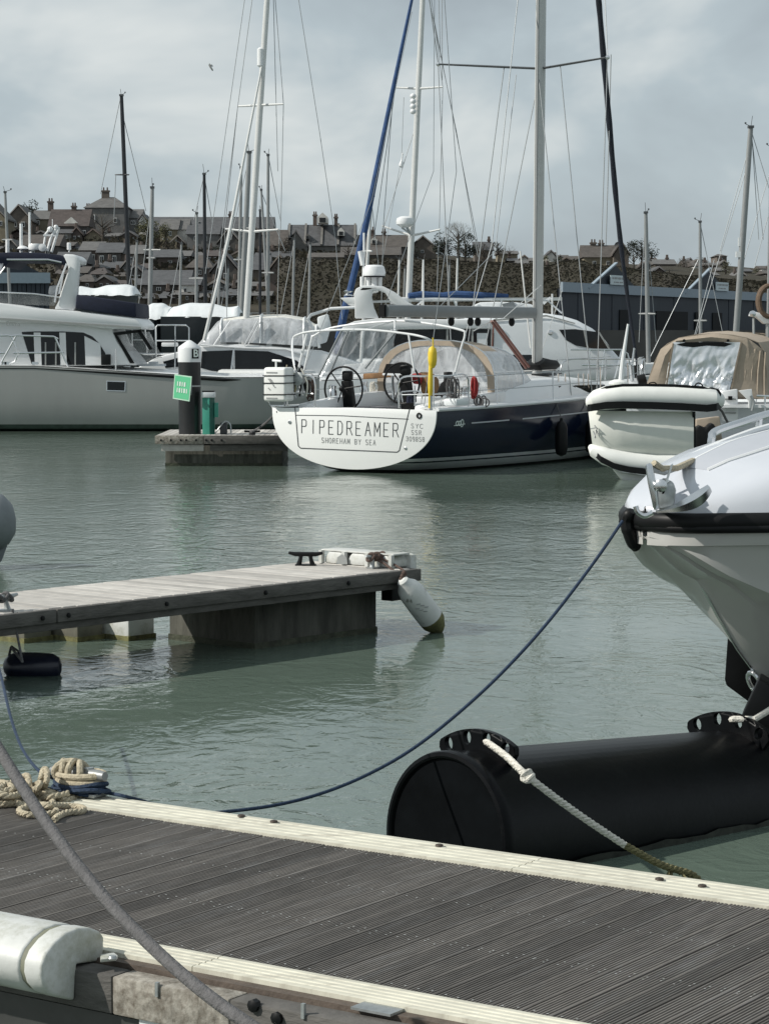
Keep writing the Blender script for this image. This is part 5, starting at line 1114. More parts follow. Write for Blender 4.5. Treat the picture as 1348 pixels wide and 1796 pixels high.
for i in range(61):
    f = i / 60; row = []
    for j in range(49):
        g = j / 48; xl = 1180 - 12 * g; xr = 1298 - 21 * g
        x = xl + (xr - xl) * f; y = 600 + 92 * g; am = (.03 + .30 * max(0, g - .25)) * (0 if i in (0, 60) or j == 0 else 1)
        q = MN.noise(V((f * 5, g * 3, 1))) * .5 + MN.noise(V((f * 13 + g * 3, g * 6, 4))) * .45 + abs(MN.noise(V((f * 20, g * 12, 7)))) * .3 * min(1, max(0, g * 4 - 1.4))
        row.append(at(x, y, D4 - .09 + am * q))
    gx.append(row)
MB().grid(gx).build('clear_window', silver, c4, ang=180)
MB().prism([A4(x, y, -.1) for x, y in ((1186, 604), (1202, 600), (1270, 600), (1284, 603), (1270, 608), (1240, 606), (1215, 609), (1196, 607))], (0, .015, 0)).build('rolled_blind', rubber, c4)
for a, b in (((1299, 600), (1278, 700)), ((1180, 602), (1166, 690))): MB().beam(A4(*a, -.08), A4(*b, -.08), .05, .03).build('zip', mat('tan_webbing', (.26, .215, .165), .9), c4)
for x in (1199, 1276): MB().lathe(A4(x, 597, -.08), (0, -1, 0), [(.03, 0), (.03, .03)], 8).build('stud', rubber, c4)
# second, higher tan roof going forward
rows = []
for dy, a in ((2.6, 0), (4.4, 3), (6.5, 8)):
    rows.append([at(x + dy * 3, y + a, D4 + dy) for x, y in ((1258, 592), (1275, 585), (1300, 582), (1330, 584), (1352, 590), (1372, 606), (1380, 640))])
MB().grid(rows).build('forward_canopy', tan, c4, solid=.02)
for k in range(5): MB().tube([A4(1306 + 9 * k, 606 + 3 * k, -.03), A4(1296 + 11 * k, 650, -.06), A4(1288 + 13 * k, 700, -.03)], .02, 5).build('canopy_fold', tan, c4)
Mx = Matrix.Translation((A4(1240, 700, 0).x, D4 + .3, 0)) @ Matrix.Rotation(math.pi / 2 - .12, 4, 'Z')
pp = hull_points(10, lambda t: 1.65 * (1 - max(0, (t - .5) / .5) ** 2.2), lambda t: 1.15 + .3 * t, lambda t: -.4, [0, .2, .4, .6, .8, .9, 1], [.9, .5, .1], .8, q0=5, r0=3)
hb = MB(Mx).grid(pp); hb.add(pp[0], [tuple(range(len(pp[0])))]); hb.build('hull', gelb, c4)
MB(Mx).box((.5, 0, 1.18), (2.5, 3.0, .06)).build('cockpit_sole', gel, c4)
MB(Mx).box((-.45, 0, .35), (.9, 2.9, .12)).build('bathing_platform', gelb, c4, bevel=.03)
MB().prism([A4(x, y, -.3) for x, y in ((1266, 686), (1293, 682), (1294, 740), (1268, 738))], (0, .3, 0)).build('locker', gel, c4, bevel=.02)
for y in (700, 714, 724): MB().beam(A4(1270, y, -.32), A4(1290, y, -.32), .03, .03).build('locker_slot', greyhull, c4)
MB().box(A4(1280, 698, -.34), (.08, .06, .08)).build('latch', rubber, c4)
MB().prism([A4(x, y, -.6) for x, y in ((1295, 685), (1318, 682), (1320, 700), (1318, 716), (1313, 716), (1312, 702))], (0, .1, 0)).build('davit_bracket', gel, c4, bevel=.01)
MB().tube([A4(1316, 694, -.65), A4(1322, 705, -.65), A4(1318, 720, -.65)], .03, 6).build('davit_hook', galv, c4)
MB().tube([A4(1326, 694, -.5), A4(1400, 696, -.5)], .025, 6).tube([A4(1341, 694, -.5), A4(1341, 730, -.5)], .022, 6).tube([A4(1326, 726, -.5), A4(1400, 728, -.5)], .022, 6).build('stern_rail', steel, c4)
MB().prism([A4(x, y, -.9) for x, y in ((1220, 735), (1262, 730), (1266, 770), (1262, 800), (1220, 800))], (0, .2, 0)).build('tan_skirt', tan, c4, bevel=.03)
om = thing('outboard_motor', 'black outboard motor half hidden behind the hanging white dinghy', 'outboard motor', at(1238, 770, D4 - 1.2))
MB().prism([at(x, y, D4 - 1.3) for x, y in ((1219, 752), (1228, 744), (1236, 752), (1248, 740), (1256, 748), (1256, 790), (1240, 830), (1222, 830))], (0, .35, 0)).build('cowling', rubber, om, bevel=.06)
MB().tube([at(1236, 800, D4 - 1.1), at(1236, 850, D4 - 1.1)], .08, 8).build('leg', rubber, om)
MB().tube([at(1217, 740, D4 - 1.4), at(1220, 800, D4 - 1.4)], .02, 6).build('cable', rubber, om)
ring = thing('coiled_hose', 'brown coiled ring on a white bracket at the right edge', 'hose reel', at(1340, 560, D4 + 2.5))
c = at(1350, 528, D4 + 2.5)
for k in range(4): MB().tube([c + V((math.cos(a) * .24, .06 * k, math.sin(a) * .34)) for a in [2 * math.pi * i / 24 for i in range(24)]], .055, 8, closed=True).build('hose_turn', mat('dull_brown_hose', (.11, .075, .05), .8, var=.3), ring)
MB().prism([at(x, y, D4 + 2.5) for x, y in ((1318, 545), (1330, 548), (1370, 553), (1370, 566), (1340, 568), (1326, 556), (1314, 554))], (0, .25, 0)).build('bracket', gel, ring, bevel=.02)
MB().lathe(at(1319, 550, D4 + 2.4), (0, -1, 0), [(.02, 0), (.07, .02), (.07, .08), (.02, .1)], 12).build('lamp', steel, ring)
MB().tube([at(1321, 557, D4 + 2.6), at(1321, 590, D4 + 2.6)], .03, 6).tube([at(1346, 566, D4 + 2.6), at(1346, 592, D4 + 2.6)], .05, 8).build('stanchion', galv, ring)
# ================================================================ white dinghy hung on its side across the stern
DD = 43.5
dg = thing('inflatable_dinghy', 'white inflatable dinghy with black rub strakes hanging on its side', 'dinghy', at(1140, 840, DD))
def G(px, py, dy=0): return at(px, py, DD + dy)
up_ = [G(1039, 706, .15), G(1046, 702, .02), G(1062, 698), G(1090, 695), G(1130, 695), G(1180, 696), G(1230, 699), G(1248, 700), G(1258, 702, .1), G(1264, 704, .3)]
rad = [.15, .19, .215, .225, .23, .23, .225, .21, .15, .04]
MB().tube(up_, rad, 20).build('upper_tube', dinghyw, dg)
st = MB()
st.grid([[p + V((0, -r - .012, dz)) for dz in (-.10, -.03, .03)] for p, r in zip([G(1030, 712, .1), G(1036, 711, .02), G(1060, 707), G(1090, 706), G(1140, 707), G(1190, 709), G(1236, 712), G(1252, 710), G(1260, 706, .15), G(1266, 702, .4)], [.10, .17, .212, .222, .228, .228, .22, .20, .14, .03])])
st.build('rub_strake', rubber, dg, solid=-.02)
st = MB().grid([[p + V((0, -r * .55, r * .84 + .01 + dz)) for dz in (.03, -.02)] for p, r in zip([G(1040, 704, .1), G(1062, 698), G(1090, 695), G(1130, 695), G(1180, 696), G(1230, 699), G(1250, 704, .05)], [.16, .215, .225, .23, .23, .225, .20])]); st.build('top_stripe', rubber, dg, solid=-.015)
MB().prism([G(x, y, -.1) for x, y in ((1222, 684), (1248, 679), (1260, 682), (1265, 690), (1262, 702), (1250, 694), (1236, 686))], (0, .2, 0)).build('tube_end_patch', rubber, dg, bevel=.02)
sheet = []
for i in range(17):
    f = i / 16; row = []
    for j in range(9):
        g = j / 8; xl = 1031 + 9 * g; x = xl + (1216 - xl) * f
        y = 720 + 2 * f + (74 + 9 * f) * g
        bulge = -.17 * math.sin(math.pi * g) ** .6 * (1 - .25 * f) + .22 * (1 - f) ** 6 + .012 * math.sin(f * 40) * (1 - g) * (1 if f < .5 else .2)
        row.append(G(x, y, bulge + .02))
    sheet.append(row)
MB().grid(sheet).build('hull_fabric', dinghyf, dg, solid=.02, ang=60)
MB().prism([G(x, y, -.05) for x, y in ((1214, 722), (1219, 722), (1219, 800), (1216, 804), (1212, 800))], (0, .3, 0)).build('transom_edge', rubber, dg)
lo_ = [G(1036, 784, .2), G(1042, 791, .06), G(1060, 800), G(1085, 807), G(1110, 812), G(1150, 816), (G(1215, 815)), G(1225, 815, .2)]
MB().tube(lo_, [.06, .12, .16, .18, .19, .19, .18, .05], 18).build('lower_tube', dinghyw, dg)
st = MB().grid([[p + V((0, -r - .015, dz)) for dz in (-.06, 0, .05)] for p, r in zip([G(1041, 792, .1), G(1052, 804), G(1075, 816), G(1100, 822), G(1135, 826), G(1180, 827), G(1215, 826)], [.08, .13, .16, .175, .18, .18, .17])]); st.build('rub_strake', rubber, dg, solid=-.02)
MB().prism([G(x, y, .0) for x, y in ((1074, 822), (1090, 828), (1130, 834), (1190, 834), (1150, 852), (1112, 854), (1090, 842))], (0, .3, 0)).build('keel', dinghyw, dg, bevel=.05)
em = MB()
for a, b in (((1035, 752), (1046, 750)), ((1042, 746), (1047, 752)), ((1040, 756), (1044, 768)), ((1046, 752), (1042, 768)), ((1046, 756), (1050, 764))): em.beam(G(*a, -.02), G(*b, -.08), .012, .02)
em.build('emblem', greyprint, dg)
MB().tube(spline([G(1142, 676, -.1), G(1138, 672, -.1), G(1148, 671, -.1), G(1152, 677, -.1)]), .012, 6).tube(spline([G(1216, 680, -.1), G(1222, 672, -.1), G(1230, 674, -.1), G(1232, 682, -.1)]), .014, 6).build('lifting_strap', rubber, dg)
MB().tube([G(1246, 700, .3), G(1266, 722, .3), G(1276, 742, .3)], .025, 6).build('lashing', ropegrey, dg)
MB().ball(G(1084, 672, .1), .12, 12, (1.5, 1, .6)).build('bow_cone', dinghyw, dg)
MB().tube([G(1088, 672, .1), G(1092, 630, .1), G(1101, 568, .1)], [.05, .04, .02], 8).build('oar', gel, dg)
# clutter of bow gear between the navy yacht and the canopy boat
cl = thing('deck_gear', 'jumble of steel posts and a black cylinder behind the dinghy bow', 'deck gear', S(12.4, 0, 1.5))
for a, b, r in (((1105, 640), (1108, 668), .05), ((1124, 626), (1126, 668), .07), ((1112, 610), (1108, 640), .03), ((1062, 630), (1060, 668), .02), ((1046, 640), (1046, 668), .02)):
    MB().tube([at(*a, 56), at(*b, 56)], r, 6).build('post', steel, cl)
MB().tube([at(1118, 668, 52), at(1132, 664, 52)], .12, 12).build('black_cylinder', rubber, cl)
# ================================================================ pontoon with the black pile marked B
zB = .62; DB = dist(817)
pb = thing('pontoon', 'concrete pontoon end under the black pile with weathered timber edge', 'pontoon', onz(392, 817, 0))
A = onz(262, 768, zB); Bx = onz(497, 766, zB)
A = V((A.x, DB - .1, zB)); Bx = V((at(500, 766, DB).x, DB - .1, zB)); wd = 3.2
npl = 24
for i in range(npl):
    x = A.x + (Bx.x - A.x) * (i + .5) / npl
    MB().box((x, DB + wd / 2, zB - .02), ((Bx.x - A.x) / npl - .012, wd, .04)).build('deck_plank', paledeck, pb)
edge_l = V((at(262, 770, DB).x, 0, 0)); xe = at(358, 770, DB).x; xr = at(505, 770, DB).x
for x0, x1, m in ((A.x, xe, flaky_sunlit), (xe + .006, xr, oldwood)):  # pale left, dark right: sunlit and shadowed stretches put into the timber colour
    MB().box(((x0 + x1) / 2, DB - .16, zB - .085), (x1 - x0, .10, .17)).build('edge_board', m, pb, bevel=.008)
    MB().box(((x0 + x1) / 2 + .06, DB - .1, zB - .25), (x1 - x0 - .12, .10, .13)).build('lower_board', oldwood if m is oldwood else paledeck, pb, bevel=.006)
for i in range(8): MB().lathe((A.x + .12 + .17 * i + .03 * (i % 3), DB - .21, zB - .09), (0, -1, 0), [(.022, 0), (.022, .012)], 8).build('bolt', rubber, pb)
x0, x1 = at(290, 800, DB).x, at(495, 800, DB).x
MB().box(((x0 + x1) / 2, DB + 1.4, .05), (x1 - x0, 2.8, .72)).build('concrete_float', concrete, pb, bevel=.01)
MB().box(((x0 + x1) / 2, DB + 1.4, -.02), (x1 - x0 + .012, 2.812, .16)).build('weed_band', weedy, pb)
MB().box((A.x + .03, DB + wd / 2, zB - .10), (.10, wd, .16)).build('end_board', flaky_sunlit, pb)
def pile_at(py, px): return at(px, py, DB + .7)
pc = pile_at(760, 333); pr_ = 19.5 / F * (DB + .7)
pi_ = thing('mooring_pile', 'black mooring pile with a white conical cap lettered B', 'pile', (pc.x, pc.y, -1))
ztop = pile_at(634, 333).z
MB().lathe((pc.x, pc.y, -1), (0, 0, 1), [(pr_, 0), (pr_, ztop + 1)], 28).build('sleeve', pilemat, pi_)
zc = pile_at(610, 333).z; za = pile_at(596, 333).z
MB().lathe((pc.x, pc.y, ztop - .01), (0, 0, 1), [(pr_ * 1.05, 0), (pr_ * 1.05, zc - ztop), (pr_ * 1.0, zc - ztop + .03), (.04, za - ztop), (.0, za - ztop + .01)], 28).build('cap', gel, pi_)
MB().lathe((pc.x, pc.y, pile_at(678, 333).z), (0, 0, 1), [(pr_ * 1.03, 0), (pr_ * 1.03, .03)], 28).build('band', galv, pi_)
th = .62
pd = V((math.sin(th), -math.cos(th), 0)); pxd = V((math.cos(th), math.sin(th), 0)); pz = pile_at(620, 333).z
rr = pr_ * 1.05
plq = []
for dz in (-.10, .10):
    plq.append([V((pc.x, pc.y, pz + dz)) + V((math.sin(a), -math.cos(a), 0)) * (rr + .006) for a in [th + .34 * (k / 6 - .5) * 2 for k in range(7)]])
pq = MB().grid(plq).build('plaque', rubber, pi_, solid=.004)
text('B', V((pc.x, pc.y, pz)) + pd * (rr + .008), pxd, (0, 0, 1), .22, lettering, pi_, 'letter', 1, .004)
sg = thing('notice', 'green notice board with white border fixed to the black pile', 'sign', at(319, 680, DB + .1))
q = [at(306, 656, DB + .15), at(336, 660, DB + .02), at(332, 704, DB + .02), at(303, 699, DB + .15)]
nn = (q[1] - q[0]).cross(q[3] - q[0]).normalized(); nn = nn if nn.y < 0 else -nn
MB().prism(q, -nn * .02).build('board', mat('sign_border', (.55, .78, .62), .5), sg)
cq = sum(q, V()) / 4; MB().prism([cq + (p - cq) * .9 + nn * .003 for p in q], -nn * .004).build('panel', signgreen, sg)
sxd = (q[1] - q[0]).normalized(); suz = (q[0] - q[3]).normalized()
for r_, n_l in ((0, 4), (1, 5)):                                     # its white lettering is too small to read in the photograph: bars of the same size
    for k in range(n_l):
        p = cq + suz * (.07 - .13 * r_) + sxd * (-.10 + .052 * k) + nn * .006
        MB().beam(p - suz * .045, p + suz * .045, .02 + .012 * (k % 2), .004, up=nn).build('letter_mark', lettering, sg)
MB().beam(at(328, 680, DB + .3), at(335, 680, DB + .5), .05, .3).build('bracket', galv, sg)
tp_ = at(366, 766, DB + .5)
pe = thing('service_pedestal', 'teal service pedestal with a grey cap beside the black pile', 'pedestal', (tp_.x, tp_.y, zB))
zt = at(366, 697, DB + .5).z
MB().prism([(tp_.x - .12, tp_.y - .1, zB), (tp_.x + .03, tp_.y - .14, zB), (tp_.x + .12, tp_.y - .02, zB), (tp_.x + .12, tp_.y + .12, zB), (tp_.x - .12, tp_.y + .12, zB)], (0, 0, zt - zB)).build('body', teal, pe, bevel=.008)
MB().prism([(tp_.x + .035, tp_.y - .145, zB + .02), (tp_.x + .126, tp_.y - .022, zB + .02), (tp_.x + .126, tp_.y - .012, zB + .02), (tp_.x + .035, tp_.y - .135, zB + .02)], (0, 0, zt - zB - .03)).build('door', teal_shade, pe)  # darker teal sheet: shade of the right facet put into its colour
MB().box((tp_.x, tp_.y, zt + .055), (.27, .29, .11)).build('cap', gelb, pe, bevel=.01)
MB().box((tp_.x, tp_.y, zt + .125), (.24, .26, .03)).build('cap_lid', rubber, pe)
MB().tube([(tp_.x - .06, tp_.y - .14, zt - .1), (tp_.x + .02, tp_.y - .17, zt - .2)], .015, 5).build('handle', teal_shade, pe)
MB().box((tp_.x + .16, tp_.y, zB + .5), (.08, .12, .3)).build('socket_box', teal, pe, bevel=.01)
cbx = thing('power_cable', 'pale cable looping on the pontoon deck beside the teal pedestal', 'cable', onz(395, 764, zB))
MB().tube(spline([(tp_.x + .14, tp_.y - .1, zB + .02), (tp_.x + .24, tp_.y - .1, zB + .16), (tp_.x + .34, tp_.y, zB + .26), (tp_.x + .44, tp_.y, zB + .2), (tp_.x + .46, tp_.y - .05, zB + .02)]), .015, 6).build('cable', galv, cbx)
MB().box((tp_.x + .3, tp_.y + .1, zB + .12), (.14, .2, .24)).build('hose_box', mat('dark_box', (.05, .055, .06), .6), cbx, bevel=.02)
kc = V((at(442, 760, DB).x, DB + .05, zB))
ck = thing('cleat', 'dark horn cleat on the pontoon under the mooring line', 'cleat', kc)
MB().tube([kc + V((-.16, 0, .08)), kc + V((0, 0, .07)), kc + V((.16, 0, .08))], .022, 8).build('horn', rubber, ck)
MB().box(kc + V((0, 0, .035)), (.12, .06, .07)).ball(kc + V((0, 0, .06)), .07, 8, (1, .8, .7)).build('base', ropegrey, ck)
# ================================================================ far finger pontoon with pale timber deck
zF = .55
K0 = onz(722, 997, zF); Kl = onz(0, 1077, zF)
fd = (K0 - Kl).normalized(); fn = V((-fd.y, fd.x, 0))              # fd runs to the far end, fn across to the far side
fp = thing('finger_pontoon', 'pale timber finger pontoon on a stained concrete float in mid water', 'pontoon', K0 - fd * 2 + fn * .5 - V((0, 0, zF)))
MF = Matrix.Rotation(math.atan2(fd.y, fd.x), 3, 'Z')
Wf = 1.12; Lf = 8.2; pw = .142; n = int(Lf / pw)
plank = None
for i in range(n):
    c = K0 - fd * (pw * (i + .5) + .02) + fn * (Wf / 2) + V((0, 0, -.018 + R.uniform(-.002, .002)))
    if plank is None:
        o0 = FR[fp].to_translation()
        plank = MB(Matrix.Translation(o0)).box((0, 0, 0), (pw - .012, Wf + .0, .036)).build('deck_plank', paledeck, fp, bevel=.004, seg=1); plank.location = c - o0
        plank.rotation_euler = (0, 0, math.atan2(fd.y, fd.x))
    else: dup(plank, fp, c - o0)
def FP(along, across, z): return K0 - fd * along + fn * across + V((0, 0, z - zF))
MB().beam(FP(-.01, -.035, zF - .052), FP(4.1, -.035, zF - .052), .06, .10).build('side_board', oldwood, fp, bevel=.008)
MB().beam(FP(4.11, -.035, zF - .052), FP(Lf, -.035, zF - .052), .06, .10).build('side_board', oldwood, fp, bevel=.008)
MB().beam(FP(.05, .0, zF - .132), FP(Lf, .0, zF - .132), .06, .055).build('lower_rail', oldwood, fp, bevel=.006)
MB().beam(FP(-.03, -.06, zF - .055), FP(-.03, Wf + .04, zF - .055), .05, .10).build('end_board', oldwood, fp, bevel=.006)
MB().beam(FP(0, Wf + .03, zF - .09), FP(Lf, Wf + .03, zF - .09), .06, .16).build('side_board', oldwood, fp)
for s_ in (.9, 1.9, 3.0, 4.0, 4.25, 5.3, 6.3):
    MB().lathe(FP(s_, -.066, zF - .055), -fn, [(.018, 0), (.018, .012), (.009, .016)], 8).build('bolt', rubber, fp)
ca = onz(447, 1139, 0); cb_ = onz(660, 1117, 0)
a0 = (K0 - ca).dot(fd); off = (ca - K0).dot(fn)
cb_ = onplane(660, 1110, K0 + fn * off, fn); a1 = (K0 - cb_).dot(fd)
zt = zF - .16
MB().beam(FP(a0, off + .5, (zt - .5) / 2), FP(a1, off + .5, (zt - .5) / 2), 1.0, zt + .5).build('concrete_float', concrete, fp, bevel=.012)
MB().beam(FP(a0 + .006, off + .5, -.02), FP(a1 - .006, off + .5, -.02), 1.012, .14).build('weed_band', weedy, fp)
MB().beam(FP(a1 - .02, .1, zF - .215), FP(a1 - .15, .1, zF - .215), .12, .11).build('end_bracket', rubber, fp)
for pa_, pb_, pyb in ((203, 276, 1119), (120, 186, 1121), (20, 96, 1123)):
    q_ = onz(pa_, pyb + 3, 0); q2_ = onz(pb_, pyb, 0); s_ = (K0 - q2_).dot(fd); w_ = max(.3, abs((K0 - q_).dot(fd) - s_)); dy = (q2_ - K0).dot(fn)
    f1 = MB().beam(FP(s_, dy + .3, .07), FP(s_ + w_, dy + .3, .07), .55, .26).build('plastic_float', whiteplastic if pa_ > 200 else mat('grubby_float', (.13, .125, .095), .7, var=.3), fp, bevel=.03)
    MB().beam(FP(s_ - .005, dy + .3, -.01), FP(s_ + w_ + .005, dy + .3, -.01), .56, .10).build('slime_line', slime, f1)
# white plastic bumper on the end of the finger: moulding with arched recesses
e0 = onz(640, 992, zF); wb = thing('pontoon_bumper', 'white plastic bumper with arched recesses on the finger pontoon end', 'fender', FP(-.02, .55, zF))
prof = []
for i in range(25):
    f = i / 24; ac = .12 + .80 * f; ar = abs(math.sin(f * math.pi * 3.5)) ** .6
    prof.append([FP(.10 - .0 * ar, ac, zF + .002), FP(.10, ac, zF + .03 + .0 * ar), FP(.06 - .10 * ar, ac, zF + .115), FP(-.02, ac, zF + .125), FP(-.16, ac, zF + .11), FP(-.2, ac, zF - .05)])
for k in range(3):
    a_ = .12 + .27 * k
    MB().prism([FP(.13, a_, zF + .002), FP(.13, a_ + .24, zF + .002), FP(.13, a_ + .24, zF + .06), FP(.13, a_ + .19, zF + .11), FP(.13, a_ + .05, zF + .11), FP(.13, a_, zF + .06)], -fd * -.26).build('moulded_cell', whiteplastic, wb, bevel=.02)
MB().beam(FP(.02, .10, zF + .118), FP(.02, .94, zF + .118), .22, .014).build('top_flange', whiteplastic, wb, bevel=.004)
for k in range(4):
    a_ = .105 + .27 * k; MB().beam(FP(.145, a_ - .012, zF + .06), FP(.145, a_ + .022, zF + .06), .04, .115).build('rib', whiteplastic, wb)
MB().beam(FP(-.13, .08, zF - .01), FP(-.13, .96, zF - .01), .10, .25).build('outer_wall', whiteplastic, wb, bevel=.04)
for px in (600, 628):
    q = onz(px, 988, zF); MB().prism([q + V((-.05, -.2, .01)), q + V((.05, -.2, .01)), q + V((.04, -.2, .07)), q + V((0, -.2, .10)), q + V((-.04, -.2, .07))], (0, .02, 0)).build('web', whiteplastic, wb)
# cleats
def horn_cleat(name, label, c, d, L, m, rope=None, up=.10):
    t = thing(name, label, 'cleat', c); d = V(d).normalized(); s_ = d.cross(V((0, 0, 1)))
    b = MB().beam(c - d * L * .30 + V((0, 0, .006)), c + d * L * .30 + V((0, 0, .006)), .07, .012).build('base', m, t)
    for k in (-1, 1): MB().tube([c + d * k * L * .2 + V((0, 0, .008)), c + d * k * L * .15 + V((0, 0, up * .6)), c + d * k * L * .14 + V((0, 0, up))], [.024, .017, .02], 8).build('leg', m, t)
    MB().tube([c - d * L / 2 + V((0, 0, up + .012)), c - d * L * .3 + V((0, 0, up)), c + d * L * .3 + V((0, 0, up)), c + d * L / 2 + V((0, 0, up + .012))], [.012, .02, .02, .012], 8).build('horn', m, t)
    return t
horn_cleat('cleat', 'dark empty horn cleat at the back corner of the finger pontoon', onz(536, 992, zF) , fd * .6 - fn * .8, .30, rubber)
c1 = onz(677, 998, zF) + fn * .12; horn_cleat('cleat', 'roped horn cleat above the white hanging fender', c1, fd, .26, galv)
c2_ = onz(12, 1073, zF) + fn * .06; horn_cleat('cleat', 'roped horn cleat at the near left end of the finger pontoon', c2_, fd, .30, galv)
def wraps(name, label, c, d, m, r, n=4, L=.24, up=.10):
    t = thing(name, label, 'rope', c); d = V(d).normalized(); s_ = d.cross(V((0, 0, 1)))
    for k in range(n):
        f = (k / (n - 1) - .5) * L * .55
        MB().tube([c + d * (f + .03 * math.sin(a) * (-1) ** k) + s_ * math.cos(a) * .035 + V((0, 0, up + math.sin(a) * .032)) for a in [2 * math.pi * i / 14 for i in range(14)]], r, 6, closed=True).build('turn', m, t)
    return t
r1 = wraps('fender_rope', 'brown rope tying the white fender to its cleat', c1, fd, ropebrown, .012, 5)
hw = onplane(702, 1020, FP(0, -.12, zF), fn)
MB().tube(spline([c1 + V((0, 0, .10)), c1 - fn * .12 + fd * .06 + V((0, 0, .05)), FP(.18, -.08, zF - .02), hw]), .011, 6).tube(spline([c1 + V((0, 0, .08)), c1 - fn * .13 + V((0, 0, .03)), FP(.24, -.09, zF - .06), hw]), .011, 6).build('lanyard', ropebrown, r1)
for k in range(4): MB().ball(hw + V((.01 * k, 0, .02 + .025 * (k - 1))), .024, 8).build('knot', ropebrown, r1)
fw0 = onplane(704, 1016, FP(0, -.14, zF), fn); fw1 = onz(764, 1104, .02) - fn * .04
ax = (fw1 - fw0); Lw = ax.length; wf = thing('fender', 'scuffed white fender hanging from the finger pontoon end into the water', 'fender', fw1)
R_ = .112
MB().lathe(fw0, ax, [(.03, 0), (.05, .015), (.06, .05), (R_ * .85, .10), (R_, .17), (R_ * 1.02, Lw * .5), (R_, Lw - .16)], 22).build('body', fenderw, wf)
MB().lathe(fw0, ax, [(R_ * 1.003, Lw - .16), (R_ * .95, Lw - .10), (R_ * .6, Lw - .02), (.03, Lw + .02)], 22).build('slimy_end', slime, wf)
an = ax.normalized(); sd_ = an.cross(V((0, 1, 0))).normalized(); fr_ = an.cross(sd_).normalized(); fr_ = fr_ if fr_.y < 0 else -fr_
for k in range(2):
    for j in range(3): 
        q = fw0 + an * (.22 + .035 * j + .03 * k) + fr_ * (R_ + .002) + sd_ * (.02 * (j - 1) - .03 * k); MB().tube([q, q + an * .02 + sd_ * .03], .004, 4).build('print_mark', greyprint, wf)
r2 = wraps('fender_rope', 'grey rope holding the navy fender to the left cleat', c2_, fd, ropegrey, .012, 4)
nf0 = onz(8, 1168, .07); nf1 = onz(108, 1172, .05)
nf = thing('fender', 'navy fender floating on its side at the left under the finger pontoon', 'fender', (nf0 + nf1) / 2)
ln_ = (nf1 - nf0).length
MB().lathe(nf0, nf1 - nf0, [(.02, -.01), (.05, 0), (.09, .035), (.108, .08), (.112, ln_ * .5), (.108, ln_ - .07), (.08, ln_ - .02), (.03, ln_)], 20).build('body', fendern, nf)
MB().tube([c2_ - fn * .12 + V((0, 0, .02)), FP((K0 - c2_).dot(fd), -.09, .2), nf0 + V((.05, 0, .14)), nf0 + V((.02, 0, .02))], .010, 6).tube([nf0 + V((.05, 0, .15)), nf0 + V((.12, 0, .10))], .009, 6).build('lanyard', ropegrey, r2)
# rounded end of a grey inflatable at the left edge
gt = thing('inflatable_tender', 'rounded grey end of an inflatable tube at the left edge', 'dinghy', onz(-60, 985, 0))
g1 = at(-22, 915, 26.5); Mg = Matrix.Translation(g1) @ Matrix.Rotation(-.10, 4, 'Y') @ Matrix.Rotation(.35, 4, 'Z')
MB(Mg).lathe((-3, 0, 0), (1, 0, 0), [(.30, 0), (.33, 2.6), (.34, 2.95), (.33, 3.1), (.28, 3.2), (.18, 3.28), (.05, 3.31), (.01, 3.312)], 26).build('tube', greycloth, gt)
MB(Mg).lathe((-3, 0, 0), (1, 0, 0), [(.345, 2.93), (.345, 2.97)], 26).build('seam_tape', greycloth, gt)
MB(Mg).prism([(.05, -.05, -.30), (.22, -.05, -.22), (.10, -.05, -.46), (-.05, -.05, -.5)], (0, .1, 0)).build('keel_patch', greycloth, gt, bevel=.02)
# ================================================================ speedboat bow at right, on the boat lift
BX = at(1172, 880, 12.95); UA = V((.85, .527, 0)); NA = V((.527, -.85, 0))
rb = thing('speedboat', 'white boat bow with black rubber fendering and stainless anchor at right', 'motorboat', (BX.x + 1.5, BX.y + 1, .5))
def B_(s, w, z): return V((BX.x, BX.y, 0)) + UA * s + NA * w + V((0, 0, z))
STN = [-.16, -.13, -.06, .05, .25, .5, .9, 1.5, 2.5, 4.2]
def interp(tab, s):
    for (a, b), (c, d) in zip(tab, tab[1:]):
        if s <= c: return b + (d - b) * max(0, (s - a)) / (c - a)
    return tab[-1][1]
wg = [(-.16, .02), (-.13, .17), (-.06, .31), (.05, .43), (.25, .58), (.5, .70), (.9, .86), (1.5, 1.0), (2.5, 1.1), (4.2, 1.12)]
zg = [(-.16, 1.53), (.05, 1.54), (.5, 1.55), (1.5, 1.58), (4.2, 1.6)]
wc = [(-.16, .02), (-.13, .12), (-.06, .22), (.0, .28), (.1, .34), (.3, .43), (.55, .52), (.9, .64), (1.5, .78), (2.5, .92), (4.2, .98)]
zc_ = [(-.16, 1.45), (-.1, 1.41), (0, 1.33), (.1, 1.26), (.3, 1.165), (.55, 1.07), (.9, .97), (1.5, .88), (4.2, .82)]
zk_ = [(-.16, 1.46), (-.06, 1.42), (.05, 1.36), (.15, 1.30), (.22, 1.2), (.35, 1.0), (.5, .80), (.7, .58), (.9, .47), (1.5, .42), (4.2, .40)]
SS = [-.16, -.145, -.13, -.1, -.06, 0, .05, .12, .2, .3, .4, .5, .62, .76, .9, 1.2, 1.5, 2, 2.5, 3.3, 4.2]
rows = []
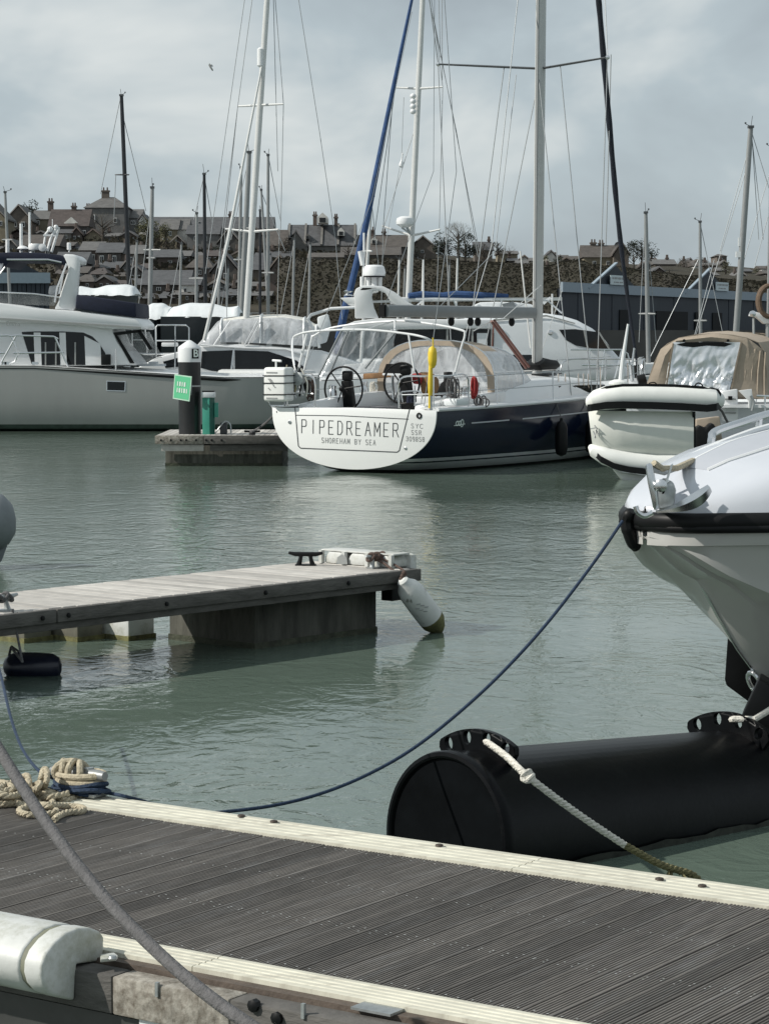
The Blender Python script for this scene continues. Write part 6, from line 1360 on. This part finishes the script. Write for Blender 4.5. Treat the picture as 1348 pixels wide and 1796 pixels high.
for s in SS:
    G_, zG, C_, zC, K_ = interp(wg, s), interp(zg, s), interp(wc, s), interp(zc_, s), interp(zk_, s)
    K_ = min(K_, zC - .01)
    half = [(G_, zG), (G_ * .985, zG - .07), (G_ * .95, zG - .115), (G_ * .90, zG - .12), (C_ + (G_ * .9 - C_) * .45, zC + (zG - .12 - zC) * .42), (C_ + .03, zC + .035), (C_ + .025, zC + .005), (C_ - .03, zC - .005), (C_ * .66, zC + (K_ - zC) * .36 + .012), (C_ * .62, zC + (K_ - zC) * .37 - .006), (C_ * .32, zC + (K_ - zC) * .70 + .008), (.018, K_ + .004)]
    rows.append([B_(s, w, z) for w, z in half] + [B_(s, 0, K_ - .006)] + [B_(s, -w, z) for w, z in half[::-1]])
hullg = mat('speedboat_hull_grey', (.47, .465, .445), .16, var=.02, scale=1)
MB().grid(rows).build('hull', hullg, rb, ang=22)
# deck
DK = [(-.16, 1.60), (-.06, 1.67), (.1, 1.75), (.3, 1.84), (.6, 1.925), (1.0, 1.99), (1.5, 2.05), (4.2, 2.08)]
rows = []
for s in SS:
    w = interp(wg, s); zt_ = interp(DK, s); zg_ = interp(zg, s) + .05
    half = [(w + .004, zg_), (w * .99, zg_ + (zt_ - zg_) * .30), (w * .93, zg_ + (zt_ - zg_) * .62), (w * .80, zg_ + (zt_ - zg_) * .86), (w * .55, zt_ - .012), (w * .30, zt_ + .012), (0, zt_ + .02)]
    rows.append([B_(s, a, z) for a, z in half] + [B_(s, -a, z) for a, z in half[-2::-1]])
MB().grid(rows).build('deck', mat('glossy_white_deck', (.53, .555, .60), .12, var=.01), rb, ang=50)
rows = []; 
for s in SS[4:]:
    w = interp(wg, s); rows.append([B_(s + .25, w * f, interp(DK, s + .25) + .022 - .02 * f) for f in (-.28, 0, .30)])
MB().grid(rows).build('deck_panel', mat('grey_deck_panel', (.42, .44, .48), .35, var=.03), rb, solid=.01)
for f in (-.30, .32): MB().tube([B_(s + .25, interp(wg, s) * f, interp(DK, s + .25) + .018) for s in SS[4:]], .012, 6).build('deck_moulding', gel, rb)
# black rubber fender: upper flat band and round nose
def belt(out, z0, r, sq=1.0, s_from=0):
    return [B_(s, -(interp(wg, s) + out), interp(zg, s) + z0) for s in SS[::-1]] + [B_(s, (interp(wg, s) + out), interp(zg, s) + z0) for s in SS[1:]]
MB().tube(belt(-.005, .012, .05), .038, 14, sq=1.3).build('rubber_fender', rubber, rb)
MB().tube(belt(.012, -.022, .05), .026, 12).build('rubber_strip', rubber, rb)
nose = [B_(-.16 - .05, 0, 1.52), B_(-.19, 0, 1.46), B_(-.15, 0, 1.38), B_(-.10, 0, 1.30)]
MB().tube(spline([at(1108, 896, 12.92), at(1100, 912, 12.95), at(1103, 934, 12.95), at(1110, 952, 12.97), at(1117, 962, 13.0)]), [.022, .03, .036] + [.04] * 9 + [.036] * 8 + [.03] * 3 + [.018] * 2, 10).build('nose_guard', rubber, rb)
# keel band and bow eye
MB().tube([B_(s - .004, 0, interp(zk_, s) - .004) for s in (.15, .22, .35, .5, .7, .9, 1.5)], .008, 6).build('keel_strip', steel, rb)
be = MB(); kc_ = B_(.66, .0, .60)
be.tube([kc_ + NA * .05 * math.cos(a) - UA * (.02 + .055 * (1 + math.sin(a))) * .5 + V((0, 0, .06 * math.sin(a))) for a in [2 * math.pi * i / 16 for i in range(16)]], .013, 8, closed=True).build('bow_eye', steel, rb)
# anchor on its roller
an_ = MB(); C0 = at(1165, 880, 12.6)
def H(px, py, Y=12.55): return at(px, py, Y)
an_.prism([H(1132, 815), H(1144, 812), H(1151, 850), H(1156, 893), H(1147, 896), H(1137, 850)], (0, .05, 0)); shank = an_.build('anchor_shank', steel, rb, bevel=.012)
MB().tube(spline([H(1114, 888), H(1118, 898), H(1130, 905), H(1144, 899)]), [.014] * 18 + [.018], 8).build('anchor_fluke', steel, rb)
fl = []
for k in range(13):
    f = k / 12; cx = 1150 + 92 * f; cy = 897 - 3 * math.sin(f * 3) - 42 * f ** 2.2; wdt = 3.5 + 13 * math.sin(f * math.pi * .62) ** 2 * (1 - .55 * f ** 6)
    fl.append([H(cx - wdt * .2, cy - wdt * .55), H(cx + wdt * .35, cy, 12.5), H(cx + wdt * .7, cy + wdt * .9)])
MB().grid(fl).build('anchor_fluke', steel, rb, solid=.012)
for Y_ in (12.55, 12.8): MB().prism([H(1176, 816, Y_), H(1180, 813, Y_), H(1164, 866, Y_), H(1160, 866, Y_)], (0, .02, 0)).build('roller_cheek', steel, rb)
MB().lathe(H(1158, 852, 12.5), (.3, 1, 0), [(.015, 0), (.034, .01), (.024, .05), (.034, .12), (.015, .13)], 14).build('bow_roller', steel, rb)
MB().tube([H(1140, 822, 12.6), H(1165, 828, 12.7), H(1200, 815, 13.2)], .018, 8).build('anchor_stock_bed', galv, rb)
MB().tube([H(1146, 812, 12.6), H(1160, 822, 12.65), H(1186, 821, 12.9), H(1215, 808, 13.2)], .018, 6).build('anchor_rope', ropetan, rb)
MB().prism([H(1150, 858), H(1180, 842), H(1186, 860), H(1182, 892), H(1152, 894)], (0, .25, 0)).build('stem_plate', galv, rb, bevel=.02)
# guard rail of flat polished tube, far side of the deck
rlp = MB()
rlp.tube(spline([at(x, y, Y) for x, y, Y in ((1246, 784, 14.1), (1248, 768, 14.1), (1254, 757, 14.15), (1300, 741, 14.4), (1348, 726, 14.7), (1460, 700, 15.4))]), .024, 8); rlp.tube([at(1331, 733, 14.6), at(1329, 752, 14.6)], .022, 6)
rlp.build('guard_rail', steel, rb)
MB().tube(spline([at(x, y, Y) for x, y, Y in ((1200, 808, 13.5), (1240, 788, 13.6), (1300, 764, 13.8), (1348, 749, 14.0), (1460, 722, 14.5))]), .022, 8).build('deck_edge_moulding', gel, rb)
# mooring line from the bow to the boardwalk
# ================================================================ boat lift: black float tube, lugs and keel guides
d0 = .835; T0 = at(781, 1480, 11.29); T0.z = .137
pdn = V((.742, .668, -.058)).normalized()
bl_ = thing('boat_lift', 'black cylindrical boat lift float with bolted end cap and holed lugs', 'boat lift', (T0.x + 1.3, T0.y + 1.2, 0))
r0 = d0 / 2
MB().lathe(T0, pdn, [(r0 * .90, .012), (r0 * .915, -.004), (r0 * .94, -.012), (r0 * .985, -.008), (r0, .01), (r0, .05), (r0 * .985, .062), (r0 * .985, 3.9), (r0 * .9, 3.95)], 64).build('float_tube', blackp, bl_, ang=30)
MB().lathe(T0, pdn, [(r0 * .895, .010), (r0 * .895, .02)], 48).build('end_cap', mat('cap_polyethylene', (.003, .0038, .0046), .6, var=.4, scale=4, spec=.04), bl_)
pu_ = V((0, 0, 1)) - pdn * pdn.z; pu_.normalize(); ps_ = pdn.cross(pu_)
sc_ = [[], []]
for k in range(40):
    s_ = .03 + 3.85 * k / 39
    for row_, z in zip(sc_, (-.06, .032 + .008 * math.sin(k * 1.3) + .006 * math.sin(k * 3.1))):
        a_ = math.acos(max(-1, min(1, (z - T0.z - pdn.z * s_) / (pu_.z * r0)))); row_.append(T0 + pdn * s_ + (pu_ * math.cos(a_) + ps_ * math.sin(a_)) * (r0 + .003))
MB().grid(sc_).build('waterline_scum', mat('waterline_scum', (.035, .038, .030), .7, var=.6, scale=14), bl_)
def lug(s, a0, a1, nh):
    ang = [a0 + (a1 - a0) * k / 40 for k in range(41)]
    def q(a, r, t): return T0 + pdn * (s + t) + (pu_ * math.cos(a) + ps_ * math.sin(a)) * r
    m = MB(); hs = [a0 + (a1 - a0) * (k + .5) / nh for k in range(nh)]
    # plate built as a strip with real holes: three bands, the middle one pierced
    hr_ = .034
    for t in (0, .05):
        pass
    bm_ = []
    rb_, rt = r0 * .97, r0 * 1.225
    prof_o = [q(a, rt - .03 * max(0, 1 - min(abs(a - a0), abs(a1 - a)) / .06) ** 2, 0) for a in ang]; prof_i = [q(a, rb_, 0) for a in ang]
    lab = (rb_ + rt) / 2 + .012
    # polygons around holes
    segs = []
    for k in range(nh):
        A0 = a0 + (a1 - a0) * k / nh; A1 = a0 + (a1 - a0) * (k + 1) / nh
        NP = 24; outer_ = []; inner_ = []
        for j in range(NP):
            th_ = 2 * math.pi * j / NP; cx, cz = math.cos(th_), math.sin(th_)
            f = max(abs(cx), abs(cz)); ox, oz = cx / f, cz / f
            aa = (A0 + A1) / 2 + ox * (A1 - A0) / 2
            edge = .03 * max(0, 1 - min(abs(aa - a0), abs(a1 - aa)) / .06) ** 2
            rr_ = (rb_ + rt - edge) / 2 + oz * (rt - edge - rb_) / 2
            outer_.append((aa, rr_)); ah = (A0 + A1) / 2 + cx * hr_ / lab * .8; inner_.append((ah, lab + cz * hr_))
        rows_ = [[q(*p, 0) for p in outer_], [q(*p, 0) for p in inner_], [q(*p, .03) for p in inner_], [q(*p, .03) for p in outer_]]
        m.grid([r + [r[0]] for r in rows_])
    full = [[q(a, rt - .03 * max(0, 1 - min(abs(a - a0), abs(a1 - a)) / .06) ** 2, t) for a in ang] for t in (0, .03)]; m.grid(full)
    for a in (a0, a1): m.add([q(a, rb_, 0), q(a, rt - .03, 0), q(a, rt - .03, .03), q(a, rb_, .03)], [(0, 1, 2, 3)])
    return m.build('lug', blackp, bl_, ang=30), q
lg, ql = lug(.20, -.62, .52, 4)
lg2, ql2 = lug(2.05, -.62, .62, 4)
wedge = thing('keel_guide', 'black plastic keel guide standing between the lift tube and the hull', 'keel guide', at(1315, 1260, 12.9))
MB().prism([at(x, y, 13.7) for x, y in ((1278, 1092), (1310, 1112), (1345, 1190), (1345, 1260), (1311, 1232), (1272, 1203), (1269, 1192), (1275, 1105))], (.1, .12, 0)).build('blade', rubber, wedge, bevel=.012)
MB().prism([at(x, y, 12.95) for x, y in ((1300, 1256), (1330, 1190), (1352, 1204), (1400, 1240), (1400, 1300), (1300, 1290))], (.05, .25, 0)).build('post', rubber, wedge, bevel=.015)
wr = thing('lift_strap', 'short white rope from the far lug up to the bow eye', 'rope', ql2(.1, r0 * 1.1, .02))
MB().tube([ql2(-.02, r0 * 1.12, .03), ql2(.12, r0 * 1.16, -.02), at(1322, 1262, 12.6), at(1352, 1244, 12.7)], .018, 8).build('rope', ropewhite, wr)
# white laid rope from the lug to the water
wt = thing('lift_rope', 'white laid rope knotted on the near lug running down into the water', 'rope', onz(1200, 1530, 0))
h0 = ql(.0925, r0 * 1.10, .0); kn = at(925, 1362, 10.75)
wpts = [h0, h0.lerp(kn, .5) + V((0, 0, .01)), kn]; end = onz(1216, 1536, .02)
mid1 = kn.lerp(end, .58) - V((0, 0, .05)); mid2 = kn.lerp(end, .8) - V((0, 0, .04))
twist(spline(wpts + [kn.lerp(end, .3) - V((0, 0, .035)), mid1], 5), .017, .075).build('white_length', ropewhite, wt)
twist(spline([mid1, mid2, end, end + (end - mid2) * .35 - V((0, 0, .06))], 5), .018, .075).build('slimy_length', ropeslimy, wt)
for k in range(7):
    ax1 = V((R.gauss(0, 1), R.gauss(0, 1), R.gauss(0, 1))).normalized(); ax2 = ax1.orthogonal().normalized(); o_ = V((R.uniform(-.010, .010), R.uniform(-.010, .010), R.uniform(-.014, .014)))
    MB().tube([kn + o_ + (ax1 * math.cos(t) + ax2 * math.sin(t)) * .023 for t in [2 * math.pi * i / 14 for i in range(14)]], .0095, 7, closed=True).build('knot_turn', ropewhite, wt)
for k in range(12):
    p = mid2.lerp(end, R.uniform(.2, 1.1)); MB().tube([p, p + V((R.uniform(-.03, .03), R.uniform(-.03, .03), -R.uniform(.02, .07)))], .006, 4).build('weed_strand', ropeslimy, wt)
# ================================================================ boardwalk pontoon in the foreground
zD = .42
e1 = [onz(600, 1486, zD), onz(980, 1541, zD)]; e2 = [onz(600, 1720, zD), onz(980, 1791, zD)]
bd_ = ((e1[1] - e1[0]).normalized() + (e2[1] - e2[0]).normalized()).normalized()          # runs to the right, towards the camera
bn = V((-bd_.y, bd_.x, 0)); bn = bn if bn.y > 0 else -bn                                     # across, away from the camera
E0 = (e2[0] + e2[1]) / 2; v1 = ((e1[0] + e1[1]) / 2 - E0).dot(bn)
def W_(u, v, z): return E0 + bd_ * u + bn * v + V((0, 0, z - zD))
uw = thing('boardwalk', 'dark grooved boardwalk pontoon with cream ribbed edges in the foreground', 'pontoon', W_(0, v1 / 2, 0))
oW = FR[uw].to_translation()
MW = Matrix(( bd_, bn, V((0, 0, 1)))).transposed().to_4x4()
pw = .1085; gap = .009
def ribbed(w, n, depth, h):
    """cross-section of a ribbed board: list of (offset, height), top surface with n rounded ribs"""
    pr = [(-w / 2, -h), (-w / 2, -.002)]
    for k in range(n):
        c0 = -w / 2 + w * k / n; s_ = w / n
        pr += [(c0 + s_ * .18, 0), (c0 + s_ * .66, 0)] + ([(c0 + s_ * .74, -depth), (c0 + s_ * 1.08, -depth)] if k < n - 1 else [])
    return pr + [(w / 2, -.002), (w / 2, -h)]
prp = ribbed(pw - gap, 7, .0042, .03)
mb = MB(Matrix.Translation(oW))
mb.prism([V((x, 0, z)) for x, z in prp], (0, v1 - .004, 0))
plank = mb.build('deck_plank', decking, uw, ang=20)
plank.rotation_euler = (0, 0, math.atan2(bd_.y, bd_.x))
u0, u1 = -5.6, 3.0; n = int((u1 - u0) / pw)
for i in range(n):
    loc = W_(u0 + pw * (i + .5), .002, zD + R.uniform(-.0012, .0012)) - oW
    if i == 0: plank.location = loc
    else: dup(plank, uw, loc)
screws = MB()
for i in range(n):
    for v in (.05, v1 * .34, v1 * .36, v1 * .66, v1 - .05):
        for dx in (-.025, .028):
            c = W_(u0 + pw * (i + .5) + dx + R.uniform(-.003, .003), v + R.uniform(-.012, .012), zD + .0015); screws.add([c + bd_ * .0045 * math.cos(a) + bn * .0045 * math.sin(a) for a in [1.047 * k for k in range(6)]], [(0, 1, 2, 3, 4, 5)])
so_ = screws.build('screw_heads', mat('screw_steel', (.42, .42, .40), .4, .3), uw); so_['kind'] = 'stuff'
# cream ribbed edge boards: far and near, two lengths each
def strip(v0, w, ua, ub, nr, lift):
    pr = ribbed(w, nr, .0035, .032)
    m = MB(); m.prism([W_(ua, v0 + w / 2 + x, zD + lift + z) for x, z in pr], bd_ * (ub - ua)); return m.build('edge_board', cream, uw, ang=20)
far_in = v1; o1 = onz(676, 1470, zD); o2 = onz(980, 1512, zD); far_w = ((o1 + o2) / 2 - E0).dot(bn) - v1
q1 = onz(300, 1693, zD); q2 = onz(665, 1765, zD); near_w = -(((q1 + q2) / 2 - E0).dot(bn))
print('strip widths', far_w, near_w, 'deck', v1, E0, bd_)
strip(v1 + .004, far_w - .004, -5.2, -.8, 5, .012); strip(v1 + .004, far_w - .004, -.796, 3.0, 5, .012)
strip(-near_w, near_w - .004, -5.6, -.9, 5, .012); strip(-near_w, near_w - .004, -.896, 3.0, 5, .012)
for px, py in ((423, 1432), (480, 1442), (770, 1484), (1156, 1543), (1231, 1555)):
    c = onz(px, py, zD + .014); MB().lathe(c, (0, 0, 1), [(.018, 0), (.016, .006), (.006, .009)], 10).build('bolt_head', mat('rusty_bolt', (.07, .055, .045), .6, .4), uw)
# side of the boardwalk towards the camera
vE = -near_w
MB().beam(W_(-5.6, vE - .025, zD - .03), W_(3, vE - .025, zD - .03), .046, .05).build('gap_timber', gapwood, uw)
def uo(px, py, dv=-.158): return (onplane(px, py, W_(0, vE + dv, zD), bn) - E0).dot(bd_)
uA, uB = uo(196, 1700), uo(402, 1740)
for a_, b_, m_ in ((-5.6, uA - .004, oldwood), (uA, uB - .004, flaky_sunlit), (uB, 3, oldwood)):
    MB().beam(W_(a_, vE - .105, zD - .085), W_(b_, vE - .105, zD - .085), .105, .13).build('fender_board', m_, uw, bevel=.008)
MB().beam(W_(-5.6, vE - .10, zD - .245), W_(3, vE - .10, zD - .245), .06, .17).build('steel_channel', mat('dark_steel', (.055, .057, .055), .5, .3, var=.2), uw)
MB().beam(W_(-5.6, vE + .1, zD - .55), W_(3, vE + .1, zD - .55), .3, .42).build('lower_float', weedy, uw)
MB().beam(W_(-5.6, v1 + far_w - .06, zD - .16), W_(3, v1 + far_w - .06, zD - .16), .08, .26).build('outer_beam', oldwood, uw)
MB().box((0, 0, 0), (.01, .01, .01)) if False else None
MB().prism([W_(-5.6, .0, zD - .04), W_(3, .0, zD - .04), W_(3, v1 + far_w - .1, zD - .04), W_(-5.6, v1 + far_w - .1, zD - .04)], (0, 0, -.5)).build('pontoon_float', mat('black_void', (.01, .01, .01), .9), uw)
for px, py in ((446, 1764), (487, 1786)): q_ = onplane(px, py, W_(0, vE - .158, zD), bn); MB().lathe(q_, -bn, [(.021, -.01), (.021, .012), (.009, .018)], 8).build('bolt', rubber, uw)
for px, py in ((276, 1738), (532, 1776)): q_ = onplane(px, py, W_(0, vE - .159, zD), bn); MB().beam(q_ + V((0, 0, .028)), q_ - V((0, 0, .02)), .012, .012, up=bn).build('iron_dog', galv, uw)
p0_, p1_ = onplane(246, 1776, W_(0, vE - .135, zD), bn), onplane(352, 1796, W_(0, vE - .135, zD), bn)
p1_.z = p0_.z
bp_ = MB().beam(p0_ - V((0, 0, .07)), p1_ - V((0, 0, .07)), .012, .14).build('bolt_plate', gel, uw)
for px, py in ((278, 1787), (334, 1795)): q_ = onplane(px, py, W_(0, vE - .142, zD), bn); MB().lathe(q_, -bn, [(.014, 0), (.014, .004)], 12).build('bolt_hole', rubber, bp_)
pt = onz(676, 1774, zD - .02); pu0 = (pt - E0).dot(bd_)
MB().beam(W_(pu0 - .07, vE - .035, zD + .0), W_(pu0 + .08, vE - .035, zD + .0), .085, .008).build('patch_plate', galv, uw)
# ---------------------------------------------------------------- white corner bumper at lower left
nb_ = -bn
fb = thing('dock_bumper', 'white moulded dock bumper with two grooves on the boardwalk edge', 'fender', W_(-2.6, vE - .1, zD))
pe_ = onplane(187, 1690, W_(0, vE, zD), bn); uE = (pe_ - E0).dot(bd_)
outl = [(184, 1644), (176, 1634), (160, 1628), (140, 1628), (118, 1636), (98, 1652), (82, 1672), (74, 1692), (73, 1712), (78, 1730), (90, 1744), (110, 1752), (132, 1756), (134, 1712), (136, 1692), (160, 1689), (182, 1686)]
PE = W_(uE, vE, zD)
face = [onplane(x, y, PE, bd_) for x, y in outl]
bmp = MB().prism(face, -bd_ * .085); bmp.build('body', whiteplastic, fb, bevel=.012, seg=3)
fc = sum(face, V()) / len(face)
def scaled(f, off): return [fc + (p - fc) * f - bd_ * off for p in face]
MB().prism(scaled(.95, .08), -bd_ * .022).build('groove', mat('grimy_plastic', (.16, .165, .12), .7, var=.4), fb)
MB().prism(scaled(1.0, .102), -bd_ * .40).build('body', whiteplastic, fb, bevel=.012, seg=3)
MB().prism(scaled(.95, .50), -bd_ * .022).build('groove', mat('grimy_plastic', (.22, .22, .16), .7), fb)
MB().prism(scaled(1.0, .522), -bd_ * 1.5).build('body', whiteplastic, fb, bevel=.012, seg=3)
tb = onz(196, 1682, zD + .016)
MB().prism([onz(x, y, zD + .014) for x, y in ((176, 1680), (200, 1677), (207, 1682), (204, 1686), (176, 1689))], (0, 0, .012)).build('fixing_tab', whiteplastic, fb, bevel=.003)
MB().lathe(onz(197, 1681, zD + .028), (0, 0, 1), [(.016, 0), (.012, .008)], 10).build('screw', galv, fb)
hc = onplane(38, 1728, PE, bn) ; hcc = fc - bd_ * .72 + (face[9] - fc) * 1.0
MB().lathe(hcc + bd_ * .06, (face[9] - fc).normalized(), [(.045, -.02), (.045, .004), (.0, .005)], 14).build('bolt_recess', greycloth, fb)
# ---------------------------------------------------------------- cleat, ropes and lines on the boardwalk
cb0 = onz(142, 1394, zD + .014)
ct = thing('cleat', 'grey horn cleat wrapped in tan and blue rope at the boardwalk corner', 'cleat', cb0)
MB().beam(cb0 - bd_ * .12 + V((0, 0, .01)), cb0 + bd_ * .12 + V((0, 0, .01)), .10, .018).build('base', galv, ct, bevel=.004)
for k in (-1, 1): MB().tube([cb0 + bd_ * k * .06 + V((0, 0, .015)), cb0 + bd_ * k * .05 + V((0, 0, .13))], [.03, .024], 10).build('leg', galv, ct)
hz = V((0, 0, .145))
hl = at(91, 1351, cb0.y + .12); hr2 = at(184, 1362, cb0.y - .10)
MB().tube([hl, hl.lerp(hr2, .12), hl.lerp(hr2, .88), hr2], [.018, .024, .026, .02], 12).build('horn', alu, ct)
hd = (hr2 - hl).normalized()
tr_ = thing('cleat_rope', 'tan rope figure of eight made fast round the corner cleat', 'rope', cb0)
hm = hl.lerp(hr2, .42); rs = hd.cross(V((0, 0, 1))).normalized()
for k, (o, tw_, r_) in enumerate(((-.07, .5, .045), (-.02, -.6, .048), (.04, .6, .046), (.0, .2, .05))):
    MB().tube([hm + hd * (o + tw_ * .09 * math.cos(a)) + rs * r_ * math.cos(a) * 1.1 + V((0, 0, math.sin(a) * r_ + .004)) for a in [2 * math.pi * i / 20 for i in range(20)]], .0155, 8, closed=True).build('turn', ropetan, tr_)
for k, zz in enumerate((.07, .095)):
    MB().tube([cb0 + bd_ * .125 * math.cos(a) + bn * .07 * math.sin(a) + V((0, 0, zz + .008 * math.sin(a + k))) for a in [2 * math.pi * i / 22 for i in range(22)]], .0155, 8, closed=True).build('turn', ropetan, tr_)
br = thing('blue_rope', 'blue rope wound round the foot of the corner cleat', 'rope', cb0)
for k, zz in enumerate((.025, .04, .055, .03)):
    MB().tube([cb0 + bd_ * (.115 + .012 * k) * math.cos(a) + bn * (.065 + .01 * k) * math.sin(a) + V((0, 0, zz + .012 * math.sin(2 * a + k))) for a in [2 * math.pi * i / 22 for i in range(22)]], .011, 6, closed=True).build('turn', ropeblue, br)
MB().tube(spline([cb0 + bd_ * .1 + V((0, 0, .05)), cb0 - bd_ * .1 - bn * .1 + V((0, 0, .03)), cb0 - bd_ * .3 - bn * .06 + V((0, 0, .012)), cb0 - bd_ * .42 + bn * .02 + V((0, 0, .012))]), .011, 6).build('tail', ropeblue, br)
MB().tube(spline([onz(75, 1358, zD + .10), onz(98, 1366, zD + .06), onz(120, 1374, zD + .05), onz(150, 1392, zD + .03)]), .011, 6).build('tail', ropeblue, br)
up_l = thing('blue_line', 'thin blue line slanting down to the corner cleat from the left', 'rope', cb0 + V((-.3, 0, .1)))
pts_ = [at(-8, 1150, 14.5), at(4, 1195, 13.6), at(18, 1255, 12.6), at(35, 1305, 11.9), at(55, 1338, 11.4), at(75, 1358, 11.2)]
MB().tube(spline(pts_, 5), .008, 6).build('rope', ropeblue, up_l)
# heap of tan rope
cz = zD + .014
hp = thing('rope_coil', 'loose heap of tan rope on the boardwalk at left', 'rope', onz(60, 1405, zD))
def rp_(pts, lift=.02, r=.0155, m=ropetan, name='loop'):
    q = []
    for i, p in enumerate(pts):
        q.append(onz(p[0], p[1], zD + .014 + (p[2] if len(p) > 2 else 0) + .004 * (i % 2)))
    return twist(spline(q, 7), r, .07).build(name, m, hp)
rp_([(-40, 1404), (0, 1402), (40, 1398), (66, 1395), (80, 1400), (92, 1406), (86, 1412), (60, 1411), (40, 1414), (30, 1408), (40, 1400), (60, 1399), (74, 1404)])
rp_([(-40, 1412), (0, 1411), (30, 1410), (66, 1414), (92, 1418), (98, 1424), (84, 1428), (50, 1429), (34, 1424), (40, 1418), (66, 1415), (84, 1413, .02), (120, 1414), (146, 1418), (140, 1424), (120, 1425), (104, 1431), (96, 1437)])
rp_([(-40, 1388, .03), (-10, 1380, .05), (10, 1382, .04), (30, 1390, .03), (50, 1386, .04), (60, 1378, .05), (74, 1384, .04), (90, 1390, .02), (110, 1396), (130, 1396), (150, 1392, .02)])
rp_([(-30, 1396, .03), (0, 1390, .05), (20, 1384, .06), (36, 1380, .06), (46, 1388, .04), (30, 1394, .04), (10, 1396, .05), (-6, 1388, .06), (6, 1378, .07), (26, 1372, .07), (44, 1376, .05)])
rp_([(20, 1392, .02), (30, 1376, .06), (40, 1364, .09), (48, 1362, .10), (50, 1374, .08), (44, 1386, .05), (56, 1394, .02), (84, 1392, .03), (110, 1402)])
rp_([(70, 1384, .02), (72, 1366, .09), (76, 1352, .12), (81, 1352, .12), (82, 1370, .09), (78, 1384, .04), (90, 1398), (112, 1404), (130, 1400)])
rp_([(60, 1378, .06), (70, 1374, .08), (64, 1384, .06), (50, 1390, .03), (66, 1400), (88, 1398, .02), (120, 1392, .03)])
rp_([(-30, 1374, .05), (-4, 1372, .06), (14, 1376, .07), (20, 1384, .06), (4, 1390, .05), (-20, 1386, .05), (-40, 1384, .04)])
# dark blue-green line from the bow to the boardwalk
nl = thing('bow_line', 'dark blue line sagging from the boat bow to the boardwalk', 'rope', onz(640, 1370, .2))
ln1 = [(1091, 914, 12.7), (1040, 988, 12.5), (960, 1092, 12.2), (880, 1180, 11.9), (800, 1254, 11.6), (720, 1316, 11.35), (640, 1361, 11.1), (560, 1393, 10.9), (480, 1413, 10.75), (395, 1424, 10.65), (330, 1428, 10.62)]
P_ = [at(*p) for p in ln1]
lw = (P_[-1] - E0).dot(bn)
P_ += [onz(260, 1408, zD - .03), onz(218, 1397, zD + .028), onz(190, 1391, zD + .03), cb0 + bd_ * .1 + V((0, 0, .03))]
MB().tube(spline(P_, 6), .0085, 8).build('rope', ropeblue, nl)
# thick grey warp crossing the lower left corner
gw = thing('mooring_warp', 'thick grey mooring warp slanting across the lower left corner', 'rope', at(180, 1530, 6))
gp_ = [at(-60, 1215, 7.0), at(0, 1318, 6.7), at(60, 1412, 6.45), at(130, 1510, 6.2), at(200, 1594, 6.0), at(280, 1674, 5.8), at(360, 1743, 5.6), at(440, 1800, 5.45), at(560, 1880, 5.25)]
MB().tube(spline(gp_, 8), .0165, 12).build('rope', ropegrey, gw)
